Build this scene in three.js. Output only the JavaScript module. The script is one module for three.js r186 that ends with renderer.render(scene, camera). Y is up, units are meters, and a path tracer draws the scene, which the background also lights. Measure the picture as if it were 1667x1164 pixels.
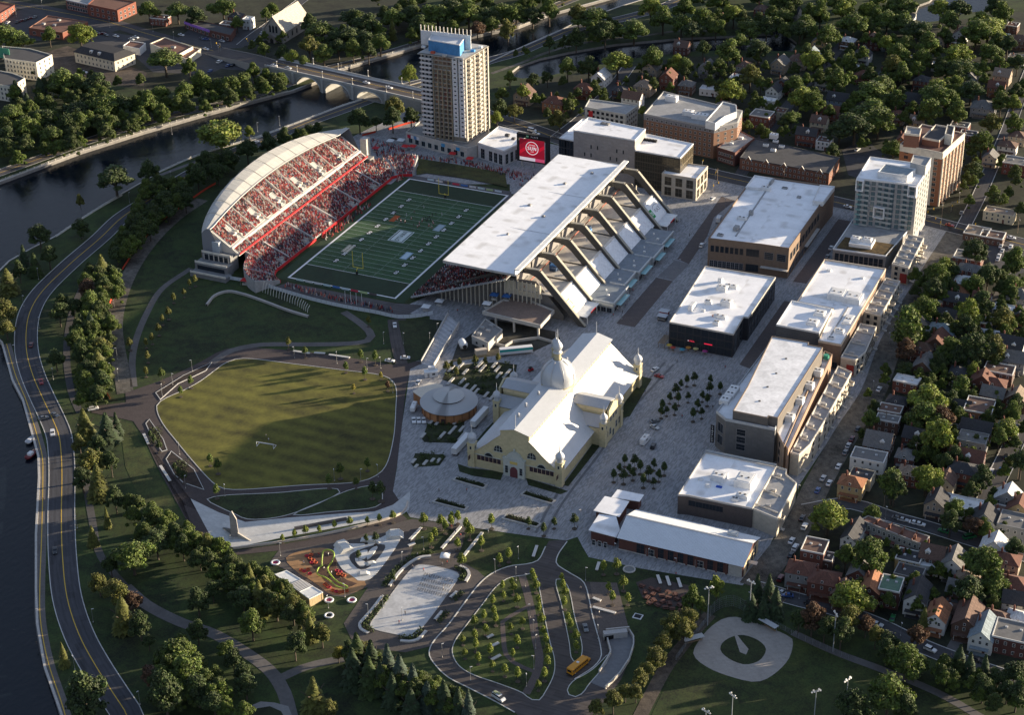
import * as THREE from 'three';
import { mergeGeometries } from 'three/addons/utils/BufferGeometryUtils.js';
import { RoundedBoxGeometry } from 'three/addons/geometries/RoundedBoxGeometry.js';
import { MarchingCubes } from 'three/addons/objects/MarchingCubes.js';

// ---------------------------------------------------------------- camera, sky, sun, exposure
const scene = new THREE.Scene();
const camera = new THREE.PerspectiveCamera(21.54, 1024 / 716, 5, 6000);
camera.rotation.order = 'YXZ';
camera.position.set(429.19, 423.75, 795.27);
camera.rotation.set(-0.505333, 0.432286, -0.017228);
scene.add(camera);
const renderer = new THREE.WebGLRenderer({ antialias: true });
renderer.setSize(1024, 716);
renderer.toneMapping = THREE.LinearToneMapping;
renderer.toneMappingExposure = 2.75;
renderer.shadowMap.enabled = true;

const SUN_AZ = -40 * Math.PI / 180, SUN_EL = 8.2 * Math.PI / 180;      // azimuth measured from +x towards +z
const sunDir = new THREE.Vector3(Math.cos(SUN_AZ) * Math.cos(SUN_EL), Math.sin(SUN_EL), Math.sin(SUN_AZ) * Math.cos(SUN_EL));
{
  const w = 512, h = 256, d = new Float32Array(w * h * 4);
  for (let j = 0; j < h; j++) for (let i = 0; i < w; i++) {
    const v = (j + .5) / h, el = (v - .5) * Math.PI, u = ((i + .5) / w - .5) * 2 * Math.PI;
    const dir = new THREE.Vector3(Math.cos(u) * Math.cos(el), Math.sin(el), Math.sin(u) * Math.cos(el));
    const c = Math.max(0, dir.dot(sunDir)), t = Math.pow(Math.max(0, Math.sin(el)), .55);
    const glow = Math.pow(c, 6) * .5 + Math.pow(c, 40) * .9;
    const hor = [.44, .48, .54], zen = [.13, .20, .34];
    const k = (j * w + i) * 4;
    for (let n = 0; n < 3; n++) {
      let s = hor[n] * (1 - t) + zen[n] * t + glow * [.9, .62, .36][n] * (1 - .6 * t);
      s *= .72 + .28 * c; if (el < 0) s *= .35;
      d[k + n] = s * .62;
    }
    d[k + 3] = 1;
  }
  const sky = new THREE.DataTexture(d, w, h, THREE.RGBAFormat, THREE.FloatType);
  sky.mapping = THREE.EquirectangularReflectionMapping; sky.magFilter = THREE.LinearFilter; sky.minFilter = THREE.LinearFilter; sky.needsUpdate = true;
  scene.background = sky; scene.environment = sky;
}
const sun = new THREE.DirectionalLight(new THREE.Color().setRGB(1, .83, .6), 5);
sun.position.copy(sunDir).multiplyScalar(1500).add(new THREE.Vector3(50, 0, 0));
sun.target.position.set(50, 0, 0); sun.castShadow = true; sun.shadow.mapSize.set(4096, 4096);
Object.assign(sun.shadow.camera, { left: -700, right: 700, top: 700, bottom: -700, near: 100, far: 3200 });
scene.add(sun, sun.target);

// ---------------------------------------------------------------- small tools
function rng(seed) { let a = seed >>> 0; return () => { a = (a + 0x6D2B79F5) | 0; let t = Math.imul(a ^ (a >>> 15), 1 | a); t = (t + Math.imul(t ^ (t >>> 7), 61 | t)) ^ t; return ((t ^ (t >>> 14)) >>> 0) / 4294967296; }; }
const V = (x, y, z) => new THREE.Vector3(x, y, z);
// the survey of the photograph: image point (1667 wide) + height above ground -> place in metres
const SV = { m: new THREE.Matrix4().makeRotationFromEuler(new THREE.Euler(-0.505333, 0.432286, -0.017228, 'YXZ')), c: V(429.19, 423.75, 795.27), f: 3059.33 };
function G(px, py, h = 0) { const d = V(px - 833.5, 582 - py, -SV.f).applyMatrix4(SV.m); return V(0, 0, 0).copy(SV.c).addScaledVector(d, (h - SV.c.y) / d.y); }
const SVI = SV.m.clone().invert();
function toPx(p) { const q = p.clone().sub(SV.c).applyMatrix4(SVI); return [833.5 + SV.f * q.x / -q.z, 582 - SV.f * q.y / -q.z]; }
const mpp = (px, py) => G(px, py).distanceTo(SV.c) / SV.f;               // metres per image point there
const pts = (s, h = 0) => s.trim().split(/\s+/).map(q => { const [a, b] = q.split(',').map(Number); const p = G(a, b, h); return [p.x, p.z]; });
const used = {};
const numbered = n => { const k = used[n] = (used[n] ?? -1) + 1; return k ? `${n}_${String(k).padStart(3, '0')}` : n; };
function finish(o) { o.traverse(m => { if (m.isMesh) { m.castShadow = m.receiveShadow = true; } }); return o; }
function norm(g) { // same attributes everywhere so that geometries can be merged
  let q = g.index ? g.toNonIndexed() : g;
  for (const k of Object.keys(q.attributes)) if (!['position', 'normal', 'uv'].includes(k)) q.deleteAttribute(k);
  if (!q.attributes.normal) q.computeVertexNormals();
  if (!q.attributes.uv) q.setAttribute('uv', new THREE.BufferAttribute(new Float32Array(q.attributes.position.count * 2), 2));
  return q;
}
const M = (gs, groups = false) => gs.length === 1 && !groups ? norm(gs[0]) : mergeGeometries(gs.map(norm), groups);
function S(name, geo, mat, kind = 'structure') { const m = new THREE.Mesh(geo, mat); m.name = numbered(name); m.userData.kind = kind; finish(m); scene.add(m); return m; }
function P(parent, name, geo, mat, x = 0, y = 0, z = 0, ry = 0) { const m = new THREE.Mesh(geo, mat); m.name = name; m.position.set(x, y, z); m.rotation.y = ry; m.castShadow = m.receiveShadow = true; parent.add(m); return m; }
const labels = new Map();
function tag(o, label, category, group) { o.userData.label = label; o.userData.category = category; if (group) o.userData.group = group; labels.set(label, o); return o; }
function T(name, label, category, x = 0, y = 0, z = 0, ry = 0, group) { const o = new THREE.Group(); o.name = numbered(name); o.position.set(x, y, z); o.rotation.y = ry; scene.add(o); return tag(o, label, category, group); }
function copyOf(src, label, x, y, z, ry, group, sc) { const o = src.clone(); o.name = numbered(src.name.replace(/_\d\d\d$/, '')); o.userData = { ...src.userData }; o.position.set(x, y, z); o.rotation.y = ry; if (sc) o.scale.copy(sc); scene.add(o); return tag(o, label, src.userData.category, group ?? src.userData.group); }

// ---------------------------------------------------------------- geometry helpers (uv in metres)
function B(w, h, d, x = 0, y = 0, z = 0, ry = 0) { // box whose base centre stands at x, y, z
  const g = new THREE.BoxGeometry(w, h, d).toNonIndexed(), p = g.attributes.position, n = g.attributes.normal, u = g.attributes.uv;
  for (let i = 0; i < p.count; i++) { const a = Math.abs(n.getX(i)), b = Math.abs(n.getY(i)); if (b > .5) u.setXY(i, p.getX(i), p.getZ(i)); else if (a > .5) u.setXY(i, p.getZ(i), p.getY(i)); else u.setXY(i, p.getX(i), p.getY(i)); }
  g.translate(0, h / 2, 0); if (ry) g.rotateY(ry); g.translate(x, y, z); return g;
}
function bar(a, b, r, seg = 6, r2 = r) { const d = b.clone().sub(a), g = new THREE.CylinderGeometry(r2, r, d.length(), seg); g.translate(0, d.length() / 2, 0); g.applyQuaternion(new THREE.Quaternion().setFromUnitVectors(V(0, 1, 0), d.normalize())); g.translate(a.x, a.y, a.z); return g; }
function beam(a, b, w, h) { // rectangular bar from a to b
  const d = b.clone().sub(a), L = d.length(), g = B(w, h, L, 0, -h / 2, 0); g.applyMatrix4(new THREE.Matrix4().lookAt(b, a, V(0, 1, 0))); const c = a.clone().add(b).multiplyScalar(.5); g.translate(c.x, c.y, c.z); return g; }
function area2(p) { let s = 0; for (let i = 0; i < p.length; i++) { const a = p[i], b = p[(i + 1) % p.length]; s += a[0] * b[1] - b[0] * a[1]; } return s / 2; }
function ccw(p) { return area2(p) > 0 ? p : [...p].reverse(); }
function fromTris(pos, uv) { const g = new THREE.BufferGeometry(); g.setAttribute('position', new THREE.Float32BufferAttribute(pos, 3)); if (uv) g.setAttribute('uv', new THREE.Float32BufferAttribute(uv, 2)); g.computeVertexNormals(); return g; }
function cap(poly, y, holes = []) { // horizontal sheet, facing up
  const v = poly.map(p => new THREE.Vector2(p[0], p[1])), hs = holes.map(h => h.map(p => new THREE.Vector2(p[0], p[1])));
  const all = [...v, ...hs.flat()], f = THREE.ShapeUtils.triangulateShape(v, hs), pos = [], uv = [];
  for (const t of f) { const a = all[t[0]], b = all[t[1]], c = all[t[2]]; const up = (b.x - a.x) * (c.y - a.y) - (b.y - a.y) * (c.x - a.x) < 0; for (const q of up ? [a, b, c] : [a, c, b]) { pos.push(q.x, y, q.y); uv.push(q.x, q.y); } }
  return fromTris(pos, uv);
}
function walls(poly, y0, y1, closed = true, flip = false) { // vertical faces that look outwards
  const p = ccw(poly), pos = [], uv = []; let s = 0;
  for (let i = 0; i < (closed ? p.length : p.length - 1); i++) {
    const a = p[i], b = p[(i + 1) % p.length], L = Math.hypot(b[0] - a[0], b[1] - a[1]);
    const q = [[a, y0, s], [a, y1, s], [b, y1, s + L], [a, y0, s], [b, y1, s + L], [b, y0, s + L]];
    for (const k of flip ? [0, 2, 1, 3, 5, 4] : [0, 1, 2, 3, 4, 5]) { pos.push(q[k][0][0], q[k][1], q[k][0][1]); uv.push(q[k][2], q[k][1]); }
    s += L;
  }
  return fromTris(pos, uv);
}
function inset(poly, d) { // polygon moved inwards by d (simple shapes)
  const p = ccw(poly), n = p.length, out = [];
  for (let i = 0; i < n; i++) {
    const a = p[(i + n - 1) % n], b = p[i], c = p[(i + 1) % n];
    const n1 = [-(b[1] - a[1]), b[0] - a[0]], n2 = [-(c[1] - b[1]), c[0] - b[0]], l1 = Math.hypot(...n1) || 1, l2 = Math.hypot(...n2) || 1;
    n1[0] /= l1; n1[1] /= l1; n2[0] /= l2; n2[1] /= l2;
    const k = 1 + n1[0] * n2[0] + n1[1] * n2[1], f = d / Math.max(k, .35); out.push([b[0] + (n1[0] + n2[0]) * f, b[1] + (n1[1] + n2[1]) * f]);
  }
  return out;
}
const slab = (poly, y0, y1) => M([cap(poly, y1), walls(poly, y0, y1)]);
function ring(poly, t, y0, y1) { let a = ccw(poly), b = inset(a, t); if (t < 0) { b = inset(a, 0.001); a = inset(a, t); } return M([cap(a, y1, [b]), walls(a, y0, y1), walls(b, y0, y1, true, true)]); }
function spline(p, step = 4, closed = false) { const c = new THREE.CatmullRomCurve3(p.map(q => V(q[0], 0, q[1])), closed, 'centripetal'), n = Math.max(2, Math.round(c.getLength() / step)); return c.getSpacedPoints(n).slice(0, closed ? n : n + 1).map(q => [q.x, q.z]); }
function offset(p, d) { return p.map((q, i) => { const a = p[Math.max(0, i - 1)], b = p[Math.min(p.length - 1, i + 1)], L = Math.hypot(b[0] - a[0], b[1] - a[1]) || 1; return [q[0] - (b[1] - a[1]) / L * d, q[1] + (b[0] - a[0]) / L * d]; }); }
function ribbon(p, w0, w1, y, y2) { // sheet between two offsets of a line; uv: along, across
  const a = offset(p, w0), b = offset(p, w1), pos = [], uv = []; let s = 0;
  const yy = i => y2 === undefined ? y : (typeof y2 === 'function' ? y2(i / (p.length - 1)) : y);
  for (let i = 0; i < p.length - 1; i++) {
    const L = Math.hypot(p[i + 1][0] - p[i][0], p[i + 1][1] - p[i][1]);
    const q = [[a[i], s, w0, yy(i)], [a[i + 1], s + L, w0, yy(i + 1)], [b[i + 1], s + L, w1, yy(i + 1)], [b[i], s, w1, yy(i)]];
    for (const k of w1 > w0 ? [0, 2, 1, 0, 3, 2] : [0, 1, 2, 0, 2, 3]) { pos.push(q[k][0][0], q[k][3], q[k][0][1]); uv.push(q[k][1], q[k][2]); }
    s += L;
  }
  return fromTris(pos, uv);
}
function extrudeZ(outline, z0, z1, bevel = 0) { const s = new THREE.Shape(outline.map(p => new THREE.Vector2(p[0], p[1]))); const g = new THREE.ExtrudeGeometry(s, { depth: z1 - z0, bevelEnabled: bevel > 0, bevelSize: bevel, bevelThickness: bevel, bevelSegments: 1 }); g.translate(0, 0, z0); return g; }
const inPoly = (x, y, p) => { let c = false; for (let i = 0, j = p.length - 1; i < p.length; j = i++) if ((p[i][1] > y) !== (p[j][1] > y) && x < (p[j][0] - p[i][0]) * (y - p[i][1]) / (p[j][1] - p[i][1]) + p[i][0]) c = !c; return c; };
const pxPoly = s => s.trim().split(/\s+/).map(q => q.split(',').map(Number));
const rows = s => s.trim().split('\n').map(r => r.trim().split(/\s+/));

// ---------------------------------------------------------------- textures
function noiseGrid(n, seed) { const r = rng(seed), a = new Float32Array(n * n); for (let i = 0; i < a.length; i++) a[i] = r(); return (x, y) => { const xi = Math.floor(x), yi = Math.floor(y), fx = x - xi, fy = y - yi, u = fx * fx * (3 - 2 * fx), v = fy * fy * (3 - 2 * fy), w = (k, m) => a[(((m % n) + n) % n) * n + ((k % n) + n) % n]; return (w(xi, yi) * (1 - u) + w(xi + 1, yi) * u) * (1 - v) + (w(xi, yi + 1) * (1 - u) + w(xi + 1, yi + 1) * u) * v; }; }
const N1 = noiseGrid(8, 11), N2 = noiseGrid(32, 12), N3 = noiseGrid(128, 13), N4 = noiseGrid(256, 14);
const fbm = (u, v) => N1(u * 8, v * 8) * .4 + N2(u * 32, v * 32) * .3 + N3(u * 128, v * 128) * .2 + N4(u * 256, v * 256) * .1;
function tex(n, fn, size) { // fn(u, v) -> linear [r, g, b] or one value; size: metres per repeat
  const d = new Uint8Array(n * n * 4), s = x => Math.max(0, Math.min(255, Math.round(255 * Math.pow(Math.max(0, x), 1 / 2.2))));
  for (let j = 0; j < n; j++) for (let i = 0; i < n; i++) { const c = fn((i + .5) / n, (j + .5) / n), k = (j * n + i) * 4; if (Array.isArray(c)) { d[k] = s(c[0]); d[k + 1] = s(c[1]); d[k + 2] = s(c[2]); } else d[k] = d[k + 1] = d[k + 2] = s(c); d[k + 3] = 255; }
  const t = new THREE.DataTexture(d, n, n); t.wrapS = t.wrapT = THREE.RepeatWrapping; t.magFilter = t.minFilter = THREE.LinearFilter; t.colorSpace = THREE.SRGBColorSpace; t.repeat.set(1 / size[0], 1 / size[1]); t.needsUpdate = true; return t;
}
const TX = {
  grass: tex(1024, (u, v) => { const a = fbm(u, v), b = fbm(v + .37, u + .11), k = .45 + .9 * (a - .5) + .25 * (N4(u * 256, v * 256) - .5); return [k * (.95 + .5 * (b - .5)), k, k * .8]; }, [90, 90]),
  lawn: tex(1024, (u, v) => { const a = fbm(u, v), st = Math.sin(v * Math.PI * 2 * 14 + N1(u * 8, v * 8) * .6) * .1, k = .55 + .8 * (a - .5) + st; return [k * 1.02, k, k * .75]; }, [118, 118]),
  turf: tex(512, (u, v) => .62 + .5 * (fbm(u, v) - .5), [60, 60]),
  asphalt: tex(1024, (u, v) => { const p = N4(Math.floor(u * 17) * 3.3, Math.floor(v * 4) * 5.9), crack = (Math.abs((u * 23 + N2(u * 8, v * 32) * .5) % 1 - .5) < .012 ? -.12 : 0); return .62 + .45 * (fbm(u, v) - .5) + .16 * (N2(u * 8, v * 32) - .5) + .05 * Math.cos(v * 44) + (p > .86 ? -.13 : p < .1 ? .09 : 0) + crack; }, [70, 12]),
  blotch: tex(512, (u, v) => .68 + .45 * (fbm(u, v) - .5), [30, 30]),
  fine: tex(512, (u, v) => .72 + .36 * (fbm(u, v) - .5), [9, 9]),
  pavers: tex(1024, (v, u) => { const row = Math.floor(v * 40), col = Math.floor(u * 10 + (row % 2) * .5 + N3(row * 3.7, .5) * 2), r = N4(col * 7.31 + row * 3.17, row * 5.77 + col * 1.3), st = r > .55 ? 1.06 : r < .36 ? .74 : .9; const j = (v * 40) % 1 < .08 ? .8 : 1; return .66 * st * j * (.9 + .3 * (fbm(u, v) - .3)); }, [19, 19]),
  brickpave: tex(512, (u, v) => { const r = Math.floor(v * 64), c = Math.floor(u * 32 + (r % 2) * .5); return .55 + .3 * N4(c * 3.3, r * 5.1) + .35 * (fbm(u, v) - .5); }, [12, 12]),
  brick: tex(512, (u, v) => { const r = Math.floor(v * 48), x = u * 16 + (r % 2) * .5, c = Math.floor(x), m = (v * 48) % 1 < .12 || x % 1 < .05; return m ? .62 : .5 + .34 * N4(c * 3.7 + r, r * 2.9) + .3 * (fbm(u, v) - .5); }, [4, 4]),
  panel: tex(512, (u, v) => { const x = (u * 4) % 1, y = (v * 4) % 1; return (x < .02 || y < .02 ? .5 : .66 + .1 * (N2(Math.floor(u * 4) * 5.3, Math.floor(v * 4) * 3.1) - .5)) + .25 * (fbm(u, v) - .5); }, [10, 8]),
  siding: tex(256, (u, v) => ((v * 24) % 1 < .16 ? .5 : .7) + .18 * (fbm(u, v) - .5), [6, 4.5]),
  shingle: tex(512, (u, v) => { const r = Math.floor(v * 30), c = Math.floor(u * 24 + (r % 2) * .5); return (((v * 30) % 1 < .14) ? .42 : .55) + .32 * (N4(c * 3.1, r * 4.7) - .4) + .35 * (fbm(u, v) - .5); }, [7, 6]),
  membrane: tex(1024, (u, v) => { const s = fbm(u, v), seam = (u * 12) % 1 < .012 || (v * 3) % 1 < .004, st = Math.max(0, N2(u * 9 + 3, v * 9) - .62) * .9; const k = .8 - (seam ? .16 : 0) - st * .7 + .22 * (s - .5); return [k, k * (1 - st * .06), k * (1 - st * .15)]; }, [44, 44]),
  metal: tex(512, (u, v) => ((u * 32) % 1 < .1 ? .42 : .76) + .14 * (fbm(u, v) - .5), [16, 16]),
  wood: tex(512, (u, v) => { const b = Math.floor(u * 16); return (u * 16) % 1 < .06 ? .3 : .5 + .3 * N3(b * 7.7, v * 3) + .3 * (N4(u * 256, v * 8) - .5); }, [3.2, 6]),
  dirt: tex(1024, (u, v) => { const a = fbm(u, v), k = .4 + 1 * (a - .45) + .2 * (N4(u * 256, v * 256) - .5); return [k * 1.05, k, k * .9]; }, [50, 50]),
  veil: tex(512, (u, v) => { const x = (u * 60) % 1, y = (v * 24) % 1; return (x < .3 ? .5 : .8) + (y < .1 ? -.16 : 0) + .2 * (fbm(u, v) - .5); }, [30, 12]),
};
const bumpTex = (() => { const n = 512, d = new Uint8Array(n * n * 4); for (let j = 0; j < n; j++) for (let i = 0; i < n; i++) { const u = i / n, v = j / n, k = (j * n + i) * 4, c = 255 * (N2(u * 32, v * 32 * .5) * .5 + N3(u * 128, v * 128) * .3 + N4(u * 256, v * 256) * .2); d[k] = d[k + 1] = d[k + 2] = c; d[k + 3] = 255; } const t = new THREE.DataTexture(d, n, n); t.wrapS = t.wrapT = THREE.RepeatWrapping; t.magFilter = THREE.LinearFilter; t.repeat.set(1 / 40, 1 / 40); t.needsUpdate = true; return t; })();
// colour c is the real base colour (linear); maps average about .62
const matCache = new Map();
function mat(c, map, o = {}) {
  const key = JSON.stringify([c, map, o]); if (matCache.has(key)) return matCache.get(key);
  const k = map ? 1 / .64 : 1, m = new (o.clearcoat || o.transmission ? THREE.MeshPhysicalMaterial : THREE.MeshStandardMaterial)({ roughness: .92, metalness: 0, ...o, side: o.side ?? THREE.FrontSide });
  m.color.setRGB(c[0] * k, c[1] * k, c[2] * k); if (map) m.map = TX[map]; matCache.set(key, m); return m;
}
const GLASS = mat([.02, .026, .034], null, { roughness: .06, metalness: 0 });
const GLASSB = mat([.10, .16, .18], null, { roughness: .12 });
const WARMGLASS = mat([.05, .045, .035], null, { roughness: .1 });
const WHITE = mat([.66, .66, .65], 'fine'), WHITE2 = mat([.7, .7, .7]), GREY = mat([.3, .3, .3], 'fine'), DGREY = mat([.09, .09, .095], 'fine'), CONC = mat([.42, .40, .37], 'fine'), CONCD = mat([.22, .21, .2], 'fine'), BLACK = mat([.02, .02, .022]);
const ROOFW = mat([.74, .74, .745], 'membrane', { roughness: .7 }), ROOFG = mat([.3, .3, .3], 'blotch'), ROOFDK = mat([.07, .068, .07], 'blotch'), ROOFBR = mat([.17, .085, .06], 'blotch');
const BRICK = mat([.19, .088, .06], 'brick'), BRICKD = mat([.12, .052, .042], 'brick'), BRICKB = mat([.2, .14, .1], 'brick'), BRICKO = mat([.235, .13, .085], 'brick');
const METALP = mat([.35, .36, .37], null, { roughness: .5, metalness: .6 }), STEEL = mat([.5, .5, .5], null, { roughness: .45, metalness: .5 });
const ASPH = mat([.062, .06, .064], 'asphalt'), ASPHB = mat([.085, .072, .068], 'asphalt'), PATH = mat([.12, .11, .105], 'blotch'), KERB = mat([.45, .44, .42], 'fine');
const RED = mat([.5, .02, .025], 'fine'), REDB = mat([.55, .03, .03]), YELL = mat([.75, .5, .05]), LINEW = mat([.75, .75, .75]), LINEY = mat([.65, .42, .06]);
function canvasTex(w, h, draw) { const c = document.createElement('canvas'); c.width = w; c.height = h; draw(c.getContext('2d'), w, h); const t = new THREE.CanvasTexture(c); t.colorSpace = THREE.SRGBColorSpace; t.anisotropy = 4; return t; }
const printMat = (t, o = {}) => new THREE.MeshStandardMaterial({ map: t, roughness: .8, ...o });
// ---------------------------------------------------------------- ground, water, roads, paving
const GRASS = mat([.038, .06, .014], 'grass'), LAWN = mat([.125, .118, .024], 'lawn'), TURF = mat([.038, .09, .037], 'turf'), SOIL = mat([.05, .042, .03], 'dirt'), YARD = mat([.034, .04, .022], 'dirt'), DIRT = mat([.15, .141, .131], 'dirt');
const PLAZA = mat([.32, .318, .325], 'pavers'), PAVEL = mat([.4, .39, .375], 'fine'), BRICKROAD = mat([.1, .08, .075], 'brickpave');
const SHRUBBED = mat([.03, .04, .014], 'dirt');
const canal = pts(`-60,316 0,297 134,247 235,215 336,186 403,168 477,148 520,132 555,113 620,94 686,74 740,65 783,57 844,44 891,25 935,13 1000,-5 1040,-20 1080,-40 1120,-30
 1060,-5 1010,10 935,37 911,50 877,65 837,82 797,101 740,120 683,134 640,146 598,158 558,171 487,198 420,222 322,252 262,279 168,333 94,383 50,405 15,425 -10,450 -15,540 3,558 20,619 37,652 50,699 62,743 63,777 58,870 58,962 60,1016 72,1086 97,1157 125,1240 -260,1240 -420,700 -300,400`);
const inlet = pts('826,122 845,107 880,95 925,85 1000,72 1107,62 1200,58 1255,54 1262,44 1280,48 1284,60 1297,70 1290,84 1200,82 1120,84 1030,95 960,108 900,122 850,128');
const pond = pts('1486,30 1495,8 1512,2 1530,-15 1620,-15 1611,18 1580,20 1556,25 1528,34 1500,37');
const world = [[-2600, 2200], [2600, 2200], [2600, -2600], [-2600, -2600]];
{
  const g = cap(world, 0, [canal, inlet, pond]);
  S('ground', g, GRASS);
  S('canal_wall', M([canal, inlet, pond].map(h => walls(h, -4, 0, true, true))), CONCD);
  S('canal_coping', M([ring(canal.map(p => p), -.9, .02, .3)]), CONC);
  const wm = new THREE.MeshPhysicalMaterial({ roughness: .06, ior: 1.33, bumpMap: bumpTex, bumpScale: .09 }); wm.color.setRGB(.006, .010, .016);
  const wg = cap([canal, inlet, pond].length ? [[-1200, 900], [600, 900], [600, -1100], [-1200, -1100]] : world, -1.6);
  S('canal_water', wg, wm);
}
const sheet = (name, s, m, y) => S(name, cap(pts(s), y), m);
const road = (name, s, w, m, y, o = {}) => {
  const p = spline(pts(s), 5); const r = S(name, o.yf ? ribbon(p, -w / 2, w / 2, y, o.yf) : ribbon(p, -w / 2, w / 2, y), m);
  if (o.line) { const c = new THREE.Mesh(ribbon(p, -.17, .17, y + .03, o.yf && (t => o.yf(t) + .03)), o.line); c.name = 'centre_line'; c.receiveShadow = true; r.add(c); }
  if (o.edge) for (const s of [-1, 1]) { const c = new THREE.Mesh(ribbon(p, s * (w / 2 - .5) - .07, s * (w / 2 - .5) + .07, y + .03, o.yf && (t => o.yf(t) + .03)), LINEW); c.name = 'edge_line'; c.receiveShadow = true; r.add(c); }
  if (o.kerb) for (const s of [-1, 1]) { const a = offset(p, s * w / 2), b = offset(p, s * (w / 2 + .35)); const k = new THREE.Mesh(M([ribbon(p, s > 0 ? w / 2 : -w / 2 - .35, s > 0 ? w / 2 + .35 : -w / 2, y + .12), walls(s > 0 ? a : [...a].reverse(), y - .1, y + .12, false)]), KERB); k.name = 'kerb'; k.castShadow = k.receiveShadow = true; r.add(k); }
  return r;
};
// yards of the neighbourhoods, then the paved park
sheet('yard_ground', '1560,372 1700,410 1900,500 1900,1300 1700,1140 1480,1060 1240,955 1300,870 1420,650', YARD, .02);
sheet('yard_ground', '800,205 900,232 1190,285 1480,350 1700,400 1800,200 1760,20 1640,20 1480,45 1300,90 1120,92 960,116 850,135', YARD, .02);
sheet('yard_ground', '-60,-40 700,-60 690,60 560,100 470,132 380,140 250,150 130,130 0,190 -200,240', YARD, .02);
sheet('park_paving', '668,600 661,650 652,710 646,765 640,800 655,822 668,842 750,856 830,868 895,877 922,880 940,874 948,890 958,907 1040,925 1130,940 1208,953 1232,930 1300,790 1400,640 1500,470 1560,374 1480,352 1390,336 1290,313 1190,291 1120,285 1040,262 900,235 800,215 660,180 560,230 560,300 640,300 830,300 830,330 700,480 640,508 700,515 700,545', PLAZA, .05);
// carriageways
road('parkway', '216,1230 208,1166 188,1133 158,1086 131,1036 111,976 103,908 101,841 102,777 101,743 97,709 87,683 71,649 55,612 45,575 44,538 50,508 67,478 114,431 165,387 201,353 259,316 309,285 380,250 450,221 508,197 544,184 569,175 598,164 652,144 700,131 760,112 797,99 840,87 880,70 930,49 1000,34 1070,15 1130,-10', 10.4, mat([.062, .062, .07], 'asphalt'), .09, { line: LINEY, kerb: true });
road('canal_path', '112,1180 101,1143 79,1076 67,1009 66,959 69,870 71,774 70,743 58,697 43,650 27,612 12,560', 4, PATH, .06, { line: LINEY });
road('canal_path', '262,285 330,260 428,228 494,204 562,177 600,165', 3, PATH, .06);
road('far_parkway', '-60,303 0,282 67,258 168,222 269,191 369,168 450,144 500,125 535,112 580,101 634,86 684,71 740,58 800,50 850,33 900,12 960,-12', 8.6, mat([.1, .09, .088], 'asphalt'), .09, { line: LINEY, kerb: true });
road('inlet_path', '800,120 845,104 890,86 950,70 1050,58 1110,50 1180,52', 3, DIRT, .07);
const bankY = t => { const b = 7.5; return t < .3 ? .1 : t < .42 ? .1 + (t - .3) / .12 * b : t < .64 ? b + .1 : t < .76 ? .1 + (1 - (t - .64) / .12) * b : .1; };
road('street', '395,74 412,60 437,42 490,2 520,-20', 8, ASPH, .08, { kerb: true });
road('street', '-60,-10 30,8 120,24 180,37 240,55 300,71 348,83', 13, ASPH, .09, { line: LINEY });
sheet('parking_lot', '0,25 70,8 130,22 210,46 150,60 20,70', ASPH, .07);
sheet('parking_lot', '150,48 240,62 400,96 425,118 360,112 340,122 250,118 220,92 120,62', ASPH, .07);
sheet('parking_lot', '285,66 320,40 430,50 395,78 360,80', ASPH, .065);
sheet('parking_lot', '60,90 110,75 240,118 235,140 180,138 90,112', mat([.1, .08, .07], 'dirt'), .065);
road('avenue', '760,176 800,190 824,197 870,212 930,233 1040,259 1120,275 1190,291 1290,313 1390,336 1480,353 1565,374 1667,399 1740,420', 13, ASPH, .1, { line: LINEY, kerb: true });
road('dirt_street', '1560,374 1500,470 1450,560 1420,640 1380,702 1330,790 1290,870 1225,955', 11, DIRT, .1);
road('street', '1225,955 1300,977 1360,992 1430,1018 1500,1052 1580,1083 1667,1113 1740,1140', 8, ASPH, .085, { kerb: true });
road('street', '1310,830 1380,820 1455,843 1500,855 1580,880 1700,915', 7.5, ASPH, .08, { kerb: true });
road('street', '1700,640 1660,700 1640,742 1612,800 1586,860', 8, ASPH, .082, { kerb: true });
road('lane', '1650,430 1625,478 1606,520 1580,570', 4, PATH, .075);
road('street', '1565,374 1590,325 1612,275 1640,210 1662,150 1690,80', 7, ASPH, .086, { kerb: true });
road('street', '905,226 950,190 985,155 1008,130 1024,108', 8, ASPH, .082, { kerb: true });
road('street', '1205,285 1235,235 1262,200 1300,150 1340,110 1380,60', 7, ASPH, .082);
sheet('parking_lot', '1370,245 1405,225 1450,262 1425,300 1380,285', ASPH, .07);
sheet('parking_lot', '1600,395 1640,388 1667,392 1690,430 1650,452 1612,432', ASPH, .07);
road('driveway', '1548,1060 1570,1020 1590,985', 4.5, PATH, .07);
// park streets: brick carriageways across the paving
for (const s of ['1174,320 1196,327 1162,354 1151,385 1121,430 1102,422 1130,382', '1068,452 1095,458 1033,533 1003,527', '1364,357 1388,361 1312,462 1290,459', '1276,490 1300,494 1222,601 1203,594']) sheet('brick_street', s, BRICKROAD, .09);
sheet('brick_crossing', '1098,424 1122,430 1096,457 1070,451', mat([.17, .16, .16], 'brickpave'), .085);
road('tram_strip', '1082,590 1010,668 960,735 900,815 872,868', 1.1, mat([.13, .13, .135], 'fine'), .085);
road('tram_strip', '1096,594 1024,672 976,738 915,820 886,872', 1.1, mat([.13, .13, .135], 'fine'), .085);
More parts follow.
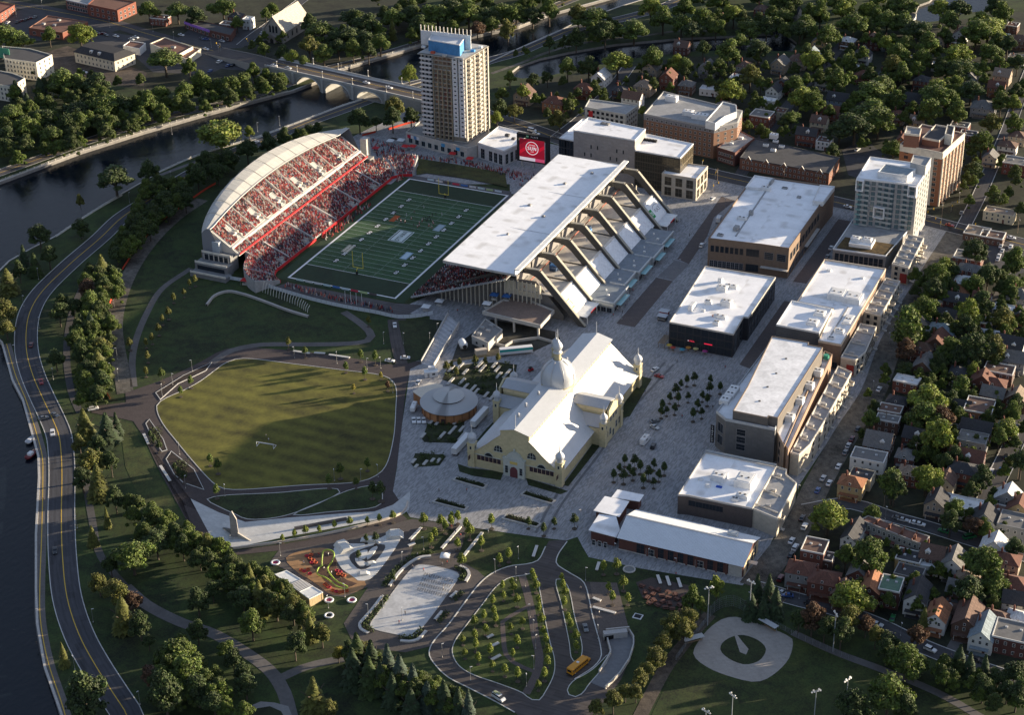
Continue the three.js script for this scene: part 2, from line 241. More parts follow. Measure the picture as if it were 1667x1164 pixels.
// ring road round the great lawn
const RINGC = mat([.062, .048, .046], 'brickpave');
sheet('lawn_road', '150,662 206,655 205,640 222,634 262,620 300,603 330,588 352,575 370,568 400,565 480,571 560,581 640,594 664,590 700,586 668,601 660,640 655,690 650,730 644,775 640,800 652,818 625,838 560,842 480,852 400,868 392,850 340,838 300,822 322,878 345,886 380,897 460,886 560,868 655,838 664,846 560,880 460,896 380,904 340,893 316,868 262,770 235,712 218,686 200,682 150,672', RINGC, .08);
const LAWNP = spline(pts('257,668 258,658 272,648 300,636 327,621 350,604 367,592 382,586 398,584 478,593 550,602 623,612 637,619 644,630 644,666 640,715 628,758 617,771 591,783 490,790 377,797 358,793 346,784 319,755 290,720 266,689'), 4, true);
S('great_lawn', cap(LAWNP, .11), LAWN); S('kerb', ring(LAWNP, -.35, .05, .2), KERB);
for (const s of ['339,813 359,808 450,803 546,796 554,800 545,807 462,840 404,845 382,836 360,826', '480,838 530,815 578,796 617,791 621,798 620,820 609,826 540,833']) { const p = spline(pts(s), 3, true); S('grass_island', cap(p, .11), mat([.045, .062, .02], 'grass')); S('kerb', ring(p, -.35, .05, .2), KERB); }
sheet('monument_paving', '311,812 356,834 400,850 470,843 560,836 610,833 640,822 668,800 666,830 655,838 560,857 457,876 410,886 380,891 360,886 343,872', mat([.5, .5, .49], 'panel'), .1);
sheet('slope_lawn', '195,684 214,690 260,772 312,870 330,890 250,860 205,760', mat([.06, .074, .02], 'grass'), .05);
// paths on the hillside behind the lawn
road('gravel_path', '205,640 200,610 192,570 188,530 195,490 215,440 250,390 290,352 330,325', 7.5, mat([.16, .15, .14], 'dirt'), .07);
road('gravel_path', '219,630 216,590 222,555 240,510 265,470 312,437', 3.2, PATH, .07);
road('footpath', '345,592 375,572 420,562 500,561 560,560 596,556 605,547 597,535 578,520 560,508', 4, PATH, .1);
road('footpath', '131,672 118,640 110,590 112,540 125,490 150,440', 3.2, mat([.07, .065, .065], 'blotch'), .07);
road('park_path', '205,955 240,985 300,1015 345,1030 400,1062 440,1092 462,1125 475,1170', 5, PATH, .07);
road('park_path', '140,780 150,840 165,905 205,955', 3, mat([.08, .075, .07], 'blotch'), .07);
road('park_path', '455,1105 500,1085 560,1072', 4, PATH, .075);
sheet('garden_paving', '400,1164 402,1152 425,1142 448,1144 470,1150 480,1175 400,1190', CONCD, .08);
sheet('garden_bed', '408,1168 415,1154 440,1150 458,1158 466,1172 430,1180', SHRUBBED, .12);
road('access_road', '646,520 652,560 660,592', 9, ASPHB, .1);
// the brown walk and the loop of the car park
sheet('court_paving', '672,845 760,858 755,880 748,902 790,940 782,952 735,1015 702,1052 660,1062 610,1056 572,1040 560,1015 580,985 600,955 562,972 520,968 470,930 440,915 455,895 520,872 600,858 650,850', mat([.085, .072, .066], 'brickpave'), .055);
sheet('grass_bed', '684,856 750,864 718,900 668,905', mat([.06, .075, .022], 'grass'), .09);
sheet('grass_bed', '772,862 866,880 845,908 800,920 776,928 742,908', mat([.06, .075, .022], 'grass'), .09);
const LOOPO = pts('894,880 875,913 860,918 830,922 804,932 784,947 730,1017 703,1049 699,1066 709,1083 730,1103 763,1120 806,1142 838,1160 862,1180 950,1180 985,1140 1010,1108 1030,1062 1034,1042 1026,1028 988,1032 984,1026 1023,1023 1004,949 953,947 947,945 924,931 906,918 908,904 923,880');
S('loop_road', cap(LOOPO, .085), ASPHB); S('kerb', ring(spline(pts('891,887 875,913 860,918 830,922 804,932 784,947 730,1017 703,1049 699,1066 709,1083 730,1103 763,1120 806,1142 838,1160'), 3), .01, .04, .05), KERB);
{ const k = (s, closed) => { const p = spline(pts(s), 2.5, closed); S('kerb', closed ? ring(p, -.3, .05, .22) : M([ribbon(p, -.2, .2, .22), walls(offset(p, .2), .05, .22, false), walls(offset(p, -.2).reverse(), .05, .22, false)]), mat([.5, .49, .46], 'fine')); return p; };
  k('888,890 875,913 860,918 830,922 804,932 784,947 730,1017 703,1049 699,1066 709,1083 730,1103 763,1120 806,1142 838,1160'); k('923,882 908,904 906,918 924,931 947,945 953,954 965,1005 978,1056 978,1070 967,1085 935,1106');
  const isl = ['855,937 866,934 873,940 877,956 885,1000 894,1043 902,1074 901,1097 889,1123 876,1140 864,1138 851,1128 810,1112 770,1098 748,1084 737,1062 741,1045 760,1018 784,987 810,954 830,941', '906,944 911,942 916,945 924,956 935,1005 947,1054 944,1072 938,1078 932,1074 927,1045 915,987', '924,1124 930,1113 938,1106 952,1099 968,1088 982,1074 992,1064 987,1078 972,1098 958,1114 948,1128 938,1134 928,1132'];
  for (const s of isl) { const p = k(s, true); S('planted_island', cap(p, .14), mat([.06, .082, .02], 'grass')); }
  road('island_path', '850,938 858,965 866,1000 872,1040 878,1068 876,1090 866,1112 856,1130', 3, BRICKROAD, .17); road('island_path', '864,985 835,1001 818,1013 819,1028 826,1070 846,1084 871,1094', 1.8, BRICKROAD, .165);
}
sheet('bench_apron', '960,948 1004,949 1023,1022 984,1026 978,1052', mat([.11, .09, .08], 'brickpave'), .11);
// the ball diamond
sheet('ball_field', '1110,1060 1190,985 1300,1030 1420,1085 1520,1130 1640,1200 1500,1300 1000,1300 1060,1164', mat([.05, .066, .016], 'grass'), .04);
const INF = spline(pts('1185,1005 1195,1004 1220,1010 1245,1019 1289,1040 1290,1050 1283,1073 1264,1094 1241,1108 1225,1110 1197,1104 1158,1090 1133,1073 1128,1063 1133,1050 1152,1025 1173,1009'), 3, true);
S('infield', cap(INF, .07), mat([.3, .27, .24], 'fine'));
const ING = spline(pts('1210,1034 1233,1042 1246,1055 1243,1067 1233,1077 1214,1082 1200,1079 1187,1073 1174,1062 1172,1055 1176,1046 1193,1036'), 2, true);
S('infield_grass', cap(ING, .1), mat([.04, .05, .016], 'grass'));
sheet('pitching_strip', '1195,1034 1199,1033 1208,1045 1218,1057 1214,1066 1204,1062 1199,1047', mat([.3, .27, .24], 'fine'), .13);
road('gravel_path', '1035,1180 1060,1130 1085,1085 1120,1040 1155,1000', 5, mat([.12, .1, .085], 'dirt'), .06);
road('footpath', '1290,1030 1360,1062 1440,1092 1530,1130 1600,1170', 3.5, PATH, .07);
// grassy end of the stadium, berm with the curved walk
sheet('grass_bank', '680,259 732,267 822,283 826,306 760,292 695,283 678,286', mat([.085, .085, .028], 'grass'), .5);
// ---------------------------------------------------------------- building kit
const wgCache = new Map();
function windowGeo(w, h, nx, ny, fr = .1, deep = .09) { // frame (first material) and panes (second); origin at the sill's middle, facing +z
  const k = [w, h, nx, ny, fr, deep].join(); if (wgCache.has(k)) return wgCache.get(k);
  const f = [B(w, fr, deep, 0, 0, 0), B(w, fr, deep, 0, h - fr, 0), B(fr, h - 2 * fr, deep, -w / 2 + fr / 2, fr, 0), B(fr, h - 2 * fr, deep, w / 2 - fr / 2, fr, 0)];
  for (let i = 1; i < nx; i++) f.push(B(fr * .7, h - 2 * fr, deep * .8, -w / 2 + i * w / nx, fr, 0));
  for (let i = 1; i < ny; i++) f.push(B(w - 2 * fr, fr * .7, deep * .7, 0, i * h / ny, 0));
  const g = mergeGeometries([M(f), norm(B(w - fr, h - fr, deep * .3, 0, fr / 2, 0))], true); wgCache.set(k, g); return g;
}
const FRW = mat([.62, .61, .58]), FRD = mat([.05, .05, .055]), FRG = mat([.3, .3, .3]);
// places windows on the wall that runs from a to b (world points, seen from outside), local origin c
function windowsOn(t, a, b, c, o) {
  const L = Math.hypot(b[0] - a[0], b[1] - a[1]), ux = (b[0] - a[0]) / L, uz = (b[1] - a[1]) / L, m0 = o.m0 ?? o.m ?? 1, m1 = o.m1 ?? o.m ?? 1, nx = uz, nz = -ux, s = o.out ?? 1;
  const ry = Math.atan2(nx * s, nz * s), cols = o.cols ?? Math.max(1, Math.floor((L - m0 - m1) / (o.every ?? 3))), g = windowGeo(o.w ?? 1.2, o.h ?? 1.6, o.nx ?? 2, o.ny ?? 1, o.fr, o.deep);
  const made = [];
  for (let r = 0; r < (o.rows ?? 1); r++) for (let i = 0; i < cols; i++) {
    if (o.skip && o.skip(i, r)) continue;
    const d = m0 + (L - m0 - m1) * (i + .5) / cols, m = P(t, o.name ?? 'window', g, [o.frame ?? FRW, o.glass ?? GLASS], a[0] + ux * d - c.x + nx * s * .04, (o.y ?? 1) + r * (o.dy ?? 3), a[1] + uz * d - c.z + nz * s * .04, ry); made.push(m);
  }
  return made;
}
const shift = (p, c) => p.map(q => [q[0] - c.x, q[1] - c.z]);
// a flat-roofed block from its roof outline in the photograph. Walls in the order of the outline points.
function block(name, label, cat, outline, H, o = {}) {
  let w = typeof outline === 'string' ? pts(outline, H) : outline;
  const cx = w.reduce((s, q) => s + q[0], 0) / w.length, cz = w.reduce((s, q) => s + q[1], 0) / w.length, c = V(cx, 0, cz);
  const t = o.into ?? T(name, label, cat, cx, o.base ?? 0, cz, 0, o.group); if (o.into) { c.copy(o.into.position); }
  const y0 = (o.y0 ?? 0), l = shift(w, c), par = o.par ?? .7;
  P(t, o.wallName ?? 'wall', walls(l, y0, H), o.wall ?? GREY);
  P(t, o.roofName ?? 'roof', cap(l, H - .02), o.roof ?? ROOFG);
  if (par) P(t, 'parapet', ring(inset(l, -.06), .42, H - .25, H + par), o.parMat ?? o.wall ?? GREY);
  t.userData.w = undefined; delete t.userData.w;
  const q = area2(w) > 0 ? w : w; // outline order kept; which side is outside follows from its turn
  for (const k of o.win ?? []) { const i = k.e, a = q[i], b = q[(i + 1) % q.length]; windowsOn(t, a, b, c, { ...k, out: area2(w) > 0 ? 1 : -1 }); }
  for (const k of o.bands ?? []) { const a = q[k.e], b = q[(k.e + 1) % q.length], L = Math.hypot(b[0] - a[0], b[1] - a[1]), s = area2(w) > 0 ? 1 : -1, ux = (b[0] - a[0]) / L, uz = (b[1] - a[1]) / L, m = (k.at0 ?? 0) * L, n = (k.at1 ?? 1) * L, d = (m + n) / 2; P(t, k.name ?? 'band', B(n - m, k.h, k.d ?? .3), k.mat, a[0] + ux * d - c.x + uz * s * ((k.d ?? .3) / 2 - .02), k.y, a[1] + uz * d - c.z - ux * s * ((k.d ?? .3) / 2 - .02), Math.atan2(uz * s, -ux * s)); }
  return { t, w, c, H };
}
function roofUnit(t, c, px, py, H, w, h, d, m = WHITE, name = 'roof_unit') { const p = G(px, py, H); const u = P(t, name, M([B(w, h, d), B(w * .8, .12, d * .8, 0, h, 0)]), m, p.x - c.x, H, p.z - c.z); if (w > 2.4) { P(u, 'fan_grille', new THREE.CylinderGeometry(.5, .5, .2, 12), DGREY, w * .2, h + .2, 0); P(u, 'fan_grille', new THREE.CylinderGeometry(.5, .5, .2, 12), DGREY, -w * .2, h + .2, 0); } return u; }
// a house: gable, hip or flat, standing at the place under roof point px,py
const HC = { red: [.16, .062, .046], brn: [.12, .07, .052], org: [.26, .12, .065], wht: [.62, .62, .6], gry: [.26, .26, .26], cre: [.5, .44, .32], yel: [.42, .31, .16], blu: [.22, .28, .34], tan: [.34, .27, .2], drd: [.1, .042, .036] };
const RC = { dk: [.05, .05, .055], gr: [.16, .155, .15], br: [.14, .085, .065], rd: [.15, .065, .045], or: [.3, .13, .065], wh: [.6, .6, .6], gn: [.1, .17, .12], bl: [.22, .27, .3], tn: [.26, .2, .15] };
const HNAME = { red: 'red brick', brn: 'brown brick', org: 'orange brick', wht: 'white', gry: 'grey', cre: 'cream', yel: 'yellow brick', blu: 'pale blue', tan: 'tan', drd: 'dark red brick' };
const RNAME = { dk: 'dark', gr: 'grey', br: 'brown', rd: 'rusty red', or: 'orange', wh: 'white', gn: 'green', bl: 'pale blue-grey', tn: 'tan' };
function house(px, py, w, d, H, kind, wc, rc, label, ry = 0, o = {}) {
  const rise = kind === 'flat' ? 0 : kind === 'hip' ? Math.min(w, d) * .3 : (kind === 'gx' ? d : w) * .42, p = G(px, py, H + rise * .5);
  const brick = ['red', 'brn', 'org', 'yel', 'drd'].includes(wc), wm = mat(HC[wc], brick ? 'brick' : 'siding'), rm = mat(RC[rc], kind === 'flat' ? 'blotch' : 'shingle');
  const t = T('house', label, 'house', p.x, 0, p.z, ry, o.group), x = w / 2, z = d / 2;
  const q = [[-x, -z], [x, -z], [x, z], [-x, z]];
  const gs = [walls(q, 0, H)];
  if (kind === 'flat') {
    P(t, 'roof', cap(q, H - .02), rm); P(t, 'parapet', ring(inset(q, -.05), .35, H - .2, H + .45), o.par ?? (brick ? FRW : wm));
  } else if (kind === 'hip') {
    const e = .35, r = Math.max(0, Math.abs(x - z)), A = [-x - e, H - .15, -z - e], Bq = [x + e, H - .15, -z - e], C = [x + e, H - .15, z + e], D = [-x - e, H - .15, z + e], R1 = x > z ? [-r, H + rise, 0] : [0, H + rise, -r], R2 = x > z ? [r, H + rise, 0] : [0, H + rise, r];
    const tri = (...k) => k.flat(), pos = x > z ? [...tri(A, R1, R2), ...tri(A, R2, Bq), ...tri(Bq, R2, C), ...tri(C, R2, R1), ...tri(C, R1, D), ...tri(D, R1, A)] : [...tri(A, R1, Bq), ...tri(Bq, R1, R2), ...tri(Bq, R2, C), ...tri(C, R2, D), ...tri(D, R2, R1), ...tri(D, R1, A)];
    const uv = []; for (let i = 0; i < pos.length; i += 3) uv.push(pos[i], pos[i + 2] + pos[i + 1]);
    P(t, 'roof', M([fromTris(pos, uv), cap(inset(q, -e), H - .16)]), rm);
  } else {
    const gx = kind === 'gx', hx = gx ? z : x, lz = gx ? x : z, e = .4, k = rise / hx, th = .16;
    const pr = [[-hx - e, H - k * e], [0, H + rise], [hx + e, H - k * e], [hx + e, H - k * e + th], [0, H + rise + th], [-hx - e, H - k * e + th]];
    const r = extrudeZ(pr, -lz - e, lz + e), tri = extrudeZ([[-hx, H - .01], [hx, H - .01], [0, H + rise - .01]], -lz, lz);
    { const n = r.attributes.normal, pp = r.attributes.position, uu = r.attributes.uv; for (let i = 0; i < pp.count; i++) uu.setXY(i, pp.getZ(i), Math.hypot(pp.getX(i), pp.getY(i) - H) * Math.sign(pp.getX(i) || 1)); }
    if (gx) { r.rotateY(Math.PI / 2); tri.rotateY(Math.PI / 2); }
    gs.push(tri); P(t, 'roof', norm(r), rm);
  }
  P(t, 'wall', M(gs), wm);
  const c = V(0, 0, 0), n = Math.max(2, Math.round(w / 3)), fr = FRW, st = H > 4.6 ? 2 : 1;
  for (const [a, b, k] of [[q[3], q[2], Math.max(2, Math.round(w / 3.2))], [q[2], q[1], Math.max(2, Math.round(d / 3.6))], [q[0], q[3], Math.max(2, Math.round(d / 3.6))]]) windowsOn(t, a, b, c, { cols: k, rows: st, w: 1.05, h: 1.45, y: 1, dy: H / st, m: .6, nx: 1, ny: 2, frame: fr, out: -1 });
  if (kind !== 'flat') { if (kind !== 'gx') windowsOn(t, [-1, z], [1, z], c, { cols: 1, w: .9, h: 1.1, y: H + .3, m: 0, nx: 1, frame: fr, out: -1 }); }
  P(t, 'door', M([B(1, 2.1, .12), B(1.3, .1, .16, 0, 2.1, 0)]), mat([.12, .05, .04]), w * .18, 0, z + .03);
  const v = Math.round(px * 7 + py * 3) % 4; // no two of a street alike: rear annexes, dormers, skylights
  if (d > 7 && w > 7) { const aw = w * (.4 + v * .08), ah = Math.max(2.4, H * (.5 + v * .06)), an = P(t, 'annexe', B(aw, ah, 3.4), wm, (v - 1.5) * w * .1, 0, -z - 1.7); P(an, 'annexe_roof', B(aw + .4, .2, 3.8), v % 2 ? rm : mat(RC.gr, 'blotch'), 0, ah, 0); }
  if (kind === 'gx' && v !== 1) { const dm = P(t, 'dormer', M([B(1.7, 1.5, 2.2), extrudeZ([[-1.1, 1.5], [1.1, 1.5], [0, 2.3]], -1.2, 1.2)]), FRW, (v - 1.5) * w * .12, H + .5, z * .5); P(dm, 'dormer_window', windowGeo(1.1, 1, 2, 1), [FRW, GLASS], 0, .3, 1.12); }
  if (kind === 'flat') for (const k of [-1, 1]) P(t, 'skylight', M([B(1, .35, 1), B(.8, .1, .8, 0, .35, 0)]), mat([.45, .46, .47]), k * w * .2, H - .02, v * .4 - d * .15);
  if (v === 2 && kind !== 'flat' && label.length < 60) { const sx = x + 2.2, s = T('garden_shed', `small garden shed beside the ${label}`, 'shed', p.x - sx * .8, 0, p.z - z - 3.5, ry); P(s, 'wall', B(2.4, 2, 2), mat(HC.tan, 'siding')); P(s, 'roof', norm(extrudeZ([[-1.5, 1.9], [1.5, 1.9], [0, 2.8]], -1.2, 1.2)), mat(RC.gr, 'shingle')); P(s, 'door', B(.8, 1.7, .08), mat([.1, .07, .05]), 0, 0, 1.02); }
  if (o.chimney !== 0) { const ch = P(t, 'chimney', B(.7, 1.6 + rise * .5, .7), mat(HC.red, 'brick'), -x * .55, H + rise * .3, -z * .3); P(ch, 'chimney_pot', new THREE.CylinderGeometry(.15, .18, .5, 8), mat([.3, .14, .1]), 0, 1.85 + rise * .5, 0); }
  if (o.porch !== 0) { const pc = P(t, 'porch', M([B(w * .8, .16, 2, 0, 2.6, 0), B(w * .78, .35, 1.9, 0, 0, 0)]), o.porch === 'white' ? FRW : rm, 0, 0, z + 1); for (const s of [-1, 1]) P(pc, 'post', B(.16, 2.25, .16), FRW, s * w * .34, .35, .75); }
  return t;
}
// ---------------------------------------------------------------- finding words for where a thing stands
const LM = rows(`the_church 480,40
the_purple_shop_sign 322,47
the_dark_roofed_cream_house 170,95
the_scaffolded_block 50,95
the_rusty_flat_roof 95,42
the_pale_flat_roofed_garage 268,82
the_stone_bridge 540,140
the_first_bridge_arch 455,128
the_apartment_tower 738,150
the_tower_podium 720,240
the_scoreboard 870,250
the_office_block 1030,250
the_mural_block 995,185
the_big_brick_apartments 1125,190
the_brick_terrace 1285,262
the_grey_condominium 1452,320
the_brick_tower 1515,260
the_sedum_roof 1410,395
the_LOCAL_sign 1140,555
the_cinema 1260,640
the_square_brick_block 1180,785
the_brick_hall 1110,880
the_silver_dome 908,600
the_hall_portal 838,770
the_round_pavilion 731,652
the_teal_trailer 840,571
the_event_deck 850,515
the_curved_grandstand_roof 420,270
the_grandstand_end_terrace 355,430
the_rib_sculpture 465,490
the_soccer_goal 434,722
the_monument 384,850
the_playground 530,930
the_skate_park 605,905
the_splash_court 675,980
the_white_roofed_shelter 487,950
the_school_bus 942,1087
the_car_ramp 1010,1070
the_ball_diamond 1210,1056
the_pale_boat 52,720
the_parkway_bend 45,540
the_parkway_fork 70,960
the_long_grey_terrace_of_houses 1455,870
the_green_roofed_house 1450,950
the_orange_gabled_house 1527,991
the_pale_blue-grey_roofed_house 1602,1017
the_white_house_with_the_long_dark_roof 1390,860
the_grey_roofed_house_with_white_gable 1506,587
the_white_orange_modern_house 1414,741
the_white_tarpaulin_roof 1576,453
the_red-edged_flat_roof 1576,416
the_white-edged_flat_roof 1583,712
the_flat_brick_house 1594,660
the_white_gabled_house 1563,50
the_inlet_cascade 1272,58
the_pond 1520,20
the_parking_loop_island 830,1040
the_garden_circle 435,1160
the_gravel_path_junction 215,640
the_canal_narrows 900,90`).map(([n, p]) => { const [x, y] = p.split(',').map(Number); return { n: n.replace(/_/g, ' '), x, y }; });
const DIRS = ['to the right of', 'below and right of', 'below', 'below and left of', 'to the left of', 'above and left of', 'above', 'above and right of'];
function where(px, py) { // candidate phrases, best first
  const s = LM.map(l => ({ l, d: Math.hypot(l.x - px, l.y - py) })).sort((a, b) => a.d - b.d).slice(0, 4), out = [];
  const dir = q => DIRS[((Math.round(Math.atan2(py - q.l.y, px - q.l.x) / (Math.PI / 4)) % 8) + 8) % 8];
  const one = s.map(q => q.d < 14 ? `right beside ${q.l.n}` : `${dir(q)} ${q.l.n}`);
  out.push(one[0]); out.push(`${q2(s[0])} ${one[0]}`); out.push(`between ${s[0].l.n} and ${s[1].l.n}`); out.push(one[1]); out.push(`between ${s[0].l.n} and ${s[2].l.n}`); out.push(one[2]); out.push(`between ${s[1].l.n} and ${s[2].l.n}`);
  return { out, near: s[0].l.n };
  function q2(q) { return q.d < 40 ? 'close' : q.d < 90 ? 'a little way' : 'well away'; }
}
function placed(kind, px, py) { // a label of its own where words allow it; else shared with a group
  const w = where(px, py); for (const o of w.out) { const l = `${kind} ${o}`; if (!labels.has(l) && l.split(/\s+/).length <= 16) return { label: l }; }
  return { label: `${kind} near ${w.near}`, group: `${kind.split(' ').slice(-1)[0]}s near ${w.near}` };
}
// ---------------------------------------------------------------- the big blocks of the park
{ // tower under construction
  const pod = block('apartment_tower', 'tall apartment tower under construction with blue penthouse and white panelled strip', 'tower', '661,217 700,187 795,210 799,226 777,239 760,243', 6.5, { wall: CONC, roof: CONCD, roofName: 'podium_roof', wallName: 'podium_wall', par: .9 });
  const t = pod.t, c = pod.c, H = 58, A = pts('680.6,85.7', H)[0], Bp = pts('757,96', H)[0], C = pts('794.5,74', H)[0], D = [A[0] + C[0] - Bp[0], A[1] + C[1] - Bp[1]];
  const out = [A, Bp, C, D], l = shift(out, c);
  P(t, 'wall', walls(inset(l, .9), 6.5, H - .5), mat([.2, .18, .15], 'fine')); P(t, 'roof', cap(inset(l, .2), H), CONC);
  const fl = 19, dy = (H - 7.5) / fl, slabs = [];
  for (let i = 0; i <= fl; i++) P(t, 'floor_slab', slab(inset(l, i === fl ? -.3 : .25), 6.7 + i * dy, 7 + i * dy), i % 4 ? mat([.36, .34, .3], 'fine') : mat([.42, .4, .37], 'fine'));
  const s = area2(out) > 0 ? 1 : -1, lerp = (a, b, k) => [a[0] + (b[0] - a[0]) * k, a[1] + (b[1] - a[1]) * k], Wo = s;
  const inn = inset(out, .9), face = (i) => { const ii = area2(out) > 0 ? i : i; return [out[ii], out[(ii + 1) % 4]]; };
  const push = (a, b, d) => { const L = Math.hypot(b[0] - a[0], b[1] - a[1]), nx = (b[1] - a[1]) / L * s, nz = -(b[0] - a[0]) / L * s; return [[a[0] - nx * d, a[1] - nz * d], [b[0] - nx * d, b[1] - nz * d]]; };
  // long face towards the field: white balcony bay, open frame, white panelled strip
  const [f0, f1] = push(...face(0), .9), opt = { rows: fl, dy, y: 7.3, h: dy - .75, out: s, m: .1 };
  windowsOn(t, lerp(f0, f1, .04), lerp(f0, f1, .3), c, { ...opt, cols: 3, w: 2, nx: 1, frame: WHITE2, fr: .22, deep: .3 });
  windowsOn(t, lerp(f0, f1, .32), lerp(f0, f1, .69), c, { ...opt, cols: 4, w: 1.8, nx: 2, frame: mat([.24, .19, .12]), fr: .2, deep: .2 });
  windowsOn(t, lerp(f0, f1, .7), lerp(f0, f1, .98), c, { ...opt, rows: 18, y: 7.3 + dy, cols: 2, w: 3, nx: 1, fr: .75, deep: 1.9, h: dy - .15, frame: WHITE2 });
  const [r0, r1] = push(...face(1), .9);
  windowsOn(t, lerp(r0, r1, .03), lerp(r0, r1, .97), c, { ...opt, cols: 5, w: 1.9, nx: 2, frame: mat([.5, .46, .39]), fr: .25, deep: .5 });
  for (let k = 0; k <= 5; k++) { const a = lerp(...face(1), .02 + k * .192); P(t, 'pier', B(.5, H - 8, .9, 0, 7, 0, Math.atan2(r1[0] - r0[0], r1[1] - r0[1])), mat([.5, .46, .4], 'fine'), a[0] - c.x, 0, a[1] - c.z); }
  for (const k of [.31, .41, .5, .6, .69]) { const a = lerp(...face(0), k); P(t, 'pier', B(.5, H - 8, .7), mat([.3, .25, .17], 'fine'), a[0] - c.x, 0, a[1] - c.z); }
  for (let i = 1; i < fl; i += 1) { const a = lerp(...face(0), .17); P(t, 'balcony', M([B(7, .18, 1.5, 0, 0, 0), B(7, 1, .06, 0, .18, .72)]), mat([.6, .6, .6]), a[0] - c.x, 7 + i * dy - .1, a[1] - c.z + .3); }
  for (let i = 1; i < fl; i += 1) for (const k of [.2, .6]) { const a = lerp(...face(1), k); P(t, 'balcony', M([B(1.5, .18, 3.2, 0, 0, 0), B(.06, 1, 3.2, .72, .18, 0)]), mat([.48, .45, .39]), a[0] - c.x + .3, 7 + i * dy - .1, a[1] - c.z); }
  const ph = pts('698,83 749,92 760,76 707,69', H); P(t, 'penthouse', slab(shift(ph, c), H, H + 6.3), mat([.07, .23, .46], 'blotch')); P(t, 'penthouse_roof', ring(shift(ph, c), .5, H + 6.3, H + 6.9), WHITE); P(t, 'penthouse_band', slab(shift(inset(ph, .6), c), H + 6.31, H + 6.5), mat([.6, .62, .65]));
  const w0 = G(686, 72, H), w1 = G(767, 81, H), mid = w0.clone().add(w1).multiplyScalar(.5), L = w0.distanceTo(w1), ang = Math.atan2(-(w1.z - w0.z), w1.x - w0.x);
  P(t, 'wind_screen', B(L, 8.5, .5), WHITE, mid.x - c.x, H, mid.z - c.z, ang);
  for (let i = 0; i < 14; i++) { const q = w0.clone().lerp(w1, i / 13); P(t, 'column', B(.5, 3.4, .5), CONC, q.x - c.x, H + 8.4, q.z - c.z); }
  for (const [px, py, m] of [[690, 78, WHITE], [724, 92, CONC], [770, 84, mat([.08, .3, .6])], [782, 78, WHITE], [705, 87, mat([.5, .1, .05])]]) { const p = G(px, py, H); P(t, 'pallet', new RoundedBoxGeometry(2.4, 1.2, 1.8, 1, .1), m, p.x - c.x, H + .6, p.z - c.z); }
  const pa = pts('661,217', 6.5)[0], pb = pts('760,243', 6.5)[0], sg = area2(pod.w) > 0 ? -1 : 1;
  windowsOn(t, pa, pb, c, { rows: 1, y: 1.2, cols: 9, w: 2.6, h: 3, nx: 2, out: sg, frame: mat([.2, .3, .34]) });
  for (const [k, col] of [[.06, [.5, .02, .05]], [.11, [.7, .7, .72]], [.155, [.1, .25, .5]], [.2, [.7, .7, .72]], [.62, [.08, .3, .55]], [.86, [.05, .3, .6]]]) { const a = [pb[0] * k + pa[0] * (1 - k), pb[1] * k + pa[1] * (1 - k)]; P(t, 'hoarding_panel', B(2.6, 2, .12), mat(col), a[0] - c.x - .1, 4.2, a[1] - c.z + .3, Math.atan2(-(pb[1] - pa[1]), pb[0] - pa[0])); }
}
{ // white-roofed pavilion by the scoreboard
  const b = block('retail_pavilion', 'low white roofed pavilion with glass corner beside the scoreboard', 'building', '812,206.6 860.7,218 845.6,235 820,247 793.5,238.5 778,233.4', 9, { wall: mat([.5, .5, .5], 'panel'), roof: ROOFW, parMat: WHITE, par: .6, win: [{ e: 4, cols: 1, w: 3, h: 6, y: .6, nx: 2, ny: 3, m: .3, frame: FRG }, { e: 3, cols: 3, w: 2.6, h: 6, y: .6, nx: 2, ny: 3, m: .5, frame: FRG }, { e: 2, cols: 3, w: 2.4, h: 6, y: .6, nx: 2, ny: 3, m: .5, frame: FRG }] });
  roofUnit(b.t, b.c, 826, 222, 9, 2.5, 1.3, 2, DGREY); roofUnit(b.t, b.c, 836, 227, 9, 2, 1, 2, DGREY);
}
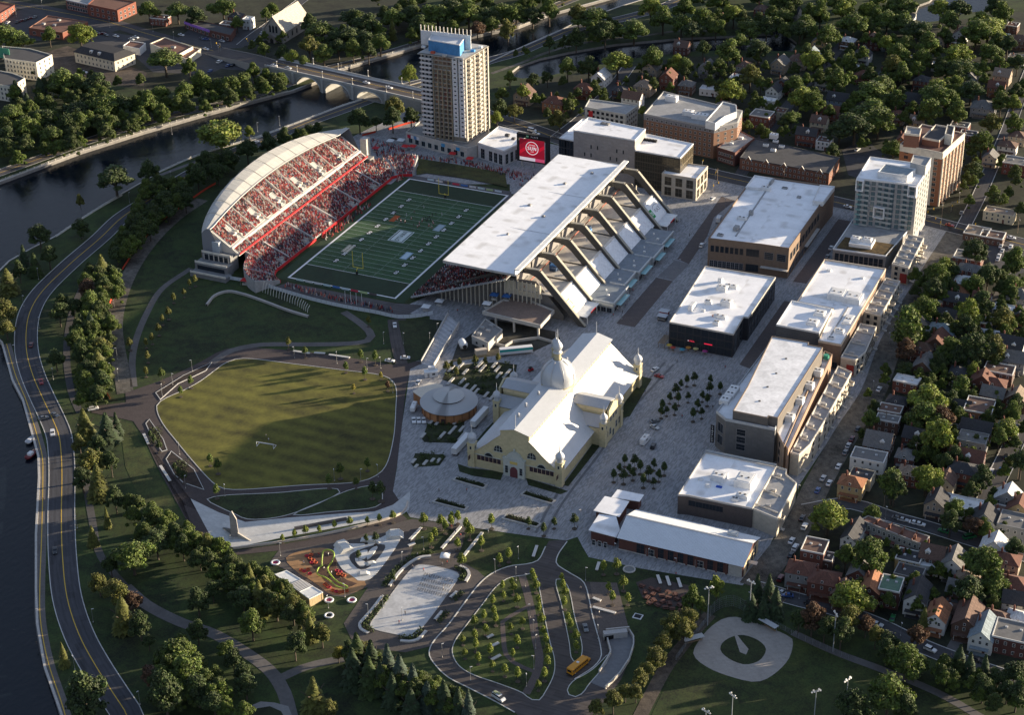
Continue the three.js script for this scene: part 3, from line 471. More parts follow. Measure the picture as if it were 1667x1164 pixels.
{ // scoreboard
  const t = T('scoreboard', 'black scoreboard with a red SUN advertisement on its screen above the field end', 'scoreboard', 27.8, 0, -108.6);
  P(t, 'frame', M([B(19.6, 2.6, 2.4, 0, 17.6, 0), B(1.2, 14.2, 2.4, -9.2, 3.4, 0), B(2, 14.2, 2.4, 8.8, 3.4, 0), B(16.4, .6, 2.2, -.4, 3.4, 0)]), BLACK);
  for (const s of [-7, 0, 7]) P(t, 'leg', B(.9, 3.4, 1.2), CONC, s, 0, 0);
  const tx = canvasTex(1024, 860, (g, w, h) => {
    g.fillStyle = '#a4122c'; g.fillRect(0, 0, w, h); g.fillStyle = '#d81533'; for (const k of [-200, 380]) { g.beginPath(); g.moveTo(k, 640); g.lineTo(k + 700, 120); g.lineTo(k + 900, 120); g.lineTo(k + 200, 640); g.fill(); } g.fillStyle = '#7d0b22'; g.beginPath(); g.moveTo(0, 0); g.lineTo(400, 0); g.lineTo(0, 280); g.fill();
    g.fillStyle = '#fff'; g.beginPath(); g.arc(512, 350, 262, 0, 7); g.fill(); g.fillStyle = '#d50f2d'; g.beginPath(); g.arc(512, 350, 236, 0, 7); g.fill();
    g.fillStyle = '#fff'; g.textAlign = 'center'; g.font = 'bold 66px sans-serif'; g.fillText('OTTAWA', 512, 255); g.font = 'bold 190px sans-serif'; g.fillText('SUN', 512, 428); g.font = 'bold 62px sans-serif'; g.fillText('.com', 512, 500);
    g.fillStyle = '#f1e4e8'; g.fillRect(0, 735, w, 125); g.fillStyle = '#e2557a'; g.fillRect(640, 735, 384, 125); });
  P(t, 'screen', new THREE.PlaneGeometry(15.4, 13.2), new THREE.MeshStandardMaterial({ map: tx, roughness: .6, emissive: 0xffffff, emissiveMap: tx, emissiveIntensity: .16 }), -.4, 10.9, 1.22);
  const t2 = canvasTex(512, 96, (g, w, h) => { g.fillStyle = '#08080a'; g.fillRect(0, 0, w, h); g.fillStyle = '#2f9c57'; g.fillRect(20, 8, 86, 80); g.fillStyle = '#fff'; g.textAlign = 'center'; g.font = 'bold 54px serif'; g.fillText('TD', 62, 66); g.font = 'bold 62px sans-serif'; g.fillText('P L A C E', 310, 70); });
  P(t, 'name_sign', new THREE.PlaneGeometry(9, 1.7), printMat(t2), .2, 19, 1.23);
}
{ // office block with white roofs
  const b = block('office_building', 'large grey panelled office block with white roofs at several levels', 'building', '957.6,191.8 1050.7,211 1033.4,229.3 933.6,213', 27, { wall: mat([.33, .3, .28], 'panel'), roof: ROOFW, parMat: WHITE, par: .5, win: [{ e: 2, rows: 3, dy: 5, cols: 9, every: 3, w: .7, h: 2.2, y: 8, nx: 1, skip: (i, r) => (i * 7 + r * 3) % 4 > 1, frame: FRD }] });
  const t = b.t; t.userData.label = 'large grey panelled office block with white roofs at several levels behind the stadium'; labels.set(t.userData.label, t);
  block('', '', '', '948,194 966,197 940,231 910.6,225.4', 20, { into: t, wall: mat([.03, .03, .035], 'fine'), roof: ROOFW, parMat: WHITE, par: .4, win: [{ e: 2, rows: 4, dy: 4.6, cols: 6, w: 3, h: 4.2, y: 1.2, nx: 2, m: .3, frame: FRD }] });
  block('', '', '', '1051.7,218.7 1128.4,235 1107.3,258 1033.4,245.6', 21.5, { into: t, wall: mat([.05, .045, .04], 'fine'), roof: ROOFW, parMat: WHITE, par: .45, win: [{ e: 2, rows: 4, dy: 4.9, cols: 9, w: 3, h: 4.5, y: 1.2, nx: 2, ny: 2, m: .3, frame: mat([.16, .13, .08]), glass: WARMGLASS }, { e: 1, rows: 4, dy: 4.9, cols: 7, w: 2.6, h: 4.5, y: 1.2, nx: 2, m: .3, frame: mat([.3, .24, .14]), glass: WARMGLASS }] });
  block('', '', '', '1127.5,268.6 1151.9,271.5 1133.3,292.6 1077,283.5 1098,262', 12.7, { into: t, wall: mat([.42, .38, .32], 'fine'), roof: ROOFW, par: .6, win: [{ e: 2, cols: 3, rows: 2, dy: 6, w: 4, h: 4.9, y: .8, nx: 2, ny: 2, m: .6, frame: mat([.3, .27, .22]), glass: WARMGLASS }, { e: 1, cols: 3, rows: 2, dy: 6, w: 4.2, h: 4.8, y: .8, nx: 2, ny: 2, m: .6, frame: mat([.4, .34, .26]), glass: WARMGLASS }] });
  const p = G(1058, 230, 21.5); P(t, 'louvre_unit', M([...Array(9).keys()].map(i => B(.5, 1.2, 2, i * .9 - 3.6, 0, 0))), BLACK, p.x - b.c.x, 21.5, p.z - b.c.z); roofUnit(t, b.c, 985, 202, 27, 5, .5, 3, CONCD);
}
const redBrickWin = { w: 1.3, h: 1.7, nx: 2, frame: FRW };
{ // brick apartment block behind
  const b = block('apartment_building', 'big brick apartment block with roof terrace and white penthouses', 'apartment building', '1080,150.5 1208,182 1200,200 1162,209.5 1047.8,187', 18.5, { wall: BRICKO, roof: ROOFG, parMat: GREY, par: .8, win: [{ e: 3, rows: 6, dy: 2.95, cols: 14, y: 1, ...redBrickWin }, { e: 2, rows: 6, dy: 2.95, cols: 3, y: 1, ...redBrickWin }, { e: 1, rows: 6, dy: 2.95, cols: 4, y: 1, ...redBrickWin }] });
  block('', '', '', '1176,166.5 1198,172 1199,183 1180,190 1164,202 1148,198', 22.5, { into: b.t, y0: 18.5, wall: WHITE, roof: ROOFG, par: .5, parMat: WHITE });
  for (const [x, y, w, h] of [[1093, 164, 7, 3], [1120, 187, 6, 2.6], [1132, 192, 4, 2.6], [1144, 194, 6, 3]]) roofUnit(b.t, b.c, x, y, 18.5, w, h, 4.5);
  P(b.t, 'upper_band', walls(inset(shift(b.w, b.c), -.05), 15.6, 18.2), mat([.2, .2, .22], 'siding'));
  const m = block('apartment_building', 'grey walled apartment block with red mural beside the big brick apartments', 'apartment building', '959.5,162 1038,172.6 1018,187.5 952,175', 13, { wall: mat([.5, .5, .46], 'panel'), roof: ROOFG, par: .5, win: [{ e: 2, rows: 4, dy: 3.1, cols: 8, y: 1, w: 1.8, h: 1.7, nx: 2, frame: FRD }, { e: 1, rows: 4, dy: 3.1, cols: 5, y: 1, w: 1.6, h: 1.7, nx: 2, frame: FRW }] });
  const q = G(962, 187, 9); P(m.t, 'mural', B(2.6, 3.6, .1), mat([.6, .04, .04]), q.x - m.c.x, 8, q.z - m.c.z + .6);
  const r = block('brick_terrace', 'long low brick terrace with gabled dormers along the avenue', 'terrace', '1228,226 1366,257 1349,283 1204,257', 7, { wall: BRICK, roof: ROOFDK, parMat: ROOFDK, par: .35, win: [{ e: 2, rows: 2, dy: 3.1, cols: 20, y: .9, w: 1.1, h: 1.5, nx: 1, ny: 2 }, { e: 1, rows: 2, dy: 3.1, cols: 3, y: .9, w: 1.2, h: 1.5 }] });
  for (let i = 0; i < 5; i++) { const a = r.w[3], e = r.w[2], k = .1 + i * .2, g = P(r.t, 'dormer', M([extrudeZ([[-1.7, 0], [1.7, 0], [0, 2.2]], -.1, .4)]), BRICKO, a[0] + (e[0] - a[0]) * k - r.c.x, 6.4, a[1] + (e[1] - a[1]) * k - r.c.z, -.13); P(g, 'verge', M([beam(V(-2, -.1, .3), V(0, 2.5, .3), .5, .2), beam(V(2, -.1, .3), V(0, 2.5, .3), .5, .2)]), FRW); }
  for (const [x, y] of [[1246, 238], [1258, 246], [1272, 240], [1262, 232]]) roofUnit(r.t, r.c, x, y, 7, 3, 1.2, 2); roofUnit(r.t, r.c, 1259, 225, 7, 4.5, 2.6, 3.5);
  const k = block('brick_building', 'small flat roofed brick block between the apartments and the brick terrace', 'building', '1204,214 1228,226 1196,250 1167,241', 8, { wall: BRICKD, roof: ROOFG, par: .5, win: [{ e: 2, rows: 2, dy: 3.6, cols: 6, y: 1, ...redBrickWin }] }); roofUnit(k.t, k.c, 1206, 226, 8, 2, 1, 2); roofUnit(k.t, k.c, 1190, 235, 8, 2, 1, 1.5);
}
{ // the row of white-roofed retail blocks
  const storef = { ny: 2, frame: FRD };
  const c1 = block('retail_building', 'largest brown brick retail block with blue-white roof along the avenue', 'building', '1227.8,287.3 1255,291 1326,301 1358,305.5 1336,333 1283.9,406.7 1240,400 1152.6,390 1213,307', 16, { wall: BRICKB, roof: ROOFW, par: .9, win: [
    { e: 6, cols: 7, w: 1.8, h: 3.4, y: 9.6, nx: 1, m0: 9, m1: 1, frame: FRD, skip: i => false }, { e: 6, cols: 1, w: 6.5, h: 4, y: 9.4, nx: 4, m0: .8, m1: 19, frame: FRD }, { e: 6, cols: 1, w: 6.5, h: 4, y: 1, nx: 4, m0: .8, m1: 19, frame: FRD }, { e: 6, cols: 8, w: 2, h: 3.6, y: 1.2, nx: 2, ny: 3, m0: 9, m1: 1, frame: mat([.35, .35, .38]) },
    { e: 5, cols: 2, w: 4.6, h: 4, y: 8.8, nx: 1, ny: 4, m: .5, frame: FRG }, { e: 4, cols: 10, w: 4, h: 4, y: 8.6, nx: 3, m: 2, frame: FRD }, { e: 4, cols: 10, w: 4, h: 3.6, y: 1, nx: 3, m: 2, frame: FRD }], bands: [{ e: 5, y: 4.6, h: .35, d: 2.2, mat: CONC, name: 'canopy' }, { e: 4, y: 4.6, h: .35, d: 1.8, at0: .1, at1: .5, mat: CONC, name: 'canopy' }] });
  block('', '', '', '1334,303 1358,305.5 1339,331 1322,329', 17.8, { into: c1.t, y0: 16, wall: WHITE, roof: ROOFW, par: .8, parMat: WHITE });
  block('', '', '', '1227.8,287.3 1257,292 1244,309 1213,306.5', 16.6, { into: c1.t, y0: 16, wall: WHITE, roof: ROOFW, par: .8, parMat: WHITE });
  for (const [x, y, w, h, d] of [[1246, 310, 5, 2, 3], [1256, 298, 1, 1.6, 6], [1222, 350, 2, 2.4, 2], [1207, 358, 5, 1.5, 2], [1198, 374, 2.4, 1.8, 4], [1172, 384, 3, 1, 2], [1300, 322, 2, .8, 2], [1277, 307, 3, .6, 2]]) roofUnit(c1.t, c1.c, x, y, 16, w, h, d, w > 4 ? WHITE : GREY);
  P(c1.t, 'roof_gutter', beam(G(1256, 296, 16.1).sub(c1.c), G(1197, 385, 16.1).sub(c1.c), .8, .25), GREY);

  const d1 = block('retail_building', 'black glass retail block with white roof and LOCAL restaurant sign', 'building', '1147.5,434.4 1262,452.4 1218,518 1210,517 1193.5,545.3 1089.2,525.5', 12, { wall: mat([.03, .03, .035], 'fine'), roof: ROOFW, parMat: CONC, par: .5, win: [{ e: 4, cols: 8, rows: 3, dy: 3.9, w: 3.6, h: 3.5, y: .4, nx: 2, m: .3, frame: FRD, ny: 1 }, { e: 1, cols: 9, rows: 3, dy: 3.9, w: 4, h: 3.4, y: .4, nx: 3, m: 1, frame: FRD }, { e: 3, cols: 2, rows: 3, dy: 3.9, w: 3.6, h: 3.4, y: .4, nx: 2, m: .5, frame: FRD }] });
  for (const [x, y, w, h, d] of [[1172, 459, 2, 2, 2], [1175, 472, 5, 2, 4], [1190, 468, 6, 1.4, 2], [1182, 497, 5, 2.6, 4], [1152, 495, 3, 2, 2], [1172, 517, 6, 1.2, 2.5], [1166, 528, 3, 1.6, 3], [1126, 503, 2, 2.6, 6], [1144, 507, 2, 1, 1]]) roofUnit(d1.t, d1.c, x, y, 12, w, h, d);
  { const p = G(1162, 515, 12); P(d1.t, 'roof_pipe', new THREE.TorusGeometry(.9, .18, 6, 12), mat([.45, .12, .05]), p.x - d1.c.x, 12.4, p.z - d1.c.z).rotation.x = Math.PI / 2; }
  const a = d1.w[5], e = d1.w[4], ang = Math.atan2(-(e[1] - a[1]), e[0] - a[0]);
  const lt = canvasTex(512, 96, (g, w, h) => { g.fillStyle = '#050506'; g.fillRect(0, 0, w, h); g.fillStyle = '#f8d8de'; g.beginPath(); for (let i = 0; i < 10; i++) { const r = i % 2 ? 16 : 36, q = i * Math.PI / 5 - 1.57; g.lineTo(56 + r * Math.cos(q), 50 + r * Math.sin(q)); } g.fill(); g.fillStyle = '#ff3c58'; g.font = 'bold 86px sans-serif'; g.fillText('LOCAL', 110, 78); });
  const sg = P(d1.t, 'shop_sign', new THREE.PlaneGeometry(5, .95), printMat(lt, { emissive: 0xffffff, emissiveMap: lt, emissiveIntensity: .35 }), a[0] + (e[0] - a[0]) * .37 - d1.c.x, 4.7, a[1] + (e[1] - a[1]) * .37 - d1.c.z + .25, ang);
  P(d1.t, 'shop_sign', B(4, .4, .1), mat([.6, .05, .1], null, { emissive: 0xff2244, emissiveIntensity: .3 }), a[0] + (e[0] - a[0]) * .62 - d1.c.x, 4.5, a[1] + (e[1] - a[1]) * .62 - d1.c.z + .25, ang);

  const e1 = block('condominium_podium', 'low glazed podium with brown sedum roof below the grey condominium tower', 'building', '1387.4,357.9 1476.7,376.8 1441,418 1355,406', 8.5, { wall: CONCD, roof: ROOFG, parMat: WHITE, par: .5, win: [{ e: 2, cols: 10, w: 2.2, h: 5.6, y: 1.2, nx: 1, ny: 2, frame: mat([.24, .18, .14]) }, { e: 3, cols: 9, w: 3, h: 5, y: 1.2, nx: 2, frame: FRD }] });
  P(e1.t, 'sedum_bed', slab(shift(pts('1375,386.5 1460,399.5 1446,416 1361,404', 8.5), e1.c), 8.49, 8.75), mat([.13, .085, .03], 'dirt'));
  block('', '', '', '1386,387 1424,392 1417,404 1381,399', 9.6, { into: e1.t, y0: 8.5, wall: WHITE, roof: ROOFW, par: 1, parMat: WHITE }); for (const [x, y] of [[1392, 392], [1411, 394]]) roofUnit(e1.t, e1.c, x, y, 9.6, 4.5, 2, 4);
  // the grey condominium
  const H = 34, cd = block('condominium_tower', 'grey glass condominium tower with white framed balconies and white roof', 'tower', '1415.4,256.5 1514,270 1492.9,303 1393.6,291.5', H, { y0: 0, wall: mat([.3, .3, .3], 'fine'), roof: ROOFW, parMat: WHITE, par: .6, win: [{ e: 2, rows: 9, dy: 2.8, cols: 9, w: 2.1, h: 2.2, y: 9, nx: 2, frame: mat([.22, .23, .24]), glass: GLASSB, m: .8 }, { e: 1, rows: 10, dy: 2.8, cols: 5, w: 2, h: 2, y: 5.5, nx: 2, frame: mat([.5, .45, .36]), glass: GLASSB, m: .6 }] });
  { const f0 = cd.w[3], f1 = cd.w[2]; for (let r = 0; r < 9; r++) for (const k of [.17, .5, .83]) P(cd.t, 'balcony', M([B(k === .5 ? 8 : 4.4, .2, 1.6), B(k === .5 ? 8 : 4.4, 1, .05, 0, .2, .76)]), mat([.33, .36, .36]), f0[0] + (f1[0] - f0[0]) * k - cd.c.x, 8.8 + r * 2.8, f0[1] + (f1[1] - f0[1]) * k - cd.c.z + .7, -.06);
    for (const [k, r, w, h] of [[.07, 7, 4, 5.6], [.93, 7, 4.6, 5.6], [.42, 2, 5.8, 5.6]]) P(cd.t, 'white_frame', M([B(w, .5, 2), B(w, .5, 2, 0, h, 0), B(.5, h - .5, 2, -w / 2 + .25, .5, 0), B(.5, h - .5, 2, w / 2 - .25, .5, 0)]), WHITE2, f0[0] + (f1[0] - f0[0]) * k - cd.c.x, 8.6 + r * 2.8, f0[1] + (f1[1] - f0[1]) * k - cd.c.z + 1.1, -.06);
    for (let r = 0; r < 9; r++) P(cd.t, 'spandrel_panel', B(3.2, .9, .1), mat([.2, .36, .36], null, { roughness: .2 }), f0[0] + (f1[0] - f0[0]) * .07 - cd.c.x, 8.4 + r * 2.8, f0[1] + (f1[1] - f0[1]) * .07 - cd.c.z + .35, -.06); }
  block('', '', '', '1440,268 1490,276 1476,288 1428,281', H + 3, { into: cd.t, y0: H, wall: WHITE, roof: mat([.25, .3, .33], 'blotch'), par: .5, parMat: WHITE }); block('', '', '', '1486,253 1515,258 1506,272 1481,266', H + 5, { into: cd.t, y0: H, wall: mat([.45, .45, .44], 'siding'), roof: ROOFG, par: .5 });
  // brown brick tower behind it
  const bt = block('brick_tower', 'tall brick and cream apartment tower with brown roof terrace', 'tower', '1500,203 1569.4,217.8 1533.5,250 1464.5,236', 31, { wall: mat([.27, .115, .06], 'brick'), roof: mat([.13, .07, .055], 'blotch'), parMat: mat([.55, .5, .42], 'fine'), par: .5, win: [{ e: 1, rows: 9, dy: 3.1, cols: 6, w: 1.5, h: 1.8, y: 2, nx: 2, frame: mat([.55, .5, .42]) }, { e: 2, rows: 9, dy: 3.1, cols: 2, w: 2.4, h: 2, y: 2, nx: 2, m0: 1, m1: 13, frame: mat([.55, .5, .42]) }, { e: 2, rows: 9, dy: 3.1, cols: 1, w: 2.4, h: 2, y: 2, nx: 2, m0: 17, m1: .8, frame: mat([.3, .14, .08]) }], bands: [{ e: 1, y: 27.6, h: 3.4, d: .3, mat: mat([.55, .5, .42], 'fine') }, { e: 2, y: 27.6, h: 3.4, d: .3, mat: mat([.55, .5, .42], 'fine') }, { e: 2, y: 0, h: 31, d: .4, at0: .18, at1: .5, mat: mat([.5, .46, .4], 'fine') }] });
  for (let i = 0; i < 7; i++) { const a = bt.w[1], e = bt.w[2], k = .03 + i * .157; P(bt.t, 'pilaster', B(.9, 28, 1), mat([.6, .54, .44], 'fine'), a[0] + (e[0] - a[0]) * k - bt.c.x + .2, 0, a[1] + (e[1] - a[1]) * k - bt.c.z, 0); }
  block('', '', '', '1475,207 1499,211 1496,222 1471,219', 38, { into: bt.t, y0: 31, wall: BRICK, roof: ROOFG, par: .8, parMat: mat([.55, .5, .42], 'fine') });
  block('', '', '', '1522,205 1553,210 1528,231 1500,226', 34.5, { into: bt.t, y0: 31, wall: BRICK, roof: ROOFDK, par: .9, parMat: mat([.55, .5, .42], 'fine') });
  block('', '', '', '1541,204 1553,207 1549,222 1537,219', 36.5, { into: bt.t, y0: 31, wall: mat([.62, .6, .52], 'fine'), roof: ROOFDK, par: .5 });

  const f1 = block('retail_building', 'long white roofed retail block with two box units beside the brick lower roof', 'building', '1341.6,423.7 1441,439.4 1368.4,563.3 1331.5,556.6 1355,504 1297,493', 13, { wall: BRICKB, roof: ROOFW, parMat: mat([.5, .42, .33], 'fine'), par: .8, win: [{ e: 2, cols: 3, w: 2.4, h: 3, y: 1, nx: 2, frame: FRD }, { e: 5, cols: 8, w: 4, h: 4, y: 1, nx: 3, frame: FRD }] });
  const f2 = block('', '', '', '1288,490.7 1354,504 1332.7,543 1263,529.8', 15.5, { into: f1.t, wall: mat([.1, .1, .105], 'panel'), roof: ROOFW, parMat: WHITE, par: .6 });
  for (const [x, y, w, h, d, H] of [[1362, 484, 8, 3, 8, 13], [1388, 490, 8, 3, 8, 13], [1334, 512, 5, 1.4, 5, 15.5], [1322, 527, 5, 1.4, 5, 15.5], [1380, 522, 4, 1, 9, 13], [1366, 542, 4, 1.6, 3, 13], [1352, 552, 3, 1, 2, 13], [1349, 441, 2, .6, 2, 13], [1403, 453, 1.6, .6, 1.6, 13]]) roofUnit(f1.t, f1.c, x, y, H, w, h, d);
  P(f1.t, 'roof_gutter', beam(G(1380, 500, 13.1).sub(f1.c), G(1352, 545, 13.1).sub(f1.c), .7, .2), GREY);

  const g1 = block('cinema_building', 'grey panelled cinema block with plain white upper roof and CINEPLEX blade sign', 'cinema', '1216,630 1256,548.3 1316,558 1315,562 1338.6,566.5 1265.6,681.4 1250.6,678 1249,681 1192.6,669.6', 21, { wall: mat([.14, .125, .112], 'panel'), roof: mat([.8, .8, .8], 'blotch'), parMat: mat([.2, .16, .13], 'fine'), par: .35 });
  block('', '', '', '1200,630 1253,560 1290,640 1261,700.7 1180.8,684.6 1165.8,672', 16.5, { into: g1.t, wall: mat([.14, .138, .136], 'panel'), roof: ROOFW, par: 1, parMat: mat([.4, .41, .42], 'fine'), win: [{ e: 3, cols: 1, rows: 3, dy: 3.6, w: 4, h: 3, y: 3.5, nx: 1, ny: 2, m0: 13, m1: 5.5, frame: FRG }, { e: 4, cols: 1, rows: 2, dy: 6, w: 4, h: 4.4, y: 3, nx: 2, m: .4, frame: FRG }] });
  block('', '', '', '1316,563 1341,576 1276,728 1262,700', 13.5, { into: g1.t, wall: mat([.3, .22, .16], 'fine'), roof: ROOFW, par: .6, win: [{ e: 2, cols: 1, rows: 3, dy: 3.8, w: 1.8, h: 2.4, y: 2, nx: 1, frame: FRD }] });
  block('', '', '', '1341,576 1353.7,581.5 1282,736 1274,726', 12, { into: g1.t, wall: mat([.3, .2, .14], 'fine'), roof: ROOFW, par: 1.6, parMat: mat([.27, .18, .13], 'fine') });
  for (const [x, y] of [[1330, 610], [1316, 632], [1300, 656], [1284, 684]]) roofUnit(g1.t, g1.c, x, y, 13.5, 4, 2.6, 4); for (const [x, y] of [[1180, 655], [1188, 646], [1194, 638]]) roofUnit(g1.t, g1.c, x, y, 16.5, 4, 2, 5); { const p = G(1344, 584, 13); P(g1.t, 'water_tank', new THREE.CylinderGeometry(1.3, 1.3, 2, 14), mat([.05, .3, .2]), p.x - g1.c.x, 14, p.z - g1.c.z); }
  for (const [x, y] of [[1279, 584], [1263, 608], [1249, 630], [1236, 653]]) { const p = G(x, y, 21); P(g1.t, 'roof_drain', new THREE.CylinderGeometry(.5, .6, .3, 10), DGREY, p.x - g1.c.x, 21.1, p.z - g1.c.z); }
  const ct = canvasTex(96, 640, (g, w, h) => { g.fillStyle = '#08080a'; g.fillRect(0, 0, w, h); g.fillStyle = '#f2f2f2'; g.font = 'bold 72px sans-serif'; g.textAlign = 'center'; [...'CINEPLEX'].forEach((c, i) => g.fillText(c, w / 2, 74 + i * 76)); });
  const cp = G(1158.5, 722, 2); const bl = P(g1.t, 'blade_sign', B(1.5, 8.6, .4), BLACK, cp.x - g1.c.x, 2.5, cp.z - g1.c.z); P(bl, 'sign_face', new THREE.PlaneGeometry(1.4, 8.4), printMat(ct), 0, 4.3, .215);

  const h1 = block('retail_building', 'square white roofed brick block with a row of five dark windows', 'building', '1147.6,737.3 1263,761 1224.2,829 1119.5,807.5 1103.3,806.4', 9, { wall: mat([.1, .082, .075], 'brick'), roof: ROOFW, parMat: CONC, par: .5, win: [{ e: 2, cols: 5, w: 3, h: 2.6, y: 4.6, nx: 2, m0: 12, m1: .4, frame: FRD }, { e: 4, cols: 9, w: 3.4, h: 3.4, y: .8, nx: 2, frame: FRD }] });
  for (const [x, y, w, h, d] of [[1170, 780, 6, 2.4, 5], [1212, 787, 7, 3, 8], [1208, 810, 5, 1.6, 3], [1196, 814, 3, 1, 2], [1152, 792, 2, 1.2, 2], [1140, 781, 2, .6, 1.5]]) roofUnit(h1.t, h1.c, x, y, 9, w, h, d); { const p = G(1170, 793, 9); P(h1.t, 'blue_tarpaulin', new RoundedBoxGeometry(2.4, .5, 1.2, 1, .1), mat([.03, .1, .45]), p.x - h1.c.x, 9.2, p.z - h1.c.z); }
  { const a = h1.w[0], e = h1.w[1]; for (let i = 0; i <= 8; i++) P(h1.t, 'railing_post', B(.12, 1.4, .12), METALP, a[0] + (e[0] - a[0]) * i / 8 - h1.c.x, 9.4, a[1] + (e[1] - a[1]) * i / 8 - h1.c.z); P(h1.t, 'glass_rail', beam(V(a[0] - h1.c.x, 10.3, a[1] - h1.c.z), V(e[0] - h1.c.x, 10.3, e[1] - h1.c.z), .06, .9), mat([.3, .34, .38])); }
}
{ // townhouse rows under construction along the dirt street
  const R = [['1476.7,383 1503,389 1478,438 1451,431', 9, 'terrace of flat roofed townhouses by the sedum podium'], ['1441,454 1464.4,459.4 1433,515 1405,509', 9.5, 'grey roofed townhouse terrace with five roof hatches by the dirt street'], ['1399.6,528 1426,533.5 1408,575 1392,588 1368,583', 8.5, 'short townhouse terrace with scaffolding at the bend of the dirt street'], ['1363.3,597.6 1386,607.3 1339.7,690 1318,725 1300,742 1286,738 1319,678', 10, 'long grey townhouse terrace with white parapets beside the cinema'], ['1263,761 1280,766 1279,774 1296,788 1265,846 1224.2,829', 8.5, 'pale stone townhouse terrace behind the square brick block']];
  R.forEach(([o, H, l], k) => {
    const b = block('townhouse_terrace', l, 'terrace', o, H, { wall: mat([.42, .38, .31], 'fine'), roof: ROOFG, parMat: mat([.56, .52, .45], 'fine'), par: .7, win: [{ e: 1, rows: 3, dy: H / 3, cols: 7, w: 1.8, h: 1.8, y: .8, nx: 2, m: .6, frame: FRD }, { e: 2, rows: 3, dy: H / 3, cols: 2, w: 1.6, h: 1.8, y: .8, nx: 2, m: .6, frame: FRD }] });
    const n = [5, 5, 3, 8, 3][k], w = b.w, mid = (i, j, q) => [w[i][0] + (w[j][0] - w[i][0]) * q, w[i][1] + (w[j][1] - w[i][1]) * q];
    for (let i = 0; i < n; i++) { const a = mid(0, w.length - 1 - (k === 3 ? 1 : 0), (i + .5) / n), e = mid(1, [2, 2, 3, 4, 4][k], (i + .5) / n), s = [(a[0] + e[0]) / 2 - b.c.x, (a[1] + e[1]) / 2 - b.c.z]; P(b.t, 'roof_hatch', M([B(2.2, 1, 1.4), B(1.7, .15, 1, 0, 1, 0)]), mat([.45, .43, .4]), s[0], H, s[1]); P(b.t, 'party_wall', beam(V(a[0] - b.c.x, H + .5, a[1] - b.c.z + 2), V(e[0] - b.c.x, H + .5, e[1] - b.c.z + 2), .3, .6), mat([.56, .52, .45], 'fine')); P(b.t, 'terrace_box', M([B(2.6, 1.1, .2, 0, 0, 1.4), B(2.6, 1.1, .2, 0, 0, -1.4), B(.2, 1.1, 2.6, 1.4, 0, 0)]), mat([.5, .46, .4], 'fine'), e[0] - b.c.x + .9, H - 3.2, e[1] - b.c.z); P(b.t, 'entrance_step', M([B(1.2, .5, 1.6), B(1.2, 1, 1.6, -1.2, 0, 0)]), CONC, e[0] - b.c.x + 2, 0, e[1] - b.c.z); }
    if (k === 0 || k === 2) P(b.t, 'red_panel', B(3.4, 5, .3), mat([.3, .04, .03], 'brick'), w[k ? 3 : 2][0] - b.c.x - 2.2, 1, w[k ? 3 : 2][1] - b.c.z + .3);
  });
}
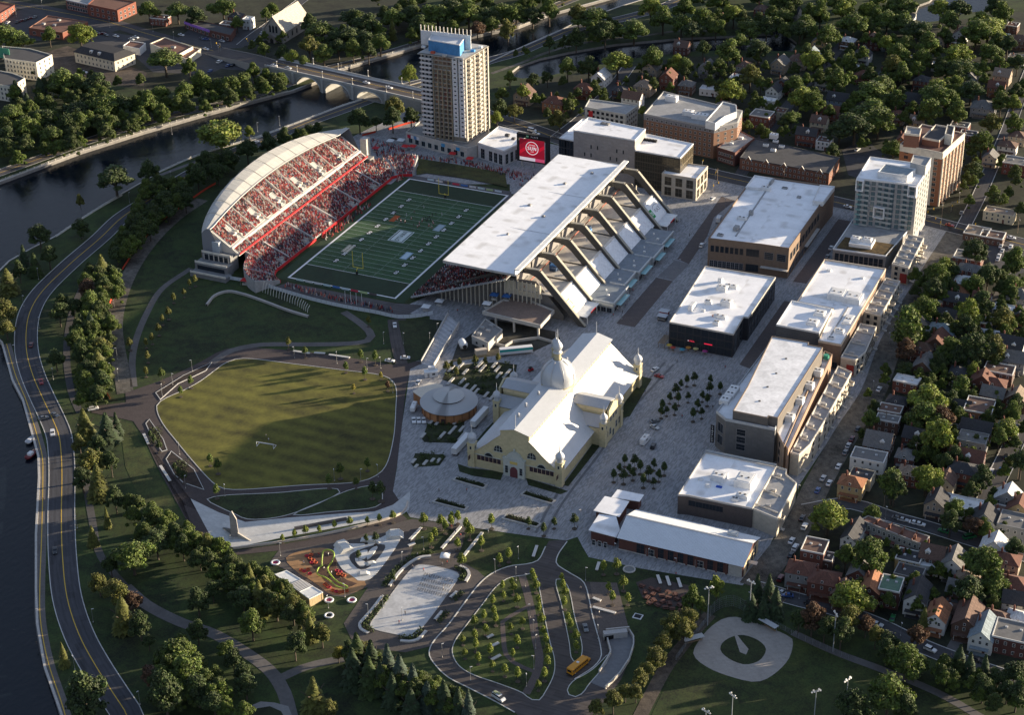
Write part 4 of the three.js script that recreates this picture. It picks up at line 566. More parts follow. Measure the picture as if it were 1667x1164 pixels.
{ // long brick hall with gabled metal roof
  const A = pts('1007,894', 0)[0], E = pts('1208,941', 0)[0], H = 5.9, d = 20, L = Math.hypot(E[0] - A[0], E[1] - A[1]), ry = Math.atan2(-(E[1] - A[1]), E[0] - A[0]);
  const t = T('brick_hall', 'long red brick hall with pale metal gable roof and white flat roofed wing', 'hall', A[0], 0, A[1], ry);
  const q = [[0, -d], [L, -d], [L, 0], [0, 0]]; P(t, 'wall', M([walls(q, 0, H), (g => (g.rotateY(Math.PI / 2), g))(extrudeZ([[0, H - .01], [d, H - .01], [d / 2, H + 3.6]], 0, L))]), BRICKD);
  const sl = (z0, y0, z1, y1) => { const g = beam(V(0, 0, 0), V(0, 0, 1), 1, 1); return fromTris([-.6, y0, z0, L + .6, y0, z0, L + .6, y1, z1, -.6, y0, z0, L + .6, y1, z1, -.6, y1, z1], [0, 0, L, 0, L, 11, 0, 0, L, 11, 0, 11]); };
  P(t, 'roof', M([sl(.9, H - .15, -d / 2, H + 3.8), sl(-d / 2, H + 3.8, -d - .9, H - .15)]), mat([.6, .62, .64], 'metal', { roughness: .55 })); P(t, 'ridge_cap', B(L + 1.2, .2, .7, L / 2, H + 3.72, -d / 2), STEEL);
  P(t, 'end_wall', B(.3, 5.6, 18, L + .12, .2, -d / 2), mat([.55, .44, .28], 'panel'));
  for (const z of [-15, -11, -5]) P(t, 'end_window', windowGeo(2, 4.6, 2, 3), [FRD, GLASS], L + .32, .6, z, Math.PI / 2);
  for (let i = 0; i < 9; i++) { const x = 9 + i * (L - 16) / 8.6; P(t, i === 1 || i === 6 ? 'door' : 'bay_door', windowGeo(3.4, i === 1 || i === 6 ? 3.2 : 4.6, 2, 2, .15), [i === 1 || i === 6 ? CONC : mat([.09, .045, .04]), GLASS], x, .2, .06); P(t, 'pier', B(.8, H - .3, .3, 0, 0, 0), BRICKD, x + 2.9, 0, .1); }
  P(t, 'plinth', B(L + .2, .4, .4, L / 2, 0, 0), CONC); P(t, 'canopy', B(3.6, .25, 2.2), CONC, L + 1.8, 3, -7); { P(t, 'roof_unit', M([B(4, 1.6, 2.4), B(3.2, .15, 1.8, 0, 1.6, 0)]), mat([.5, .52, .52]), L - 9, H + 2, -15); }
  P(t, 'corner_panel', B(5.4, 5, .25, L - 3, .3, .02), CONC);
  for (const [o, h] of [['1005,796.7 1048,805.3 1040.7,816 995,809.6', 5], ['984.5,807.5 1024,816 1008,841 966,831', 5.6], ['975,836.6 1003,841 1009,862.5 1003,874.4 958,862.5', 5.2]]) { const w = pts(o, h), l = w.map(p => { const v = t.worldToLocal ? V(p[0] - A[0], 0, p[1] - A[1]).applyAxisAngle(V(0, 1, 0), -ry) : 0; return [v.x, v.z]; }); const wing = P(t, 'wing', M([walls(inset(l, .8), 0, h - .2)]), BRICKD); P(wing, 'wing_roof', slab(l, h - .3, h), ROOFW); }
  for (const x of [-9.5, -7, -4.6]) P(t, 'arched_window', windowGeo(1.5, 2.6, 1, 2), [FRW, GLASS], x, 1.2, 2.8);
}
// ---------------------------------------------------------------- the stadium
// a seated spectator, low and simple: the stands hold thousands that nobody could count
const fanGeo = (() => { const a = new THREE.CylinderGeometry(.17, .24, .62, 6, 1); a.translate(0, .31, 0); const h = new THREE.IcosahedronGeometry(.15, 0); h.translate(0, .78, .03); const l = B(.36, .2, .5, 0, 0, .3); return M([a, h, l]); })();
function crowd(name, label, spots, seed, standing) {
  const r = rng(seed), im = new THREE.InstancedMesh(fanGeo, mat([1, 1, 1]), spots.length), m = new THREE.Matrix4(), q = new THREE.Quaternion(), c = new THREE.Color();
  const cols = [[.4, .035, .04], [.34, .03, .035], [.22, .02, .025], [.16, .018, .02], [.45, .12, .09], [.5, .07, .07], [.05, .03, .035], [.03, .03, .035], [.03, .03, .035], [.06, .06, .08], [.62, .58, .54], [.55, .5, .48], [.1, .12, .2], [.35, .25, .2], [.45, .33, .25], [.2, .05, .05]];
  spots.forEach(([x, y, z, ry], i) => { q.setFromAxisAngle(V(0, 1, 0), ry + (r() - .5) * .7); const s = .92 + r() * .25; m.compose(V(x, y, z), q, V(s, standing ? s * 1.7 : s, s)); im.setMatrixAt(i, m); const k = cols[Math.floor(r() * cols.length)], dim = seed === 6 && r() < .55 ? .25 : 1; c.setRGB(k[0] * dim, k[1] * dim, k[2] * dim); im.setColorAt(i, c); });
  im.name = numbered(name); im.userData = { kind: 'stuff', label }; im.castShadow = im.receiveShadow = true; scene.add(im);
}
{ // field
  const f = S('football_field', cap([[-36.5, -70], [36.5, -70], [36.5, 70.5], [-36.5, 70.5]], .07), mat([.026, .052, .022], 'turf'));
  const sub = (name, g, m) => { const k = new THREE.Mesh(g, m); k.name = name; k.receiveShadow = true; f.add(k); return k; };
  const W = 29.72, L = 66.75, Gz = 50.29, r2 = (x0, z0, x1, z1, y = .12) => cap([[x0, z0], [x1, z0], [x1, z1], [x0, z1]], y);
  sub('playing_turf', r2(-W, -L, W, L, .1), TURF);
  for (const s of [-1, 1]) { sub('boundary_line', r2(s * W - (s < 0 ? 1.1 : 0), -L - .9, s * W + (s > 0 ? 1.1 : 0), L + .9), LINEW); sub('boundary_line', r2(-W, s * L - (s < 0 ? .9 : 0), W, s * L + (s > 0 ? .9 : 0)), LINEW); sub('goal_line', r2(-W, s * Gz - .16, W, s * Gz + .16), LINEW); sub('end_zone', r2(-W, s > 0 ? Gz + .16 : -L, W, s > 0 ? L : -Gz - .16, .11), mat([.024, .045, .022], 'turf')); }
  const LW = mat([.42, .5, .44]);
  for (let i = 1; i < 22; i++) sub('yard_line', r2(-W, -Gz + i * 4.572 - .1, W, -Gz + i * 4.572 + .1), LW);
  for (const x of [-8.6, 8.6]) { const g = []; for (let i = 0; i < 110; i++) g.push(r2(x - .3, -Gz + i * .9144 - .07, x + .3, -Gz + i * .9144 + .07, .121)); sub('hash_marks', M(g), LW).userData.kind = 'stuff'; }
  const num = ['G', '10', '20', '30', '40', '50', '55'].map(s => canvasTex(96, 96, (g, w, h) => { g.fillStyle = '#10240f'; g.fillRect(0, 0, w, h); g.fillStyle = '#f4f4f4'; g.font = 'bold 82px sans-serif'; g.textAlign = 'center'; g.fillText(s, w / 2, 78); }));
  for (const x of [-17.5, 17.5]) for (let i = 1; i <= 10; i++) { const k = i <= 5 ? i : 11 - i, g = new THREE.PlaneGeometry(4.2, 3); g.rotateX(-Math.PI / 2); g.rotateY(x < 0 ? Math.PI / 2 : -Math.PI / 2); g.translate(x, .125, -Gz + i * 9.144); sub('yard_number', g, printMat(num[k])); }
  const logo = (x, z, w, d, base, txt, ink) => { const t = canvasTex(256, 128, (g, cw, ch) => { g.fillStyle = base; g.fillRect(0, 0, cw, ch); g.strokeStyle = ink; g.lineWidth = 8; g.strokeRect(12, 12, cw - 24, ch - 24); g.fillStyle = ink; g.font = 'bold 52px sans-serif'; g.textAlign = 'center'; txt.forEach((s, i) => g.fillText(s, cw / 2, txt.length > 1 ? 58 + i * 46 : 82)); }); const g = new THREE.PlaneGeometry(w, d); g.rotateX(-Math.PI / 2); g.rotateY(Math.PI / 2); g.translate(x, .128, z); sub('painted_logo', g, printMat(t)); };
  logo(0, 2, 14, 9, '#c4d0cf', ['OTTAWA'], '#2a4038'); logo(-18.5, 26, 9, 4, '#c9c5b2', ['REDBLACKS'], '#4a4a3c'); logo(13.4, 22, 8.5, 4, '#b4cad4', [''], '#2a5f93'); logo(14, -15, 8.5, 4, '#9fb0b8', [''], '#6a7f88'); logo(-13.5, -16.5, 8, 3.2, '#a3501f', [''], '#8a3d14');
  // goal posts
  const gp = T('goal_post', 'yellow goal post at the field end beside the flag poles', 'goal post', 0, .1, Gz);
  const yl = mat([.72, .58, .06], null, { roughness: .5 }); const post = o => { P(o, 'base', new THREE.CylinderGeometry(.55, .55, 1.7, 14), BLACK, 0, .85, .6); P(o, 'gooseneck', new THREE.TubeGeometry(new THREE.CatmullRomCurve3([V(0, .3, .6), V(0, 2, .6), V(0, 2.8, .3), V(0, 3.05, -1)]), 16, .16, 8), yl); P(o, 'crossbar', bar(V(-2.9, 3.05, -1), V(2.9, 3.05, -1), .14), yl); for (const s of [-1, 1]) P(o, 'upright', bar(V(s * 2.9, 3, -1), V(s * 2.9, 12, -1), .14), yl); };
  post(gp); copyOf(gp, 'yellow goal post at the field end below the apartment tower', 0, .1, -Gz, Math.PI);
  // low advertising boards behind the ends
  const cols = [[.55, .7, .74], [.72, .72, .7], [.12, .1, .1], [.6, .06, .1], [.08, .2, .5], [.7, .7, .7], [.6, .72, .7], [.5, .6, .3], [.65, .75, .8]], nm = ['pale blue', 'white', 'black', 'crimson', 'blue', 'plain white', 'pale green', 'lime', 'ice blue'];
  for (let e = 0; e < 2; e++) for (let i = 0; i < 9; i++) { const k = (i * (e ? 4 : 1) + e * 6) % 9, o = T('advertising_board', `low ${nm[k]} advertising board standing on the field end line ${e ? 'beside the flag poles' : 'below the grass bank'}`, 'advertising board', -18 + i * 5.2 + (e ? -5 : 0), .1, e ? L + 1.8 : -L - 2.6); P(o, 'panel', B(4.1, 1.1, .14), mat(cols[k])); P(o, 'foot', M([B(.1, .1, .9, -1.5, 0, -.3), B(.1, .1, .9, 1.5, 0, -.3)]), DGREY); }
}
sheet('running_track', '438,470 470,460 644,494 690,497 652,520 560,500', mat([.1, .09, .09], 'asphalt'), .06);
sheet('field_surround', '654,287 668,285 832,312 834,322 826,330', mat([.11, .105, .11], 'asphalt'), .085);
// north stand: curved veil over two tiers
{
  const t = T('grandstand', 'curved grandstand packed with red shirts under a pale slatted veil', 'grandstand', -60, 0, 0), ox = 60, zs = [...Array(28).keys()].map(i => 70 - i * 5.1);
  const q = z => Math.max(0, 1 - Math.pow((z - 3) / 66, 2)), topX = z => -73 - 4.2 * q(z), topY = z => 19.6 + 3.6 * q(z);
  const tier = (x0, y0, x1, y1, n, za, zb, f) => { const g = []; for (let i = 0; i < n; i++) { const k = i / n, xa = x0 + (x1 - x0) * k, xb = x0 + (x1 - x0) * (i + 1) / n, y = y0 + (y1 - y0) * k; g.push(B(xa - xb, Math.max(.3, y - (y0 - 1)), za - zb, (xa + xb) / 2 + ox, y0 - 1, (za + zb) / 2)); } return g; };
  P(t, 'lower_tier', M(tier(-39.5, 1.6, -57.5, 8.6, 20, 64, -62)), mat([.3, .3, .3], 'fine'));
  const ut = []; for (let i = 0; i < zs.length - 1; i++) { const z = (zs[i] + zs[i + 1]) / 2; ut.push(...tier(-57, 9.2, topX(z), topY(z), 24, zs[i], zs[i + 1])); }
  P(t, 'upper_tier', M(ut), mat([.4, .39, .37], 'fine'));
  P(t, 'front_fascia', B(.4, .8, 137, -56.7 + ox, 8.9, 1), RED); for (let i = 0; i < 3; i++) P(t, 'field_wall', B(.4, 1.5, 38, -39 + ox, .1, [43, -2, -43][i]), RED);
  P(t, 'walkway', B(1.3, .9, 137, -61.4 + ox, 11.4, 1), mat([.7, .67, .6], 'fine'));
  const lines = []; for (const z of [57, 45, 33, 21, 9, -3, -15, -27, -39, -51]) P(t, 'aisle', beam(V(-58 + ox, 10, z), V(topX(z) + ox, topY(z) + .1, z), .45, .4), mat([.42, .4, .36], 'fine'));
  for (const z of [50, 25, 0, -25, -50]) { P(t, 'aisle', beam(V(-40 + ox, 2.2, z), V(-55 + ox, 8.2, z), .7, .3), mat([.42, .4, .38], 'fine')); P(t, 'vomitory', M([B(3, 1.7, .3, -42 + ox, 1.8, z + 4), B(3, 1.7, .3, -42 + ox, 1.8, z + 7), B(3, 1.2, 3, -42.4 + ox, 1.4, z + 5.5)]), CONC); }
  for (const z of [61, 39, 17, -5, -27, -49]) P(t, 'vomitory', M([B(2.4, 2, .35, -64 + ox, 12.6, z), B(2.4, 2, .35, -64 + ox, 12.6, z - 4), B(.4, 2.6, 4.4, -65.4 + ox, 12.6, z - 2), B(5, 1.3, .5, -67 + ox, 15, z - .6), B(5, 1.3, .5, -67 + ox, 15, z - 3.4)]), mat([.66, .63, .56], 'fine'));
  // veil
  const ring2 = z => { const k = Math.max(0, 1 - Math.pow((z + 2) / 77, 2)), xo = -74.5 - 17.5 * Math.pow(k, .75), yo = 19.5 + 7 * k, a = V(topX(z) + 1.2, topY(z) + 1.6, z), w = a.x - xo; return [a, V(a.x - w * .35, a.y + 2.6 * k + .2, z), V(a.x - w * .72, yo + 2.4 * k, z), V(xo, yo - 1.5, z), V(xo - 2.2 * k, yo * .62, z), V(xo - 1 * k, yo * .3, z), V(xo + 2, 0, z)]; };
  const zz = [...Array(41).keys()].map(i => 72 - i * 147 / 40), R = zz.map(ring2);
  { const pos = [], uv = []; let s = 0; for (let i = 0; i < R.length - 1; i++) { let u = 0; for (let j = 0; j < 6; j++) { const A = R[i][j], Bq = R[i + 1][j], C = R[i + 1][j + 1], D = R[i][j + 1], dv = A.distanceTo(D), ds = A.distanceTo(Bq); for (const [p, a, b] of [[A, s, u], [Bq, s + ds, u], [C, s + ds, u + dv], [A, s, u], [C, s + ds, u + dv], [D, s, u + dv]]) { pos.push(p.x + ox, p.y, p.z); uv.push(b, a); } u += dv; } s += zz[i] - zz[i + 1]; }
    P(t, 'roof_veil', fromTris(pos, uv), mat([.43, .42, .39], 'veil', { side: THREE.DoubleSide })); }
  for (let i = 0; i < 11; i++) { const z = 58 - i * 11.6, k = ring2(z).map(p => V(p.x + ox, p.y + .12, p.z)); P(t, 'rib', new THREE.TubeGeometry(new THREE.CatmullRomCurve3(k.slice(0, 5)), 14, .09, 5), mat([.3, .29, .26])); }
  for (const z of [72, -75]) { const k = ring2(z), g = []; const pos = []; for (let j = 0; j < 6; j++) { const a = k[j], b = k[j + 1]; pos.push(-62 + ox, 0, z, a.x + ox, a.y, a.z, b.x + ox, b.y, b.z); } P(t, 'end_wall', fromTris(pos), mat([.26, .27, .3], 'panel', { side: THREE.DoubleSide })); }
  P(t, 'back_wall', M(zs.slice(0, -1).map((z, i) => B(.4, topY(z), 5, topX(z - 2.5) - .4 + ox, 0, z - 2.5))), GREY);
  P(t, 'edge_rail', new THREE.TubeGeometry(new THREE.CatmullRomCurve3(R.map(r => V(r[0].x + ox, r[0].y + .3, r[0].z))), 60, .24, 6), mat([.6, .59, .56]));
  // terraces and stair tower at the near end, concourse building
  P(t, 'end_terrace', M([B(17, 9, 7, -68 + ox, 0, 71), B(19, 5.5, 6, -68 + ox, 0, 77), B(21, 2.2, 6, -67 + ox, 0, 82)]), mat([.2, .2, .2], 'panel')); P(t, 'terrace_glass', M([B(14, 3.6, .12, -68 + ox, 4.6, 74.58), B(16, 3, .12, -68 + ox, 1.4, 80.08)]), GLASS); for (let i = 0; i < 6; i++) P(t, 'terrace_column', B(.4, 4, .4), CONC, -75 + ox + i * 2.9, 4.8, 74.8); P(t, 'end_terrace_wall', M([B(17, 1.1, .3, -68 + ox, 9, 74.3), B(19, 1.1, .3, -68 + ox, 5.5, 79.8), B(21, 1, .3, -67 + ox, 2.2, 84.8)]), mat([.6, .57, .5], 'fine')); P(t, 'stair_tower', B(4, 15, 4.5, -69 + ox, 0, 70.4), mat([.36, .4, .44], 'panel'));
  P(t, 'stair_tower', B(4, 17, 4.5, -62 + ox, 0, -75), mat([.4, .4, .38], 'panel')); P(t, 'end_terrace', M([B(10, 8, 5, -60 + ox, 0, -69.5), B(8, 5, 5, -56 + ox, 0, -72)]), CONCD);
  // curved end seating
  for (const [nm, cx, cz, a0, a1] of [['corner_tier', -26, 62, Math.PI * .62, Math.PI], ['corner_tier', -27, -58, Math.PI, Math.PI * 1.42]]) { const g = []; for (let i = 0; i < 16; i++) { const r0 = 13.5 + i * .95, r1 = r0 + .95, y = 1.6 + i * .34, sh = new THREE.Shape(); sh.absarc(0, 0, r1, a0, a1, false); sh.absarc(0, 0, r0, a1, a0, true); const e = new THREE.ExtrudeGeometry(sh, { depth: y, bevelEnabled: false, curveSegments: 12 }); e.rotateX(Math.PI / 2); e.scale(1, 1, 1); e.translate(cx + ox, y, cz); g.push(e); } P(t, nm, M(g), GREY); const w = new THREE.Shape(); w.absarc(0, 0, 13.5, a0, a1, false); w.absarc(0, 0, 13.1, a1, a0, true); const e = new THREE.ExtrudeGeometry(w, { depth: 1.5, bevelEnabled: false, curveSegments: 12 }); e.rotateX(Math.PI / 2); e.translate(cx + ox, 1.6, cz); P(t, 'field_wall', norm(e), RED); }
  const sp = [], r = rng(77);
  for (let i = 0; i < 20; i++) for (let z = -61.5; z < 63; z += .72) { const m = ((z % 25) + 25) % 25; if (m < .7 || m > 24.4 || r() < .06 || (i < 4 && m > 3.8 && m < 7.4)) continue; sp.push([-39.5 - (i + .6) * 18 / 20, 1.6 + 7 * i / 20, z + r() * .2, Math.PI / 2]); }
  for (let i = 0; i < 24; i++) for (let z = -66; z < 69.4; z += .72) { const k = (i + .6) / 24, x = -57 + (topX(z) + 57) * k, y = 9.2 + (topY(z) - 9.2) * i / 24, m = (((z - 9) % 12) + 12) % 12, v = (((z - 17) % 22) + 22) % 22; if (m < .7 || m > 11.4 || Math.abs(x + 61.4) < 1 || r() < .05 || (v > 17.5 && x < -62 && x > -70.5)) continue; sp.push([x, y, z + r() * .2, Math.PI / 2]); }
  for (const [cx, cz, a0, a1] of [[-26, 62, Math.PI * .62, Math.PI], [-27, -58, Math.PI, Math.PI * 1.42]]) for (let i = 0; i < 16; i++) { const rr = 14 + i * .95; for (let a = a0 + .04; a < a1 - .04; a += .72 / rr) { if (r() < .08 || Math.abs(a - (a0 + a1) / 2) < .8 / rr) continue; sp.push([cx + rr * Math.cos(a), 1.6 + i * .34, cz + rr * Math.sin(a), Math.PI / 2 - a + Math.PI]); } }
  crowd('seated_crowd', 'crowd in red, black and white filling the curved grandstand', sp, 5);
}
// south stand: flat white roof on eight inclined concrete frames
{
  const t = T('roofed_grandstand', 'concrete grandstand with big flat white roof on eight inclined frames', 'grandstand', 90, 0, 0), ox = -90;
  const X = p => p.map(([x, y]) => [x + ox, y]);
  const roofM = mat([.76, .76, .76], 'membrane', { roughness: .7 });
  { const g = fromTris([57.5 + ox, 26, 67, 96.4 + ox, 25.4, 67, 96.4 + ox, 25.4, -75, 57.5 + ox, 26, 67, 96.4 + ox, 25.4, -75, 57.5 + ox, 26, -75], [0, 0, 39, 0, 39, 142, 0, 0, 39, 142, 0, 142]); P(t, 'roof', g, roofM); }
  P(t, 'roof_edge', M([B(.3, 1.3, 142, 57.4 + ox, 24.7, -4), B(39, 1, .3, 77 + ox, 24.7, 67.1), B(39, 1, .3, 77 + ox, 24.7, -75.1), fromTris([57.5 + ox, 24.8, 67, 96.4 + ox, 24.6, -75, 96.4 + ox, 24.6, 67, 57.5 + ox, 24.8, 67, 57.5 + ox, 24.8, -75, 96.4 + ox, 24.6, -75], [0, 0, 1, 1, 1, 0, 0, 0, 0, 1, 1, 1])]), CONC);
  P(t, 'roof_lip', M([beam(V(95.6 + ox, 26.8, 67.4), V(95.6 + ox, 26.8, -75.4), .5, 3.4), beam(V(96.9 + ox, 28.2, 67.4), V(96.9 + ox, 28.2, -75.4), 2.4, .5)]), mat([.72, .71, .67], 'fine'));
  for (const [x, z, w] of [[76, -40, 1.6], [70, -8, 1.8], [82, 2, 1.6], [74, 28, 1.2], [84, -58, 1.4]]) P(t, 'roof_hatch', M([B(w, .5, w), B(w * .6, .3, w * .6, 0, .5, 0)]), mat([.3, .29, .28], 'fine'), x + ox, 25.8, z);
  for (const z of [-27.5, 19.8]) P(t, 'roof_joint', B(38, .06, .3, 77 + ox, 25.72, z), mat([.5, .5, .5]));
  const out = X([[128.6, 0], [105.6, 25], [104.2, 25.9], [97.4, 25.7], [95.4, 24.5], [86, 22.6], [44, 3.4], [44, 1.4], [80, 17.4], [86, 20.2], [91, 22.2], [96, 23.3], [100, 23.3], [103, 22.2], [105.6, 20.2], [109, 16.6], [125.2, 0]]);
  const fr = norm(extrudeZ(out, -.75, .75, .05));
  { const u = fr.attributes.uv, p = fr.attributes.position; }
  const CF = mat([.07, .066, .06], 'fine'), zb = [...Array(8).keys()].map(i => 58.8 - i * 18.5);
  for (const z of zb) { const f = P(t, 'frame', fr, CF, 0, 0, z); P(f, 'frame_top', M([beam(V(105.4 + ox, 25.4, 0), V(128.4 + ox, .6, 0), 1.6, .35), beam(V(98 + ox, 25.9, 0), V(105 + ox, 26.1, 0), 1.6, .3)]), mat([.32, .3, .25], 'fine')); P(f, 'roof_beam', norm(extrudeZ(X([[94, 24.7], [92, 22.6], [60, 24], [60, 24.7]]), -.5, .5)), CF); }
  for (let i = 0; i < 7; i++) { const z = (zb[i] + zb[i + 1]) / 2, w = 16.6, a = V(122.2 + ox, 4.8, z), b = V(114.4 + ox, 12.9, z); P(t, 'sloping_panel', (g => (g.rotateY(0), g))(beam(a, b, w, .3)), mat([.75, .76, .77], 'fine')); P(t, 'rear_terrace', B(22, .5, w, 103.4 + ox, 12.6, z), mat([.52, .48, .42], 'blotch')); P(t, 'terrace_step', B(1, 1.2, w, 114 + ox, 12.6, z), mat([.6, .58, .54], 'fine')); P(t, 'lamp', M([bar(V(106 + ox, 13, z), V(106 + ox, 18, z), .14)]), DGREY); P(t, 'terrace_unit', B(1.6, .9, 1.6, 109 + ox, 13.1, z + 3), CONC); P(t, 'rear_wall', B(.5, 10, w, 92 + ox, 13, z), CONCD); P(t, 'terrace_rail', B(.15, .7, w, 96 + ox, 14.4, z), mat([.3, .1, .07])); }
  for (const [z, c] of [[30, 1], [-15, 1]]) for (let i = 0; i < 3; i++) P(t, 'awning', new RoundedBoxGeometry(3.4, 1.6, 2.8, 1, .2), mat(i % 2 ? [.1, .25, .5] : [.03, .06, .12]), 98 + ox + i * 1.4, 14, z - 3 + i * 3);
  const td = (bg) => canvasTex(512, 256, (g, w, h) => { g.fillStyle = '#eef0f0'; g.fillRect(0, 0, w, h); g.fillStyle = bg; g.fillRect(20, 70, 130, 130); g.strokeStyle = bg; g.strokeRect(20, 70, 130, 130); g.fillStyle = bg === '#e7ebea' ? '#b9d63a' : '#fff'; g.font = 'bold 80px serif'; g.textAlign = 'center'; g.fillText('TD', 85, 164); if (bg === '#e7ebea') { g.strokeStyle = '#b9d63a'; g.lineWidth = 16; g.strokeRect(28, 78, 114, 114); } g.fillStyle = bg === '#e7ebea' ? '#9a9ea0' : '#333'; g.font = '76px sans-serif'; g.fillText('PLACE', 325, 164); g.strokeStyle = g.fillStyle; g.lineWidth = 5; g.beginPath(); g.arc(330, 330, 270, 4.2, 5.2); g.stroke(); });
  for (const [i, bg] of [[0, '#e7ebea'], [6, '#149447']]) { const z = (zb[i] + zb[i + 1]) / 2, g = new THREE.PlaneGeometry(16.2, 9.6), s = P(t, 'name_sign', g, printMat(td(bg))); const d = V(122.2 - 114.4, 4.8 - 12.9, 0).normalize(), nrm = V(-d.y, d.x, 0).normalize(); s.quaternion.setFromRotationMatrix(new THREE.Matrix4().makeBasis(V(0, 0, -1), d.clone().negate(), nrm)); s.position.set(118.5 + ox, 8.9, z).addScaledVector(nrm, .3); P(t, 'entrance_canopy', M([B(7, .4, 16, 125 + ox, 4.3, z), B(.3, 4.3, .3, 128 + ox, 0, z - 6), B(.3, 4.3, .3, 128 + ox, 0, z + 6)]), WHITE); P(t, 'red_sign', B(.2, .8, 6, 128.6 + ox, 4.3, z), REDB); }
  const tg = []; for (let i = 0; i < 40; i++) { const x = 38 + i * 1.3, y = 1.6 + i * .5; tg.push(B(1.3, .55, 139, x + .65 + ox, y - .5, -4)); } P(t, 'seating_tier', M(tg), GREY);
  for (const z of [66, -74]) { const n = 26; for (let i = 0; i < n; i++) { const x = 47 + i * 2.3, ytop = x < 88 ? 2.2 + (x - 44) * .42 : x < 104 ? 19 : Math.max(1, 19 - (x - 104) * 1.06); if (x < 108 && x > 50) P(t, 'fin', B(.35, Math.max(1, Math.min(18.6, ytop - 1.2)), .8), mat([.5, .46, .38], 'fine'), x + ox, 0, z > 0 ? 58.3 : -70.2); } P(t, 'end_infill', norm(extrudeZ(X([[48, 1.5], [84, 17.6], [102, 18.4], [116, 3], [116, .2], [48, .2]]), z > 0 ? 56.4 : -69.8, z > 0 ? 56.8 : -69.4)), mat([.16, .15, .14], 'fine')); }
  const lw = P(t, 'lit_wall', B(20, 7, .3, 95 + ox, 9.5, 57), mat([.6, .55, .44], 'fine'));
  // shops along the street side
  const seg = [[-47, -30], [-29, -14], [-13, 4], [5, 20], [21, 40.5]];
  seg.forEach(([a, b], i) => { const x1 = [134.2, 135.6, 134.6, 133.2, 135.6][i], zc = (a + b) / 2, L = b - a + 1; P(t, 'shop', B(x1 - 121, 5.2, L, (x1 + 121) / 2 + ox, 0, zc), mat([.34, .36, .37], 'panel')); P(t, 'shop_roof', B(x1 - 121.4, .12, L - .4, (x1 + 121) / 2 + ox, 5.2, zc), mat([.2, .23, .26], 'blotch')); P(t, 'shop_parapet', M([B(.5, .8, L, x1 + ox, 5.1, zc), B(x1 - 125, .8, .4, (x1 + 126) / 2 + ox, 5.1, b + .2)]), mat([.5, .52, .53], 'fine')); P(t, 'glass_canopy', B(2.6, .15, L * .6, x1 + 1.5 + ox, 3.6, zc + 1), mat([.28, .5, .52], null, { roughness: .15 })); P(t, 'fascia_sign', B(.15, .7, L * .55, x1 + .35 + ox, 2.7, zc), i % 2 ? REDB : mat([.4, .1, .08])); for (let k = 0; k < 3; k++) P(t, 'shop_window', windowGeo(L / 4, 2.5, 2, 1), [FRG, GLASS], x1 + .08 + ox, .3, a + (k + .6) * L / 3.3, Math.PI / 2); P(t, 'roof_vent', new THREE.CylinderGeometry(.35, .45, .9, 10), WHITE, 126 + ox + i % 3, 5.7, zc - 2); P(t, 'roof_vent', new RoundedBoxGeometry(1.2, .9, 1, 1, .1), WHITE, 130 + ox - i % 2, 5.7, zc + 3); });
  { const lt = P(t, 'shop_sign', B(9, 1.3, .15, 131 + ox, 3.8, 41.2), mat([.7, .68, .6])); for (let k = 0; k < 4; k++) P(t, 'shop_window', windowGeo(2.6, 2.6, 2, 1), [FRG, GLASS], 124.5 + ox + k * 3, .3, 41.1, 0); }
  // event deck at the near end
  const dk = pts('785,508 836,478 902.6,506 880,531', 7); P(t, 'event_deck', slab(dk.map(p => [p[0] + ox, p[1]]), 5.6, 6.6), CONC); P(t, 'event_deck_paving', cap(inset(dk, .6).map(p => [p[0] + ox, p[1]]), 6.63), mat([.22, .16, .13], 'brickpave')); P(t, 'deck_parapet', ring(dk.map(p => [p[0] + ox, p[1]]), .5, 6.6, 7.5), CONC); { const p = G(878, 531, 7); P(t, 'deck_post', B(.9, 5.6, .9), CONC, p.x + ox - 1, 0, p.z - 1); P(t, 'deck_post', B(.9, 5.6, .9), CONC, p.x + ox - 14, 0, p.z - 2); P(t, 'deck_post', B(.9, 5.6, .9), CONC, p.x + ox - 24, 0, p.z - 3); }
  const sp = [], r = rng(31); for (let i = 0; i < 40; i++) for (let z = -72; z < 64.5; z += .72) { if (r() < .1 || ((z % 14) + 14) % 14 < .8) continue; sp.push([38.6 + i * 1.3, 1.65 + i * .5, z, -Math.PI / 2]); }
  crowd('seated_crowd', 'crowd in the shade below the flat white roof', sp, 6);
}
{ // standing crowds on the concourses
  const r = rng(5), put = (s, n, h = 0) => { const p = pxPoly(s), xs = p.map(a => a[0]), ys = p.map(a => a[1]), out = []; let g = 0; while (out.length < n && g++ < n * 30) { const x = Math.min(...xs) + r() * (Math.max(...xs) - Math.min(...xs)), y = Math.min(...ys) + r() * (Math.max(...ys) - Math.min(...ys)); if (inPoly(x, y, p)) { const w = G(x, y, h); out.push([w.x, h, w.z, r() * 6]); } } return out; };
  crowd('standing_crowd', 'dense strolling crowd between the apartment tower and the grass bank', [...put('610,248 690,254 780,266 850,282 848,296 760,270 680,258 620,262', 330), ...put('600,225 650,238 660,250 610,252', 110), ...put('850,283 900,290 880,310 845,305', 60)], 9, true);
  crowd('standing_crowd', 'spectators standing along the fence of the curved walk', put('466,462 560,486 640,504 640,509 560,492 462,468', 170), 10, true);
  crowd('standing_crowd', 'teams and staff gathered on the sideline below the red wall', [...put('520,388 548,368 600,328 606,334 560,372 532,392', 120, .1), ...put('646,290 656,288 654,295 645,297', 22, .1)], 12, true);
}
